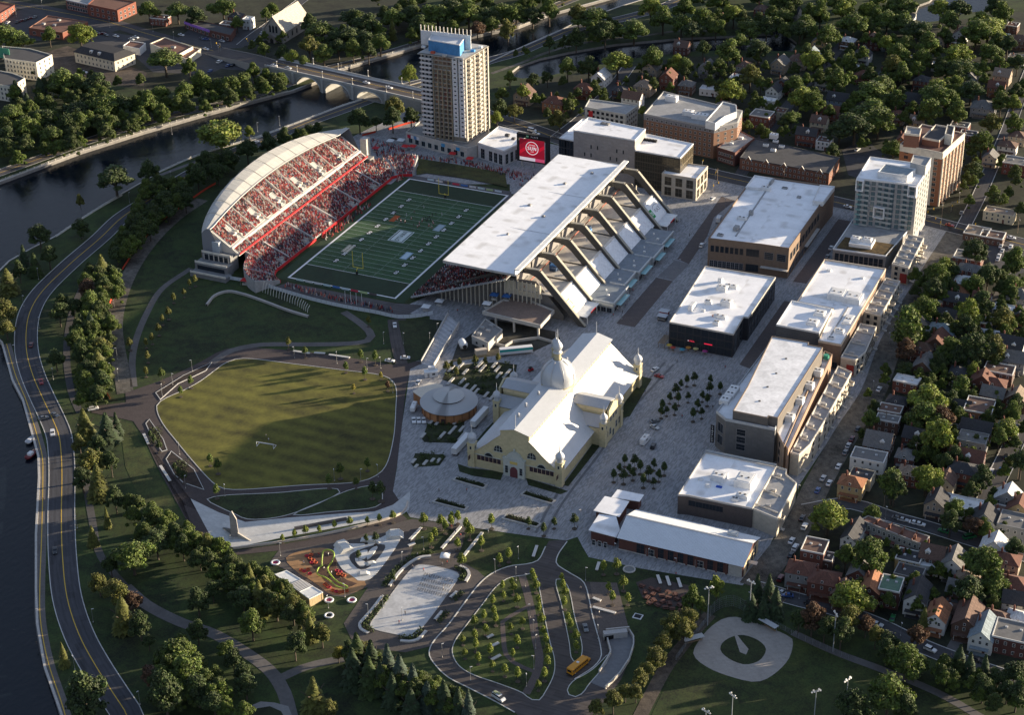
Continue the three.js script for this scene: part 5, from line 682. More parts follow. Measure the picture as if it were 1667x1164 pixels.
// ---------------------------------------------------------------- the exhibition hall with the silver dome
const CREAM = mat([.47, .41, .25], 'fine'), TRIM = mat([.42, .44, .4], 'fine'), TIN = mat([.36, .37, .385], 'metal', { roughness: .55, metalness: .15 }), TINP = mat([.5, .52, .54], null, { roughness: .45, metalness: .2 }), MAROON = mat([.13, .04, .045]);
{
  const A = pts('767.7,760.6')[0], Bq = pts('912,789.5')[0], cx = 151.6, cz = 147, t = T('exhibition_hall', 'cream exhibition hall with silver curved roof, central dome and corner turrets', 'exhibition hall', cx, 0, cz, 0), hw = 20, hl = 45.4;
  const half = s => [[s * 6.5, 20.9], [s * 6.5, 18.4], [s * 9, 16.3], [s * 12.5, 12.9], [s * 16, 9.9], [s * 18.6, 8], [s * 20.6, 6.9]];
  const gable = [[0, 22.6], ...half(1), [hw, 6.9], [hw, 0], [-hw, 0], [-hw, 6.9], ...half(-1).reverse()];
  for (const s of [-1, 1]) P(t, 'gable_wall', norm(extrudeZ(gable, s > 0 ? hl - .5 : -hl, s > 0 ? hl : -hl + .5)), CREAM);
  for (const s of [-1, 1]) P(t, 'side_wall', B(.5, 6.9, 2 * hl - 1, s * (hw - .25), 0, 0), CREAM);
  const strip = (p, z0, z1) => { const pos = [], uv = []; let u = 0; for (let i = 0; i < p.length - 1; i++) { const [a, b] = [p[i], p[i + 1]], L = Math.hypot(b[0] - a[0], b[1] - a[1]); for (const [q, z, k] of [[a, z0, u], [a, z1, u], [b, z1, u + L], [a, z0, u], [b, z1, u + L], [b, z0, u + L]]) { pos.push(q[0], q[1], z); uv.push(z, k); } u += L; } return fromTris(pos, uv); };
  const flipT = g => { const p = g.attributes.position, n = p.count; for (let i = 0; i < n; i += 3) { for (const at of [g.attributes.position, g.attributes.uv]) { const w = at.itemSize; for (let k = 0; k < w; k++) { const x = at.array[(i + 1) * w + k]; at.array[(i + 1) * w + k] = at.array[(i + 2) * w + k]; at.array[(i + 2) * w + k] = x; } } } g.computeVertexNormals(); return g; };
  for (const s of [-1, 1]) {
    const prof = half(s).slice(1).map(([x, y]) => [x, y + .12]); prof[prof.length - 1] = [s * 21.2, 6.6];
    const g = strip(prof, -hl - .5, hl + .5); P(t, 'side_roof', s > 0 ? flipT(g) : g, mat([.5, .515, .53], 'metal', { roughness: .55, metalness: .15, side: THREE.DoubleSide }));
    const c = strip([[0, 22.75], [s * 7.4, 20.8]], -hl - .5, hl + .5); P(t, 'clerestory_roof', s > 0 ? flipT(c) : c, mat([.5, .515, .53], 'metal', { roughness: .55, metalness: .15, side: THREE.DoubleSide }));
    P(t, 'clerestory_wall', B(.4, 2.6, 2 * hl - 1, s * 6.4, 18.3, 0), mat([.6, .5, .3], 'fine'));
    for (let i = 0; i < 34; i++) P(t, 'clerestory_window', windowGeo(1.3, 1.1, 1, 1, .14), [mat([.6, .5, .3]), mat([.1, .09, .06], null, { roughness: .3 })], s * 6.62, 18.9, -hl + 1.9 + i * 2.6, s * Math.PI / 2);
    for (let i = 0; i < 38; i++) { const z = -hl + 2.4 + i * 2.45; if (Math.abs(z) < 11) continue; P(t, 'window', windowGeo(2, 1.9, 2, 1, .16), [MAROON, GLASS], s * (hw + .05), 4.5, z, s * Math.PI / 2); }
  }
  const turret = (x, z, b = 0, sc = 1) => { const o = P(t, 'turret', M([B(3 * sc, 11.2, 3 * sc, 0, 0, 0), B(3.5 * sc, .4, 3.5 * sc, 0, 11.2, 0), B(3.4 * sc, .35, 3.4 * sc, 0, 7, 0)]), CREAM, x, b, z); P(o, 'turret_dome', new THREE.LatheGeometry([[1.5, 11.6], [1.4, 12.6], [1.9, 13.4], [2, 14.2], [1.6, 15.2], [.7, 16], [.25, 16.6], [.08, 20]].map(p => new THREE.Vector2(p[0] * sc, p[1])), 14), TINP); for (const k of [0, 1, 2, 3]) P(o, 'turret_window', windowGeo(1, 1.6, 1, 1), [TRIM, GLASS], Math.sin(k * Math.PI / 2) * 1.52 * sc, 8.6, Math.cos(k * Math.PI / 2) * 1.52 * sc, k * Math.PI / 2); return o; };
  for (const x of [-1, 1]) for (const z of [-1, 1]) turret(x * hw, z * (hl - .6));
  // portal and windows of both gables
  for (const s of [-1, 1]) {
    const pz = s * hl, ry = s > 0 ? 0 : Math.PI, po = P(t, 'portal', M([B(9.6, 8.4, 1.6), B(10.2, .5, 2, 0, 8.4, 0), extrudeZ([[-4, 8.9], [4, 8.9], [2.4, 11], [0, 12.4], [-2.4, 11]], -.8, .8)]), TRIM, 0, 0, pz + s * .6, ry); P(po, 'portal_door', norm(extrudeZ([[-1.7, 0], [1.7, 0], [1.7, 3.6], [1.1, 4.7], [0, 5.2], [-1.1, 4.7], [-1.7, 3.6]], .7, .95)), MAROON); for (const x of [-4, 4]) P(po, 'portal_window', windowGeo(1.5, 3.6, 1, 3), [TRIM, GLASS], x * .82, 1.6, .85); P(po, 'emblem', M([B(3.4, 1.2, .2, 0, 6.4, .85)]), mat([.6, .45, .14])); P(po, 'finial', new THREE.SphereGeometry(.5, 10, 8), TRIM, 0, 13, 0);
    for (const side of [-1, 1]) { for (let i = 0; i < 6; i++) { const x = side * (7.4 + i * 1.85), big = i === 2 || i === 3; P(t, 'gable_window', windowGeo(1.6, 2.2, 2, 2, .14), [MAROON, GLASS], x, 4, pz + s * .06, ry); } const ar = P(t, 'arched_window', norm(extrudeZ([[-1.9, 0], [1.9, 0], [1.7, .9], [1, 1.7], [0, 2], [-1, 1.7], [-1.7, .9]], 0, .12)), GLASS, side * 12, 6.3, pz + s * .06, ry); P(ar, 'arch_moulding', new THREE.TubeGeometry(new THREE.CatmullRomCurve3([V(-2.1, 0, .1), V(-1.8, 1.1, .1), V(-1, 1.95, .1), V(0, 2.3, .1), V(1, 1.95, .1), V(1.8, 1.1, .1), V(2.1, 0, .1)]), 12, .16, 5), TRIM); const up = P(t, 'arched_window', norm(extrudeZ([[-1.9, 0], [1.9, 0], [1.9, 1.2], [1.2, 2.4], [0, 2.9], [-1.2, 2.4], [-1.9, 1.2]], 0, .12)), GLASS, side * 7.6, 10.2, pz + s * .06, ry); P(up, 'window_bar', M([B(.16, 2.8, .1, -.6, 0, .12), B(.16, 2.8, .1, .6, 0, .12), B(3.8, .14, .1, 0, 1.1, .12), B(4.2, .3, .3, 0, -.3, .1)]), TRIM); }
    P(t, 'string_course', B(2 * hw, .3, .25, 0, 6.4, pz + s * .1), TRIM); P(t, 'finial', bar(V(0, 22, pz - s), V(0, 29, pz - s), .12), TINP);
  }
  // cross wings
  for (const s of [-1, 1]) {
    const x1 = s * 25.5, f = P(t, 'wing', M([B(15, 8.4, 19, s * 18, 0, 0), B(14, 8.2, 8.4, s * 17, 8, 0)]), CREAM);
    const rf = [[0, 17.2], [4.8, 15.7], [4.8, 15.4]]; const wr = []; for (const k of [-1, 1]) { const pr = k > 0 ? [[-.2, 17.4], [5, 15.9]] : [[-5, 15.9], [.2, 17.4]]; wr.push(beam(V(s * 9, 16.6, k * 2.5), V(s * 24.6, 16.6, k * 2.5), 5.4, .3)); }
    wr.forEach((g, i) => { const k = i ? 1 : -1; g.translate(0, -16.6, -k * 2.5); g.rotateX(k * .3); g.translate(0, 16.6, k * 2.5); });
    P(f, 'wing_roof', M(wr), TIN); for (const k of [-1, 1]) { const g = beam(V(s * 7, 0, 0), V(s * 25.2, 0, 0), 6, .3); g.rotateX(k * .62); g.translate(0, 10.6, k * 7.2); P(f, 'wing_side_roof', g, TIN); P(f, 'wing_clerestory', B(14, 1.8, .3, s * 17, 13.6, k * 4.3), mat([.6, .5, .3], 'fine')); }
    P(f, 'wing_front', (g => (g.rotateY(s > 0 ? Math.PI / 2 : -Math.PI / 2), g.translate(s * 25.5, 0, 0), norm(g)))(extrudeZ([[-9.5, 0], [9.5, 0], [9.5, 9], [5, 12.6], [5, 15.4], [0, 17.6], [-5, 15.4], [-5, 12.6], [-9.5, 9]], -.4, .4)), CREAM);
    for (let i = 0; i < 5; i++) P(f, 'wing_window', windowGeo(2, 3.4, 2, 2), [TRIM, GLASS], s * 25.95, i === 2 ? .6 : 3, -7 + i * 3.5, s * Math.PI / 2); for (let i = 0; i < 3; i++) P(f, 'wing_window', windowGeo(1.6, 2.4, 1, 2), [TRIM, GLASS], s * 25.95, 9.4, -3 + i * 3, s * Math.PI / 2);
    turret(s * 25, 9, 0, .9); turret(s * 25, -9, 0, .9);
  }
  const dome = P(t, 'dome', new THREE.LatheGeometry([[6.7, 18.5], [6.7, 21.4], [7.3, 21.8], [7.5, 24.5], [7.2, 26.6], [6.2, 28.8], [4.6, 30.7], [2.9, 32], [1.9, 32.7]].map(p => new THREE.Vector2(...p)), 32), TINP);
  P(dome, 'drum', new THREE.LatheGeometry([[7.4, 16], [7.4, 20.6], [7.7, 20.9], [7.7, 21.5], [6.6, 21.5]].map(p => new THREE.Vector2(...p)), 8), CREAM); P(dome, 'lantern', M([new THREE.CylinderGeometry(1.5, 1.6, 3.4, 8).translate(0, 34.2, 0), new THREE.CylinderGeometry(2.2, 2.2, .3, 8).translate(0, 35.9, 0)]), CREAM); P(dome, 'lantern_dome', new THREE.LatheGeometry([[2.1, 36], [1.2, 36.8], [1.9, 37.7], [2.3, 38.8], [1.9, 40], [.9, 41.2], [.3, 42], [.1, 47.2]].map(p => new THREE.Vector2(...p)), 16), TINP);
  for (let k = 0; k < 8; k++) { const a = k * Math.PI / 4, g = new THREE.TubeGeometry(new THREE.CatmullRomCurve3([[7.55, 21.8], [7.7, 24.5], [7.3, 26.8], [6.3, 29], [4.7, 30.9], [2.6, 32.4]].map(([r, y]) => V(r * Math.cos(a), y, r * Math.sin(a)))), 14, .13, 5); P(dome, 'rib', g, STEEL); }
  for (const [x, z] of [[-3, 14], [-4, 25], [-3.4, -18], [-3.4, 34]]) P(t, 'roof_vent', M([new THREE.CylinderGeometry(.5, .5, 1.4, 10), new THREE.ConeGeometry(.8, .6, 10).translate(0, 1, 0)]), STEEL, x, 22.4, z);
}
for (const s of ['916,790 925,792 976,727 1000,702 990,700 972,712', '1003,684 1025,678 1061,617 1042,612 1010,668', '745,755 765,762 820,768 815,782 770,775 748,768', '856,778 905,793 925,800 912,805 860,790', '765,742 800,705 826,672 822,668 790,700 760,736']) sheet('grass_strip', s, mat([.036, .05, .016], 'grass'), .09);
{ // round timber pavilion
  const p = G(731, 652, 5), t = T('round_pavilion', 'round timber pavilion with grey conical roof next to the long stone benches', 'pavilion', p.x, 0, p.z);
  P(t, 'wall', new THREE.CylinderGeometry(12, 12, 4.6, 40, 1, true).translate(0, 2.3, 0), mat([.36, .17, .075], 'wood', { side: THREE.DoubleSide })); P(t, 'roof', new THREE.LatheGeometry([[6.6, 6.9], [12.9, 4.9], [12.9, 4.55], [0, 4.5]].map(q => new THREE.Vector2(...q)), 44), mat([.36, .36, .36], 'metal')); P(t, 'lantern_wall', new THREE.CylinderGeometry(6.4, 6.4, .9, 32, 1, true).translate(0, 7, 0), mat([.1, .05, .04])); P(t, 'upper_roof', new THREE.LatheGeometry([[0, 9.7], [6.9, 7.6], [6.9, 7.35], [0, 7.3]].map(q => new THREE.Vector2(...q)), 36), mat([.4, .4, .39], 'metal'));
  for (let i = 0; i < 20; i++) { const a = i * Math.PI / 10; P(t, 'post', B(.3, 4.5, .3), mat([.2, .1, .05]), 12.1 * Math.cos(a), 0, 12.1 * Math.sin(a)); }
  const w = pts('671.5,637 699,622 720,626 726,640 690,650', 5); P(t, 'wing', walls(inset(w, .3).map(q => [q[0] - p.x, q[1] - p.z]), 0, 4.7), mat([.36, .17, .075], 'wood')); P(t, 'wing_roof', slab(w.map(q => [q[0] - p.x, q[1] - p.z]), 4.7, 5), mat([.55, .5, .42], 'metal')); P(t, 'door', B(2, 2.6, .2), mat([.05, .03, .03]), 3, 0, 12.1);
}
const HEDGE = mat([.035, .05, .016]), HEDGE2 = mat([.05, .075, .02]);
// gardens of long stone benches
{
  const beds = [['720,618 729,599 770,592 812,590 842,594 838,616 803,650 775,640', 'north'], ['687,715 697,689 719,681 757,683 753,711 746,722 691,720', 'south'], ['670,756 676,738 716,740 726,743 716,758 674,761', 'small']], r = rng(8);
  const dirA = pts('700,700 730,667'), dx = dirA[1][0] - dirA[0][0], dz = dirA[1][1] - dirA[0][1], ry = Math.atan2(-dz, dx);
  beds.forEach(([s, nm], bi) => { sheet('garden_bed', s, SHRUBBED, .1); const poly = pxPoly(s), n = [17, 9, 5][bi]; let made = 0, guard = 0; const xs = poly.map(a => a[0]), ys = poly.map(a => a[1]), put = []; while (made < n && guard++ < 400) { const x = Math.min(...xs) + r() * (Math.max(...xs) - Math.min(...xs)), y = Math.min(...ys) + r() * (Math.max(...ys) - Math.min(...ys)); if (!inPoly(x, y, poly) || put.some(q => Math.abs((q[0] - x) + (q[1] - y) * 1) < 7 && Math.hypot(q[0] - x, q[1] - y) < 34)) continue; put.push([x, y]); const p = G(x, y), L = [7, 6, 4][bi] * (.7 + r() * .7), lb = placed(['long stone bench in the big garden', 'stone bench in the lower garden', 'stone bench in the small garden'][bi], x, y), o = T('stone_bench', lb.label, 'bench', p.x, 0, p.z, ry, lb.group); P(o, 'seat', new RoundedBoxGeometry(L, .5, 1.25, 1, .06).translate(0, .45, 0), mat([.4, .39, .37], 'fine')); P(o, 'plinth', B(L * .94, .25, 1), CONCD); made++; } const gp = []; for (let k = 0, q = 0; k < [46, 26, 16][bi] && q < 900; q++) { const x = Math.min(...xs) + r() * (Math.max(...xs) - Math.min(...xs)), y = Math.min(...ys) + r() * (Math.max(...ys) - Math.min(...ys)); if (!inPoly(x, y, poly) || put.some(a => Math.hypot(a[0] - x, a[1] - y) < 5)) continue; const p = G(x, y), l = leafBox(1.8, .9 + r(), 1.8, 30, k + 7, .35); l.translate(p.x, .1, p.z); gp.push(l); k++; } const sh = T('shrub_bed', `low shrubs of the ${['big garden', 'lower garden', 'small garden'][bi]} between stone benches by the round pavilion`, 'shrubs'); P(sh, 'foliage', M(gp), HEDGE2); });
}

function leafBox(w, h, d, n, seed, s = .5) { const r = rng(seed), pos = []; for (let i = 0; i < n; i++) { const x = (r() - .5) * w, y = r() * h, z = (r() - .5) * d, a = r() * 6.3, b = (r() - .5) * 2.4, u = V(Math.cos(a), Math.sin(b) * .6, Math.sin(a)).multiplyScalar(s * (.5 + r())), v = V(-Math.sin(a) * .5, Math.cos(b), Math.cos(a) * .5).multiplyScalar(s * (.5 + r())); pos.push(x - u.x, y - u.y, z - u.z, x + u.x, y + u.y, z + u.z, x + v.x, y + v.y, z + v.z); } return fromTris(pos); }
[['736,782 744,777 794,790 788,797', 'the hall portal, on the side of the ring road'], ['703,818 712,812 763,826 757,832', 'the monument paving'], ['846,806 855,800 905,815 899,822', 'the hall portal, on the side of the brick hall'], ['816,845 826,837 882,853 874,860', 'the loop car park']].forEach(([s, w], i) => {
  const q = pts(s), cx = q.reduce((a, p) => a + p[0], 0) / 4, cz = q.reduce((a, p) => a + p[1], 0) / 4, l = q.map(p => [p[0] - cx, p[1] - cz]), t = T('planter', `long stone planter nearest ${w}`, 'planter', cx, 0, cz); P(t, 'kerb_wall', ring(l, .7, 0, .5), CONC); P(t, 'soil', cap(inset(l, .6), .4), SOIL); const L = Math.hypot(l[1][0] - l[2][0], l[1][1] - l[2][1]); P(t, 'plants', leafBox(L - 2, 1, 1.7, 500, 40 + i, .35), HEDGE, 0, .4, 0, Math.atan2(-(l[2][1] - l[1][1]), l[2][0] - l[1][0])); });
// small parkland things
{ const p = G(384, 874), t = T('monument', 'tall grey fin shaped monument on pale paving', 'monument', p.x, 0, p.z, .5); P(t, 'fin', norm(extrudeZ([[-1.6, 0], [1.4, 0], [1.1, 8.4], [-.4, 12.2], [-1.4, 11]], -.5, .5, .06)), mat([.3, .28, .27], 'panel')); P(t, 'wing_slab', norm(extrudeZ([[1.4, 0], [7.4, 0], [1.4, 2.4]], -.35, .35)), mat([.4, .37, .33], 'fine'), 0, 0, 0, -.5); P(t, 'wing_slab', norm(extrudeZ([[-1.6, 0], [-8.6, .3], [-8.4, .1], [-1.6, 3]], -.3, .3)), mat([.2, .19, .19], 'fine'), 0, 0, 0, -.9); P(t, 'plinth', B(5, .4, 3), CONC);
  const w = pts('380,894 460,883 560,864 655,836 664,818', 0); const wt = T('retaining_wall', 'long curved pale retaining wall below the monument paving', 'wall', 0, 0, 0); P(wt, 'wall', M([ribbon(spline(w, 4), -.3, .3, 1), walls(offset(spline(w, 4), .3), 0, 1, false), walls(offset(spline(w, 4), -.3).reverse(), 0, 1, false)]), mat([.5, .44, .38], 'fine')); const k = pts('480,862 565,846', .2); P(wt, 'name_wall', beam(V(k[0][0], .7, k[0][1]), V(k[1][0], .7, k[1][1]), .8, 1.3), mat([.1, .09, .09], 'fine')); }
{ const p = G(434, 727), t = T('soccer_goal', 'white soccer goal lying open on the mown great lawn', 'goal', p.x, .12, p.z, .12); const r = .12; P(t, 'frame', M([bar(V(-3.9, 0, 1.2), V(-3.9, 2.4, 1.2), r), bar(V(3.9, 0, 1.2), V(3.9, 2.4, 1.2), r), bar(V(-3.9, 2.4, 1.2), V(3.9, 2.4, 1.2), r), bar(V(-3.9, .1, -1.8), V(3.9, .1, -1.8), r), bar(V(-3.9, 2.4, 1.2), V(-3.9, .1, -1.8), r), bar(V(3.9, 2.4, 1.2), V(3.9, .1, -1.8), r), bar(V(-3.9, .1, 1.2), V(-3.9, .1, -1.8), r), bar(V(3.9, .1, 1.2), V(3.9, .1, -1.8), r)]), WHITE2); const n = []; for (let i = 0; i < 9; i++) n.push(bar(V(-3.9 + i * .97, 2.4, 1.2), V(-3.9 + i * .97, .1, -1.8), .025, 4)); P(t, 'net', M(n), mat([.4, .4, .36])); }
{ // ribs of the curved hillside seat, fence of the walk
  const a = pxPoly('430,472 445,478 460,483 475,489 490,496 503,505'), sp = spline(a.map(q => { const p = G(q[0], q[1], 1); return [p.x, p.z]; }), 1.9), t = T('rib_sculpture', 'row of pale curved ribs along the hillside seat', 'sculpture', 0, 0, 0); sp.forEach((q, i) => P(t, 'rib', new THREE.TubeGeometry(new THREE.CatmullRomCurve3([V(0, 0, 1.2), V(0, 2, .6), V(0, 4.2 - i * .1, -.4), V(0, 5 - i * .12, -1.4)]), 8, .13, 5), mat([.62, .6, .55]), q[0], .2, q[1])); const st = spline(pts('337,498 352,482 372,476 395,480 430,492 470,507 503,517'), 2); P(t, 'seat_wall', M([ribbon(st, -.5, .5, 1.1), walls(offset(st, .5), 0, 1.1, false), walls(offset(st, -.5).reverse(), 0, 1.1, false)]), mat([.36, .34, .32], 'fine'));
  const fl = spline(pts('372,455 420,464 470,479 520,493 570,504 610,511 650,519 690,516 705,512'), 3), f = T('fence', 'pale panelled fence along the curved walk above the hillside', 'fence', 0, 0, 0); for (let i = 0; i < fl.length - 1; i++) { const d = [fl[i + 1][0] - fl[i][0], fl[i + 1][1] - fl[i][1]], L = Math.hypot(...d); P(f, 'panel', B(L - .12, 1.9, .08), mat([.5, .54, .58], 'fine'), (fl[i][0] + fl[i + 1][0]) / 2, .25, (fl[i][1] + fl[i + 1][1]) / 2, Math.atan2(-d[1], d[0])); P(f, 'post', B(.14, 2.3, .14), METALP, fl[i][0], 0, fl[i][1]); }
  for (let i = 0; i < 4; i++) { const q = G(563 + i * 9, 494 + i * 1.6); const o = T('flag_pole', `white flag pole, ${['first', 'second', 'third', 'last'][i]} from the curved grandstand in the row of four`, 'flag pole', q.x, 0, q.z, 0, 'flag poles at the field end'); P(o, 'pole', bar(V(0, 0, 0), V(0, 6.6, 0), .12, 6, .08), WHITE2); P(o, 'knob', new THREE.SphereGeometry(.16, 8, 6), WHITE2, 0, 6.7, 0); } }
{ // steps, plant yard and things by the stadium end
  const s = pts('686,592 706,598 748,535 730,520', 0), t = T('stairway', 'broad concrete stairway with low side walls up to the stadium concourse', 'stairs', 0, 0, 0), n = 26; for (let i = 0; i < n; i++) { const L = (a, b, k) => [a[0] + (b[0] - a[0]) * k, a[1] + (b[1] - a[1]) * k], k0 = i / n, k1 = (i + 1) / n; P(t, i % 9 < 6 ? 'step' : 'landing', slab([L(s[0], s[3], k0), L(s[1], s[2], k0), L(s[1], s[2], k1), L(s[0], s[3], k1)], 0, .12 + Math.min(i, 18) * .13), i % 2 ? mat([.36, .36, .37], 'fine') : mat([.42, .42, .43], 'fine')); } P(t, 'side_wall', M([beam(V(s[0][0], 1, s[0][1]), V(s[3][0], 3, s[3][1]), .4, 2), beam(V(s[1][0], 1, s[1][1]), V(s[2][0], 3, s[2][1]), .4, 2)]), CONC);
  const b = block('plant_building', 'low concrete plant building with machinery on its roof under the event deck', 'building', '768,548 795,560 818,538 790,520', 4, { wall: CONC, roof: CONCD, par: .6, win: [{ e: 0, cols: 2, w: 1.2, h: 1.2, y: 1.2, nx: 1, frame: FRD }] }); for (const [x, y] of [[785, 535], [795, 540], [780, 545], [800, 532]]) roofUnit(b.t, b.c, x, y, 4, 2.2, 1, 1.6, GREY);
  const q = G(754, 566), k = T('storage_tank', 'white horizontal tank beside the plant building', 'tank', q.x, 0, q.z, .7); P(k, 'shell', new THREE.CapsuleGeometry(1.9, 3, 4, 16).rotateX(Math.PI / 2).translate(0, 2.2, 0), WHITE2); P(k, 'saddle', M([B(3, 1.2, .5, 0, 0, 1.2), B(3, 1.2, .5, 0, 0, -1.2)]), CONC); P(k, 'hatch', new THREE.CylinderGeometry(1, 1, .2, 14).rotateX(Math.PI / 2), BLACK, 0, 2.2, 3.5);
  const w = pts('800,560 822,566 834,558 876,552 905,560', 0), rw = T('retaining_wall', 'low zigzag concrete wall behind the teal trailer', 'wall', 0, 0, 0); for (let i = 0; i < 4; i++) P(rw, 'wall_panel', beam(V(w[i][0], .7, w[i][1]), V(w[i + 1][0], .7, w[i + 1][1]), .5, 1.4), CONC); }
sheet('service_yard', '745,560 800,520 905,540 912,552 870,572 800,580 735,590', mat([.06, .058, .05], 'dirt'), .07);
sheet('grass_bank', '648,522 700,520 720,522 690,585 664,592', mat([.04, .05, .018], 'grass'), .12);
{ // skate park, playground, court
  const c = spline(pts('683,920 743,932 747,938 740,950 676,1033 668,1037 658,1035 606,1022 604,1016 612,1004 672,926'), 2, true); S('splash_court', cap(c, .1), mat([.46, .46, .46], 'blotch')); S('court_edge', ring(c, -.3, .05, .14), CONC);
  const sk = T('skate_park', 'pale concrete skate park with triangular bowl path and ramps', 'skate park', 0, 0, 0); const so = spline(pts('547,888 600,884 640,868 652,874 650,882 612,935 600,944 585,946 574,938 556,925'), 2.5, true); P(sk, 'slab', slab(so, 0, .16), mat([.52, .51, .49], 'fine')); const tri = spline(pts('570,904 622,886 628,889 598,926 588,928 580,924'), 2, true); P(sk, 'dark_path', cap(tri, .175), mat([.07, .065, .065], 'fine')); for (const s of ['579,904 598,896 596,910 588,912', '604,895 616,890 600,912 597,912', '578,910 592,914 597,920 588,924 583,921']) P(sk, 'ledge', slab(inset(spline(pts(s), 1.5, true), .1), .17, .6), mat([.55, .54, .52], 'fine'));
  for (const [x, y, w, d, h, a] of [[643, 872, 7, 5, 1.4, .5], [560, 892, 6, 7, 1.5, .9], [604, 880, 8, 3, 1, .3], [592, 935, 5, 2, .7, .6], [604, 918, 4, 2, .6, .8]]) { const p = G(x, y); P(sk, 'ramp', norm(extrudeZ([[-w / 2, 0], [w / 2, 0], [w / 2 * .5, h], [-w / 2 * .5, h]], -d / 2, d / 2, .05)), mat([.54, .53, .5], 'fine'), p.x, .16, p.z, a); }
  const pg = T('playground', 'orange playground with looping green climbing tube and red discs', 'playground', 0, 0, 0); const po = spline(pts('466,908 490,897 525,892 545,898 552,930 575,936 596,948 592,958 560,968 540,968 515,950 480,928'), 3, true); P(pg, 'surface', slab(po, 0, .13), mat([.32, .18, .085], 'blotch')); P(pg, 'mulch', cap(spline(pts('500,905 528,900 545,905 550,930 566,945 582,950 560,958 540,955 520,935'), 2.5, true), .15), mat([.11, .06, .045], 'dirt'));
  const tb = [[526, 920, .3], [518, 926, 1.5], [517, 934, 1], [530, 940, 1.6], [541, 948, 1], [550, 955, 2], [562, 958, 1.6], [566, 955, 1], [556, 950, 2], [545, 943, 1], [535, 930, 2.2], [535, 922, 1], [541, 914, 3], [544, 900, 4.2], [536, 895, 4.6], [527, 897, 4.2], [525, 906, 3], [524, 920, .6]].map(([x, y, h]) => { const p = G(x, y, h); return V(p.x, h, p.z); }); P(pg, 'climbing_tube', new THREE.TubeGeometry(new THREE.CatmullRomCurve3(tb), 150, .3, 8), mat([.28, .38, .05], null, { roughness: .5 }));
  const r = rng(3); for (const [x, y] of [[491, 929], [496, 931], [502, 928], [505, 935], [505, 910], [510, 913], [514, 917], [508, 917], [500, 906], [507, 904], [549, 930], [554, 932], [556, 936], [560, 938], [551, 936], [530, 952], [536, 957], [542, 962], [548, 964], [554, 965], [560, 964], [565, 963], [533, 955]]) { const p = G(x, y); P(pg, 'stepping_disc', M([new THREE.TorusGeometry(.7, .22, 6, 14).rotateX(Math.PI / 2).translate(0, .3, 0), new THREE.CylinderGeometry(.55, .6, .22, 12).translate(0, .12, 0)]), mat(r() > .4 ? [.4, .08, .03] : [.36, .025, .045]), p.x, .13, p.z); }
  const kb = block('park_shelter', 'long low white roofed shelter with louvred strip beside the playground', 'shelter', '448,935 467,928.5 526,964 504,975', 3.8, { wall: mat([.5, .38, .22], 'wood'), roof: WHITE, par: .12, parMat: WHITE }); for (let i = 0; i < 16; i++) { const k = .42 + i * .02, a = kb.w[0], b2 = kb.w[3], c2 = kb.w[1], d2 = kb.w[2], l = (p, q) => [p[0] + (q[0] - p[0]) * k - kb.c.x, p[1] + (q[1] - p[1]) * k - kb.c.z], m = l(a, b2), n = l(c2, d2); P(kb.t, 'louvre', beam(V(m[0], 3.95, m[1]), V(n[0], 3.95, n[1]), .22, .25), i % 2 ? WHITE2 : mat([.2, .2, .22])); }
  // curved seat walls with shrubs round the court
  [['634,955 650,933 668,917 685,908 702,906', 'curving along the shelter side of the court'], ['622,972 607,992 592,1009 586,1017 588,1025 601,1032', 'hooked round the low corner of the court'], ['652,1044 668,1045 680,1042 694,1028', 'arc shaped below the low end of the court'], ['749,922 760,928 764,936 758,948', 'short arc at the tent end of the court'], ['733,974 744,964', 'straight, third from the tent along the road side'], ['708,1010 720,996', 'straight, nearest the low end along the road side'], ['719,894 750,858', 'beside the brown walk, on the court side'], ['755,906 785,868', 'beside the brown walk, on the loop side'], ['667,880 686,860', 'short wall between skate park and grass']].forEach(([s, w], i) => { const k = spline(pts(s), 1.5), t = T('seat_wall', `pale concrete seat wall ${w}`, 'bench', 0, 0, 0); P(t, 'seat', M([ribbon(k, -.55, .55, .62), walls(offset(k, .55), .05, .62, false), walls(offset(k, -.55).reverse(), .05, .62, false)]), mat([.5, .48, .45], 'fine')); const pl = []; if (i < 6) { const o = offset(k, i === 3 || i > 3 ? 2 : -2), rr = rng(60 + i); for (const q of o) { const g = leafBox(2.2, 1.1, 2, 34, Math.floor(rr() * 1e6), .4); g.translate(q[0], 0, q[1]); pl.push(g); } const sh = T('shrub_bed', `low shrubs by the seat wall ${w}`, 'shrubs', 0, 0, 0); P(sh, 'foliage', M(pl), mat([.05, .075, .02])); } });
  const q = G(725, 912), tn = T('tent', 'white peaked tent at the corner of the court', 'tent', q.x, 0, q.z, .3); P(tn, 'canopy', new THREE.ConeGeometry(2.6, 1.3, 4).rotateY(Math.PI / 4).translate(0, 3, 0), WHITE2); P(tn, 'valance', M([B(3.6, .4, .06, 0, 2.1, 1.8), B(3.6, .4, .06, 0, 2.1, -1.8), B(.06, .4, 3.6, 1.8, 2.1, 0), B(.06, .4, 3.6, -1.8, 2.1, 0)]), WHITE2); for (const [a, b] of [[1, 1], [1, -1], [-1, 1], [-1, -1]]) P(tn, 'leg', B(.1, 2.4, .1), METALP, a * 1.75, 0, b * 1.75); }
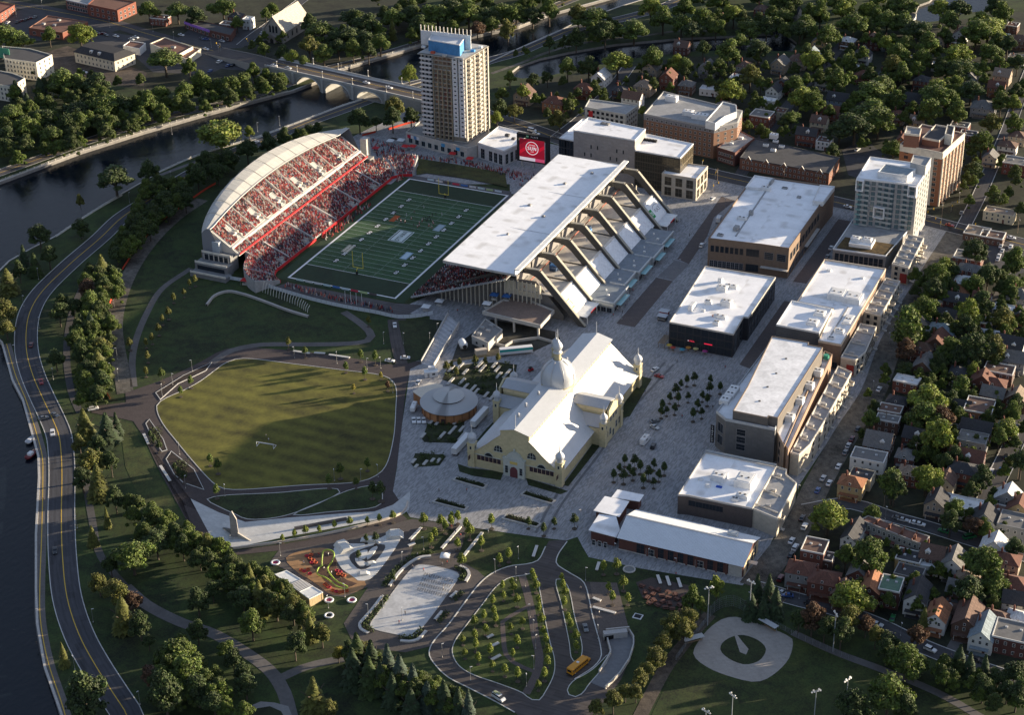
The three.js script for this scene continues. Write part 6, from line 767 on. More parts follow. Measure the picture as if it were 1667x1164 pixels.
{ // underground ramp
  const o = pts('986,1033 1024,1029 1031,1040 1031,1053 1024,1076 1008,1100 985,1122 960,1112 975,1096 988,1076 994,1064'), t = T('parking_ramp', 'concrete car ramp curving down into a dark underground opening', 'ramp', 0, 0, 0); P(t, 'roadway', cap(inset(o, .2), .16), mat([.16, .16, .165], 'fine')); const w = ccw(o), f = (a, b, h, wd = .5) => beam(V(...[a[0], h / 2, a[1]]), V(...[b[0], h / 2, b[1]]), wd, h); for (let i = 0; i < o.length; i++) { if (i === 7 || i === 6) continue; const a = o[i], b = o[(i + 1) % o.length]; P(t, 'side_wall', f(a, b, i === 0 ? 2.6 : 1.5), CONC); } const m = [(o[0][0] + o[1][0]) / 2, (o[0][1] + o[1][1]) / 2]; P(t, 'portal', f([o[0][0], o[0][1] + 2.4], [o[1][0], o[1][1] + 2.4], 2.6, 2.3), mat([.35, .34, .33], 'fine')); P(t, 'opening', f([o[0][0] + 1, o[0][1] + 3.72], [o[1][0] - 1, o[1][1] + 3.72], 1.9, .06), mat([.006, .006, .007])); }
{ // infield fences and benches
  const fence = (name, label, s, h) => { const k = spline(pts(s), 3), t = T(name, label, 'fence', 0, 0, 0); for (let i = 0; i < k.length; i++) P(t, 'post', bar(V(k[i][0], 0, k[i][1]), V(k[i][0], h, k[i][1]), .07, 5), METALP); for (let i = 0; i < k.length - 1; i++) { const a = k[i], b = k[i + 1], g = []; for (let j = 0; j <= 5; j++) g.push(bar(V(a[0], .2 + (h - .2) * j / 5, a[1]), V(b[0], .2 + (h - .2) * j / 5, b[1]), .03, 4)); for (let j = 1; j < 4; j++) { const q = [a[0] + (b[0] - a[0]) * j / 4, a[1] + (b[1] - a[1]) * j / 4]; g.push(bar(V(q[0], .2, q[1]), V(q[0], h, q[1]), .025, 4)); } P(t, 'mesh_panel', M(g), mat([.18, .2, .22])); } };
  fence('backstop_fence', 'tall wire backstop bent round the top of the infield', '1150,1010 1165,995 1180,988 1195,987 1210,995 1222,1003', 5); fence('ball_fence', 'wire fence with bench on the gravel path side of the infield', '1100,1075 1118,1050 1135,1030 1150,1012', 2.4); fence('ball_fence', 'wire fence on the street side of the infield', '1222,1003 1245,1014 1270,1024 1292,1036 1330,1052 1380,1075', 2.4);
  for (const [x, y, a, w] of [[1128, 1046, .8, 'on the gravel path side of the infield'], [1250, 1022, -.4, 'on the street side of the infield']]) { const p = G(x, y), t = T('players_bench', `pale covered players bench ${w}`, 'bench', p.x, 0, p.z, a); P(t, 'roof', B(8, .2, 2.4, 0, 2.3, 0), mat([.4, .41, .42], 'fine')); P(t, 'seat', B(7.4, .1, .5, 0, .5, 0), mat([.3, .2, .12])); for (const s of [-3.8, 3.8]) P(t, 'post', B(.14, 2.3, .14), METALP, s, 0, 0); } }
// ---------------------------------------------------------------- the arched road bridge over the canal
{
  const a = pts('443,110', 7.5)[0], e = pts('690,166', 7.5)[0], dx = e[0] - a[0], dz = e[1] - a[1], L = Math.hypot(dx, dz), ry = Math.atan2(-dz, dx), t = T('road_bridge', 'grey stone road bridge with four arches over the canal', 'bridge', a[0], 0, a[1], ry), wd = 17, CB = mat([.3, .3, .29], 'panel');
  // face with arches, in local x along the bridge; z = 0 is the near edge, -wd the far one
  const sh = new THREE.Shape([[-6, -2.2], [L + 6, -2.2], [L + 6, 7], [-6, 7]].map(p => new THREE.Vector2(...p)));
  const arches = [[8.5, 11, 4.6], [29, 18, 6.3], [52, 18.6, 6.4], [77, 19, 6]], toL = px => { const p = pts(px, 0)[0]; return ((p[0] - a[0]) * dx + (p[1] - a[1]) * dz) / L; };
  for (const [c, w, h] of arches) { const p = new THREE.Path(), y0 = c < 15 || c > 70 ? .12 : -2.1; p.moveTo(c - w / 2, y0); p.lineTo(c + w / 2, y0); p.absellipse(c, Math.max(y0 + .6, .2), w / 2, h - .2, 0, Math.PI, false); sh.holes.push(p); }
  const g = new THREE.ExtrudeGeometry(sh, { depth: wd, bevelEnabled: false, curveSegments: 20 }); g.translate(0, 0, -wd); P(t, 'arched_body', norm(g), CB);
  P(t, 'deck', B(L + 12, .3, wd - 1.6, L / 2, 7, -wd / 2), ASPHB); for (const z of [-.3, -wd + .3]) P(t, 'parapet', B(L + 12, 1.3, .5, L / 2, 7, z), mat([.36, .36, .35], 'fine')); for (const z of [-1.7, -wd + 1.7]) P(t, 'pavement', B(L + 12, .16, 2.2, L / 2, 7.3, z), CONC);
  for (const z of [-wd / 2 - .25, -wd / 2 + .25]) P(t, 'centre_line', B(L + 12, .03, .15, L / 2, 7.3, z), LINEY);
  for (const [c, w, h] of arches) { const rim = []; for (let i = 0; i <= 16; i++) { const q = Math.PI * i / 16; rim.push(V(c - (w / 2 + .3) * Math.cos(q), .2 + h * Math.sin(q), .12)); } P(t, 'arch_ring', new THREE.TubeGeometry(new THREE.CatmullRomCurve3(rim), 24, .35, 5), mat([.42, .42, .41], 'fine')); }
  for (const x of [17, 40.4, 64.3, 90]) P(t, 'pier', B(1.6, 9.4, 1, x, -2.2, .35), mat([.36, .36, .35], 'fine'));
  for (const x of [4, 20.5, 40.5, 64, 90, 110]) for (const z of [-.3, -wd + .3]) { const l = P(t, 'lamp_column', M([B(.7, 1.9, .7), bar(V(0, 1.9, 0), V(0, 5, 0), .14)]), CONC, x, 7, z); P(l, 'lamp_head', new THREE.SphereGeometry(.35, 8, 6), WHITE2, 0, 5.2, 0); }
  // ramps at both ends
  for (const [s, poly] of [[-1, '348,83 372,88 400,94 430,103 446,108'], [1, '686,164 710,168 735,172 765,178 790,186']]) { const c = pxPoly(poly), n = c.length, w3 = c.map(([x, y], i) => { const h = s < 0 ? 7.2 * i / (n - 1) : 7.2 * (1 - i / (n - 1)); const p = G(x, y, h); return [p.x, p.z - (wd / 2 - 8.5)]; }), sp = spline(w3, 4), hy = k => .1 + 7.15 * (s < 0 ? k : 1 - k); S('street', ribbon(sp, -7.5, 7.5, 0, hy), ASPHB); for (const sd of [-1, 1]) { const o = offset(sp, sd * 7.6), pos = []; for (let i = 0; i < o.length - 1; i++) { const y0 = hy(i / (o.length - 1)) + .5, y1 = hy((i + 1) / (o.length - 1)) + .5; pos.push(o[i][0], -.1, o[i][1], o[i + 1][0], -.1, o[i + 1][1], o[i + 1][0], y1, o[i + 1][1], o[i][0], -.1, o[i][1], o[i + 1][0], y1, o[i + 1][1], o[i][0], y0, o[i][1]); } S('ramp_wall', fromTris(pos), mat([.3, .29, .28], 'fine', { side: THREE.DoubleSide })); } }
}
// rails along the canal
{
  const rail = (label, s) => { const k = spline(pts(s), 5), t = T('canal_rail', label, 'railing', 0, 0, 0); for (let i = 0; i < k.length - 1; i++) { P(t, 'post', B(.32, 1.25, .32), mat([.5, .48, .44], 'fine'), k[i][0], 0, k[i][1]); const d = [k[i + 1][0] - k[i][0], k[i + 1][1] - k[i][1]]; P(t, 'rail', M([beam(V(k[i][0], .6, k[i][1]), V(k[i + 1][0], .6, k[i + 1][1]), .09, .09), beam(V(k[i][0], 1.05, k[i][1]), V(k[i + 1][0], 1.05, k[i + 1][1]), .09, .09)]), mat([.4, .4, .38])); } P(t, 'kerb_strip', M([ribbon(k, -1.2, .4, .18), walls(offset(k, .4), 0, .18, false), walls(offset(k, -1.2).reverse(), 0, .18, false)]), mat([.46, .42, .35], 'fine')); };
  rail('long post and rail fence along the far parkway edge of the canal', '-40,309 0,296 134,246 235,214 336,185 403,167 470,149'); rail('post and rail fence along the far parkway beyond the bridge', '562,111 620,93 686,73 740,64 783,56 844,43 891,24'); rail('post and rail fence of the near canal bank below the bridge', '260,281 322,254 420,224 487,200 558,173 590,163'); rail('post and rail fence on the near canal bank by the dark trees', '92,386 130,360 168,336 200,318');
}
// ---------------------------------------------------------------- trees
function leafCrown(lobes, n, size, seed, core = .72, flat = 0) {
  const r = rng(seed), pos = [], col = [], tot = lobes.reduce((s, l) => s + l[3] * l[4], 0);
  const tri = (a, b, c, k) => { pos.push(a.x, a.y, a.z, b.x, b.y, b.z, c.x, c.y, c.z); for (let i = 0; i < 3; i++) col.push(k[0], k[1], k[2]); };
  for (const [x, y, z, rx, ry] of lobes) {
    const m = Math.round(n * rx * ry / tot), lt = .8 + r() * .45;
    for (let i = 0; i < m; i++) {
      const u = V(r() * 2 - 1, r() * 2 - 1, r() * 2 - 1); if (u.length() > 1 || u.length() < .05) { i--; continue; } u.normalize(); if (u.y < -.55 && r() < .7) { i--; continue; }
      const k = .66 + .5 * r() * (.4 + .6 * r()) + (r() < .12 ? .14 : 0), p = V(x + u.x * rx * k, y + u.y * ry * k, z + u.z * rx * k);
      const nn = u.clone().add(V(r() - .5, (r() - .5) + flat, r() - .5).multiplyScalar(1.5)).normalize(), a = V(r() - .5, r() - .5, r() - .5).cross(nn).normalize(), b = nn.clone().cross(a), s = size * (.55 + r() * .9), c = (.62 + r() * .75) * lt, kc = [c * (.88 + r() * .3), c, c * (.75 + r() * .4)];
      const A = p.clone().addScaledVector(a, s).addScaledVector(nn, -s * .25), C = p.clone().addScaledVector(a, -s).addScaledVector(nn, -s * .25), Bq = p.clone().addScaledVector(b, s * .8).addScaledVector(nn, -s * .1), D = p.clone().addScaledVector(b, -s * .8);
      tri(A, Bq, C, kc); tri(A, C, D, kc);
    }
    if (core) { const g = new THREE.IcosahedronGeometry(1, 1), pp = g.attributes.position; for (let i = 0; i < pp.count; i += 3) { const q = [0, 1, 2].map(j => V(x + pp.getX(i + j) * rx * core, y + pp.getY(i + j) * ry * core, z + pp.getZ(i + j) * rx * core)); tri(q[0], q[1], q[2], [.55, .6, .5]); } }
  }
  const g = fromTris(pos); g.setAttribute('color', new THREE.Float32BufferAttribute(col, 3)); return g;
}
const crowns = [...Array(9).keys()].map(i => { // crown of a tree 10 m across and 13 m tall
  const r = rng(900 + i * 17), L = [[0, 8.4, 0, 2.7, 3.3]], n = 14 + i % 4 * 3, a0 = r() * 6;
  for (let k = 0; k < n; k++) { const a = a0 + k * 2.4, q = 1.6 + 2 * Math.sqrt((k + .5) / n) * (.8 + r() * .35), rr = .85 + r() * r() * 1.5, y = 10.5 - q * 1.15 + (r() - .5) * 4; L.push([q * Math.cos(a), y, q * Math.sin(a), rr, rr * (.8 + r() * .35)]); }
  if (i % 3 === 1) L.push([(r() - .5) * 2, 11.3, (r() - .5) * 2, 1.9, 1.6]);
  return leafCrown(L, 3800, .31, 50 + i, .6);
});
const trunkGeo = (() => { const g = [bar(V(0, 0, 0), V(0, 5, 0), .34, 7, .24)]; for (let k = 0; k < 5; k++) { const a = k * 1.3; g.push(bar(V(0, 3.6 + k * .3, 0), V(2.4 * Math.cos(a), 7.5 + k * .2, 2.4 * Math.sin(a)), .16, 5, .07)); } g.push(bar(V(0, 5, 0), V(.3, 10, -.2), .22, 6, .08)); return M(g); })();
const coneCrowns = [0, 1, 2].map(i => { const r = rng(300 + i), L = []; const pos = [], col = []; const H = 13; for (let t = 0; t < 34; t++) { const k = t / 34, y = 1 + k * (H - 1.4), R = Math.pow(1 - k, .8) * (2.7 + (i - 1) * .3) * (.82 + r() * .3) + .15, nb = Math.round(8 + (1 - k) * 14); for (let b = 0; b < nb; b++) { const a = b / nb * 6.283 + r(), rr = R * (.75 + r() * .4), w = .36 + rr * .16, dy = -.35 - rr * .22, tip = V(rr * Math.cos(a), y + dy, rr * Math.sin(a)), s = V(-Math.sin(a), 0, Math.cos(a)), q = .6 + r() * .75; const base = V(0, y + .55, 0), m1 = tip.clone().multiplyScalar(.62).setY(y + dy * .3).addScaledVector(s, w), m2 = tip.clone().multiplyScalar(.62).setY(y + dy * .3).addScaledVector(s, -w); for (const [A, Bq, C] of [[base, m1, m2], [m1, tip, m2], [base, tip.clone().setY(tip.y - .3), m1]]) { pos.push(A.x, A.y, A.z, Bq.x, Bq.y, Bq.z, C.x, C.y, C.z); for (let z = 0; z < 3; z++) col.push(q, q, q * .95); } } } const g = fromTris(pos); g.setAttribute('color', new THREE.Float32BufferAttribute(col, 3)); return g; });
const tallCrowns = [0, 1].map(i => { const r = rng(77 + i), L = []; for (let k = 0; k < 9; k++) L.push([(r() - .5) * 1.6, 3.4 + k * 1.05, (r() - .5) * 1.6, 1.5 + Math.sin((k + 1) / 10 * Math.PI) * 1.3, 1.5]); return leafCrown(L, 1500, .4, 10 + i); });
const willow = leafCrown([[0, 8, 0, 4, 3.4], [3, 7, 1, 2.4, 3.4], [-3, 7, .5, 2.4, 3.4], [0, 7, 3, 2.4, 3.6], [.5, 7, -3, 2.3, 3.4], [2, 9.6, -1.5, 2, 1.9], [-1.6, 9.8, 1, 2, 1.8]], 2600, .44, 5);
const leafM = c => { const m = new THREE.MeshPhysicalMaterial({ roughness: .95, vertexColors: true, side: THREE.DoubleSide, transmission: .22, thickness: 0 }); m.color.setRGB(...c); return m; };
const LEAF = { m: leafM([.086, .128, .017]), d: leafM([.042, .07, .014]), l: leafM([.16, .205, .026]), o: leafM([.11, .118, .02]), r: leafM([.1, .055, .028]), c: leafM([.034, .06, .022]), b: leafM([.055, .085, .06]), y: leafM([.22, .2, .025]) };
const LN = { m: 'green', d: 'dark green', l: 'light green', o: 'olive green', r: 'reddish brown', c: 'dark', b: 'blue-green', y: 'yellow' };
const BARK = mat([.07, .055, .042], 'fine');
let treeN = 0; const tr = rng(4242);
function tree(px, py, w, kind = 'm', shape = 'D') {
  const k = mpp(px, py) * .97, D = w * k * 1.1, H = shape === 'C' ? Math.min(15, D * 1.5 + 3) : shape === 'T' ? D * 1.9 + 1 : Math.min(19, D * .95 + 3.6), hc = H * (shape === 'C' ? .45 : .62), p = G(px, py, hc), i = treeN++, r = tr;
  const size = D > 15 ? 'huge' : D > 12 ? 'large' : D > 8.5 ? 'mid-sized' : 'small', nm = shape === 'C' ? 'conifer' : 'deciduous_tree';
  const { label, group } = placed(`${size} ${LN[kind]} ${shape === 'C' ? 'conifer' : shape === 'T' ? 'columnar tree' : shape === 'W' ? 'spreading tree' : 'tree'}`, px, py);
  const t = T(nm, label, 'tree', p.x, 0, p.z, r() * 6.28, group);
  P(t, 'trunk', trunkGeo, BARK); P(t, 'crown', shape === 'C' ? coneCrowns[i % 3] : shape === 'T' ? tallCrowns[i % 2] : shape === 'W' ? willow : crowns[i % crowns.length], LEAF[kind]);
  const b = shape === 'C' || shape === 'T' ? 5.4 : 10; t.scale.set(D / b * (.9 + r() * .22), H / 13 * (.84 + r() * .36), D / b * (.9 + r() * .22)); return t;
}
const TREES = `104,134,55 155,134,50d 168,175,50 128,178,45d 242,168,40 259,148,40 198,168,40d 329,138,36 356,134,34d 302,151,34 296,165,26l 380,138,32 396,134,28 413,118,26 433,121,22 269,97,54 309,111,24 20,181,40 44,208,38 13,215,42d 77,188,40d 84,215,40 134,202,34 111,205,36d 27,148,26cC 67,150,26cC 45,165,22cC 10,60,46 34,62,46 81,57,24 131,55,36l 148,56,24 242,10,36 289,13,46 319,20,36d 363,10,40 386,34,24 433,20,20 443,13,22 524,47,56 504,37,30d 544,57,34d 504,74,36o 527,84,34 477,94,26l 551,74,30d 430,77,22 460,88,24d 575,80,30 600,84,26d 495,100,22
359,218,66lW 406,212,18l 188,289,62d 242,279,36d 131,326,16o 131,366,30d 64,376,38d 336,265,34d 370,255,34d 403,245,34d 437,232,34d 355,278,30d 322,285,34d 296,309,34d 269,322,34d 249,343,34d 228,366,34d 302,326,26d 275,343,28d 208,388,28d 244,372,26d 190,410,28d 462,224,26d 485,217,22d 505,212,24d
13,458,40o 7,498,45o 40,420,26cC 57,430,24dC 80,414,32d 10,528,32o 32,440,26d 168,444,36o 144,464,34r 171,464,32 148,488,38 175,478,28o 134,528,30cC 150,538,30cC 163,562,38o 134,575,34d 161,595,40o 144,602,34d 165,622,38 155,642,30d 135,620,24cC 101,488,26 97,508,30d 91,582,30d 185,440,28d 192,462,24d 120,500,26d 138,690,40o 175,700,34cC 190,690,22cC 148,750,46o 181,753,30d 160,720,28d 130,720,26o
161,787,42o 134,777,34d 188,811,34d 215,814,30d 175,845,16oC 151,871,20oC 215,895,70 255,881,42d 285,865,34d 235,855,20cC 316,871,30o 339,892,30o 356,905,28o 376,922,30o 298,890,30d 325,905,30d 392,932,28o 161,945,34o 188,962,46o 215,972,34r 201,1002,46o 228,1016,36d 242,1039,26d 322,972,44 346,955,34 396,969,44d 410,1012,44 423,975,40o 450,982,40o 477,989,40o 497,1002,36o 524,1029,34o 408,945,30o 432,955,30o 460,965,28o 322,1026,34 480,1049,36 285,1056,56 302,1090,60 322,1117,50 349,1143,42 269,1130,60 249,1096,40r 104,1069,20oC 144,1130,78 366,1053,30 380,1073,32 400,1110,40 396,1090,36 511,1130,52o 537,1154,30o 551,1060,22y 180,915,30d 505,1025,26o
582,1066,40dC 605,1076,38cC 632,1086,38bC 652,1103,36bC 673,1113,36bC 696,1130,34bC 723,1140,36cC 746,1147,34cC 763,1157,30bC 602,1103,34dC 639,1123,34cC 669,1140,34cC 575,1090,34cC 620,1108,30cC 568,1062,28d 588,1050,26o
1099,1006,42o 1113,1029,36o 1079,1043,34o 1069,1063,34o 1042,1100,30o 1018,1120,30o 998,1137,34o 971,1147,30o 1055,1085,28o 1090,1025,28o 1127,976,34 1117,1002,38o 1035,1125,22o 1140,985,24
1349,831,66l 1419,834,30 1456,794,42d 1510,781,40l 1554,828,34 1547,848,36d 1581,848,34r 1416,905,60 1376,905,38 1386,962,62l 1601,922,72 1577,955,58d 1618,952,42 1651,885,38d 1167,955,30l 1251,969,30cC 1232,962,28cC 1262,985,28cC 1222,985,26cC 1242,990,26cC 1322,1006,42r 1382,1006,38o 1409,1016,28r 1369,1029,40d 1342,1023,32d 1446,1039,40d 1443,1056,36d 1476,1070,58 1493,1036,32r 1503,1009,22oC 1560,1076,26cC 1577,1086,26cC 1601,1093,26cC 1624,1100,36d 1651,1090,42d 1640,1120,34d 1446,1127,68 1389,1150,60d 1473,1154,42d 1300,1010,30d 1425,1035,26o 1655,1130,40d 1600,1120,32d 1545,1100,30d
1510,647,70l 1503,674,62 1532,683,42r 1528,710,56l 1507,775,46l 1452,786,50 1548,562,46 1586,567,52d 1615,569,40o 1474,567,38rD 1583,602,24l 1563,629,22T 1548,650,30d 1561,672,28d 1416,678,30 1423,661,24d 1648,670,30 1637,692,44l 1626,716,28 1653,656,28d 1662,752,40d 1599,777,36d 1539,750,30d 1554,741,30d 1525,590,30d 1470,600,26d
1588,402,42d 1537,432,38l 1527,451,42 1520,469,36d 1548,437,30d 1585,462,36 1608,446,42d 1595,488,46d 1502,502,42 1518,497,32 1576,518,48l 1569,532,40d 1476,537,36T 1632,516,46o 1632,532,22o 1646,460,36 1650,420,42 1604,574,40d 1560,580,34d
1310,36,40 1348,58,44 1389,41,52 1372,14,44l 1415,14,34l 1444,31,40 1473,34,44 1488,48,48d 1468,10,50 1545,31,40 1531,12,38l 1560,14,40d 1596,31,40l 1608,46,66l 1589,53,50 1632,26,34 1615,82,36 1620,7,36d 1509,77,44 1500,94,36 1473,70,30 1461,89,38 1454,103,40o 1442,70,28l 1468,120,34 1560,89,50l 1569,106,54 1555,115,34d 1524,137,46l 1524,156,50 1548,159,34 1555,130,26l 1581,142,44d 1555,183,38 1516,183,40 1629,166,32 1649,168,30l 1598,226,46 1613,204,34o 1649,204,30 1656,150,22 1420,149,60 1415,178,76 1391,207,60d 1430,197,52 1459,159,34 1367,204,50d 1435,135,42 1363,132,40 1324,103,36l 1379,101,32 1346,87,24d 1312,154,44l 1324,168,36 1312,130,24 1355,240,26d 1454,243,36 1584,272,34d 1656,100,30d 1640,70,30d
1114,13,36 1194,20,34l 1221,40,44 1248,40,36d 1144,30,40 1127,44,40d 1302,44,40d 1114,104,30 1144,77,24d 1184,84,44 1235,77,40d 1171,104,24 1221,121,42o 1188,148,44l 1238,134,24 1302,161,50l 1288,188,30 1295,131,34 1325,104,30 1165,45,30 1275,25,36 1335,25,34 1205,62,28
575,24,50d 599,40,44d 568,54,40d 639,27,44 666,20,44d 713,24,50 736,17,50d 763,24,50 790,20,50d 817,13,44 639,50,16oC 619,67,34 777,44,26r 827,50,30o 840,20,36 867,20,40d 894,17,34 965,24,60 941,20,34o 938,60,34d 985,54,36d 1032,47,56 1079,30,46 1059,13,44l 1109,34,36 894,70,22d 666,118,30l 1005,101,48l 958,104,36d 924,111,30 1062,94,40 1102,97,36l 891,124,22d 867,131,22d 830,124,24 817,148,26 851,151,24l 814,175,30d 837,181,24o 809,191,24l 911,191,28o 931,168,18l 642,168,36o 639,191,34d 585,191,36d 612,195,22d 669,185,30d 1045,178,16l 595,60,36d 680,40,36d 700,50,30 800,38,26`;
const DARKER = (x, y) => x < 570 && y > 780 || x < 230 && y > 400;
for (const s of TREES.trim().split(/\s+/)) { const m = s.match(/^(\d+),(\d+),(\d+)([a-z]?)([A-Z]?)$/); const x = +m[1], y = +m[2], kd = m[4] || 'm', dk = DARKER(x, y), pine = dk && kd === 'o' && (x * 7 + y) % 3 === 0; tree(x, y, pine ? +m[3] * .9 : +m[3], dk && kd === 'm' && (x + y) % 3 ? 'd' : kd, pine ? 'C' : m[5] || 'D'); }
// the rest of the woods, far off or massed: one object
{
  const spots = [], r = rng(99), add = (s, n, lo, hi) => { const p = pxPoly(s), xs = p.map(a => a[0]), ys = p.map(a => a[1]); let g = 0, m = 0; while (m < n && g++ < n * 40) { const x = Math.min(...xs) + r() * (Math.max(...xs) - Math.min(...xs)), y = Math.min(...ys) + r() * (Math.max(...ys) - Math.min(...ys)); if (!inPoly(x, y, p)) continue; const D = lo + r() * (hi - lo), q = G(x, y, D * .7); spots.push([q.x, q.z, D, r()]); m++; } };
  add('555,5 700,-20 1000,-30 920,5 860,25 780,40 700,52 600,80 560,70', 64, 9, 14); add('1130,-20 1480,-30 1480,30 1300,60 1120,40', 80, 9, 14); add('1300,60 1480,50 1640,60 1667,150 1540,200 1330,200', 90, 7, 13); add('940,40 1110,30 1110,52 1000,62 940,75', 12, 7, 11);
  add('0,150 120,130 250,160 460,128 470,138 330,180 130,238 0,270', 140, 8, 13); add('240,300 330,270 470,222 540,205 500,222 420,240 330,290 250,372 200,420 185,410', 80, 7, 11); add('140,440 190,430 195,470 180,560 170,640 130,660 120,560', 90, 7, 11); add('190,800 300,860 460,950 540,1040 480,1010 340,930 240,890', 70, 7, 10); add('1560,540 1667,540 1667,640 1580,600', 8, 6, 9); add('1440,560 1480,600 1400,720 1395,690', 6, 4, 6); add('1280,1000 1460,1050 1640,1120 1667,1164 1500,1110 1330,1030', 24, 5, 8); add('830,85 920,60 1000,55 940,72 850,100', 8, 4, 6); add('560,1055 640,1080 760,1140 740,1160 580,1100', 40, 6, 9); add('250,1040 340,1050 400,1164 260,1164', 40, 7, 10); add('1560,600 1667,680 1667,860 1600,900 1560,800', 40, 4, 8);
  add('1330,560 1667,470 1667,1000 1500,900 1330,960', 0, 3, 6); add('1470,600 1560,560 1600,700 1540,780 1470,740', 60, 4, 8); add('1380,880 1560,900 1640,1000 1500,1010 1400,960', 60, 3, 7); add('1480,440 1667,440 1667,560 1500,560', 70, 5, 9); add('860,150 960,120 1100,100 1290,150 1330,220 1240,230 1060,150 900,200', 80, 4, 9); add('1330,240 1460,230 1440,262 1350,262', 8, 4, 7); add('-40,-60 560,-70 440,-10 240,-10 -40,-20', 30, 9, 13); add('1600,330 1640,230 1667,150 1740,150 1740,360 1667,380', 26, 6, 10); add('1560,250 1600,230 1580,330 1555,330', 8, 6, 9); add('20,100 120,118 240,125 250,150 100,140', 10, 6, 9); add('420,50 470,60 440,90 405,80', 5, 5, 7); add('1100,100 1290,90 1300,120 1210,200 1150,140', 16, 6, 10);
  ['far_woods'].forEach((nm, i) => { const im = new THREE.InstancedMesh(crowns[4], LEAF.m, spots.length), m = new THREE.Matrix4(), c = new THREE.Color(); spots.forEach(([x, z, D, k], j) => { const H = D * .95 + 3; m.compose(V(x, 0, z), new THREE.Quaternion().setFromAxisAngle(V(0, 1, 0), k * 9), V(D / 10, H / 13, D / 10)); im.setMatrixAt(j, m); const q = .5 + k * .5; c.setRGB(q, q, .7); im.setColorAt(j, c); }); im.name = nm; im.userData = { kind: 'stuff', label: 'massed trees of the canal banks and far streets' }; im.castShadow = im.receiveShadow = true; scene.add(im); });
}
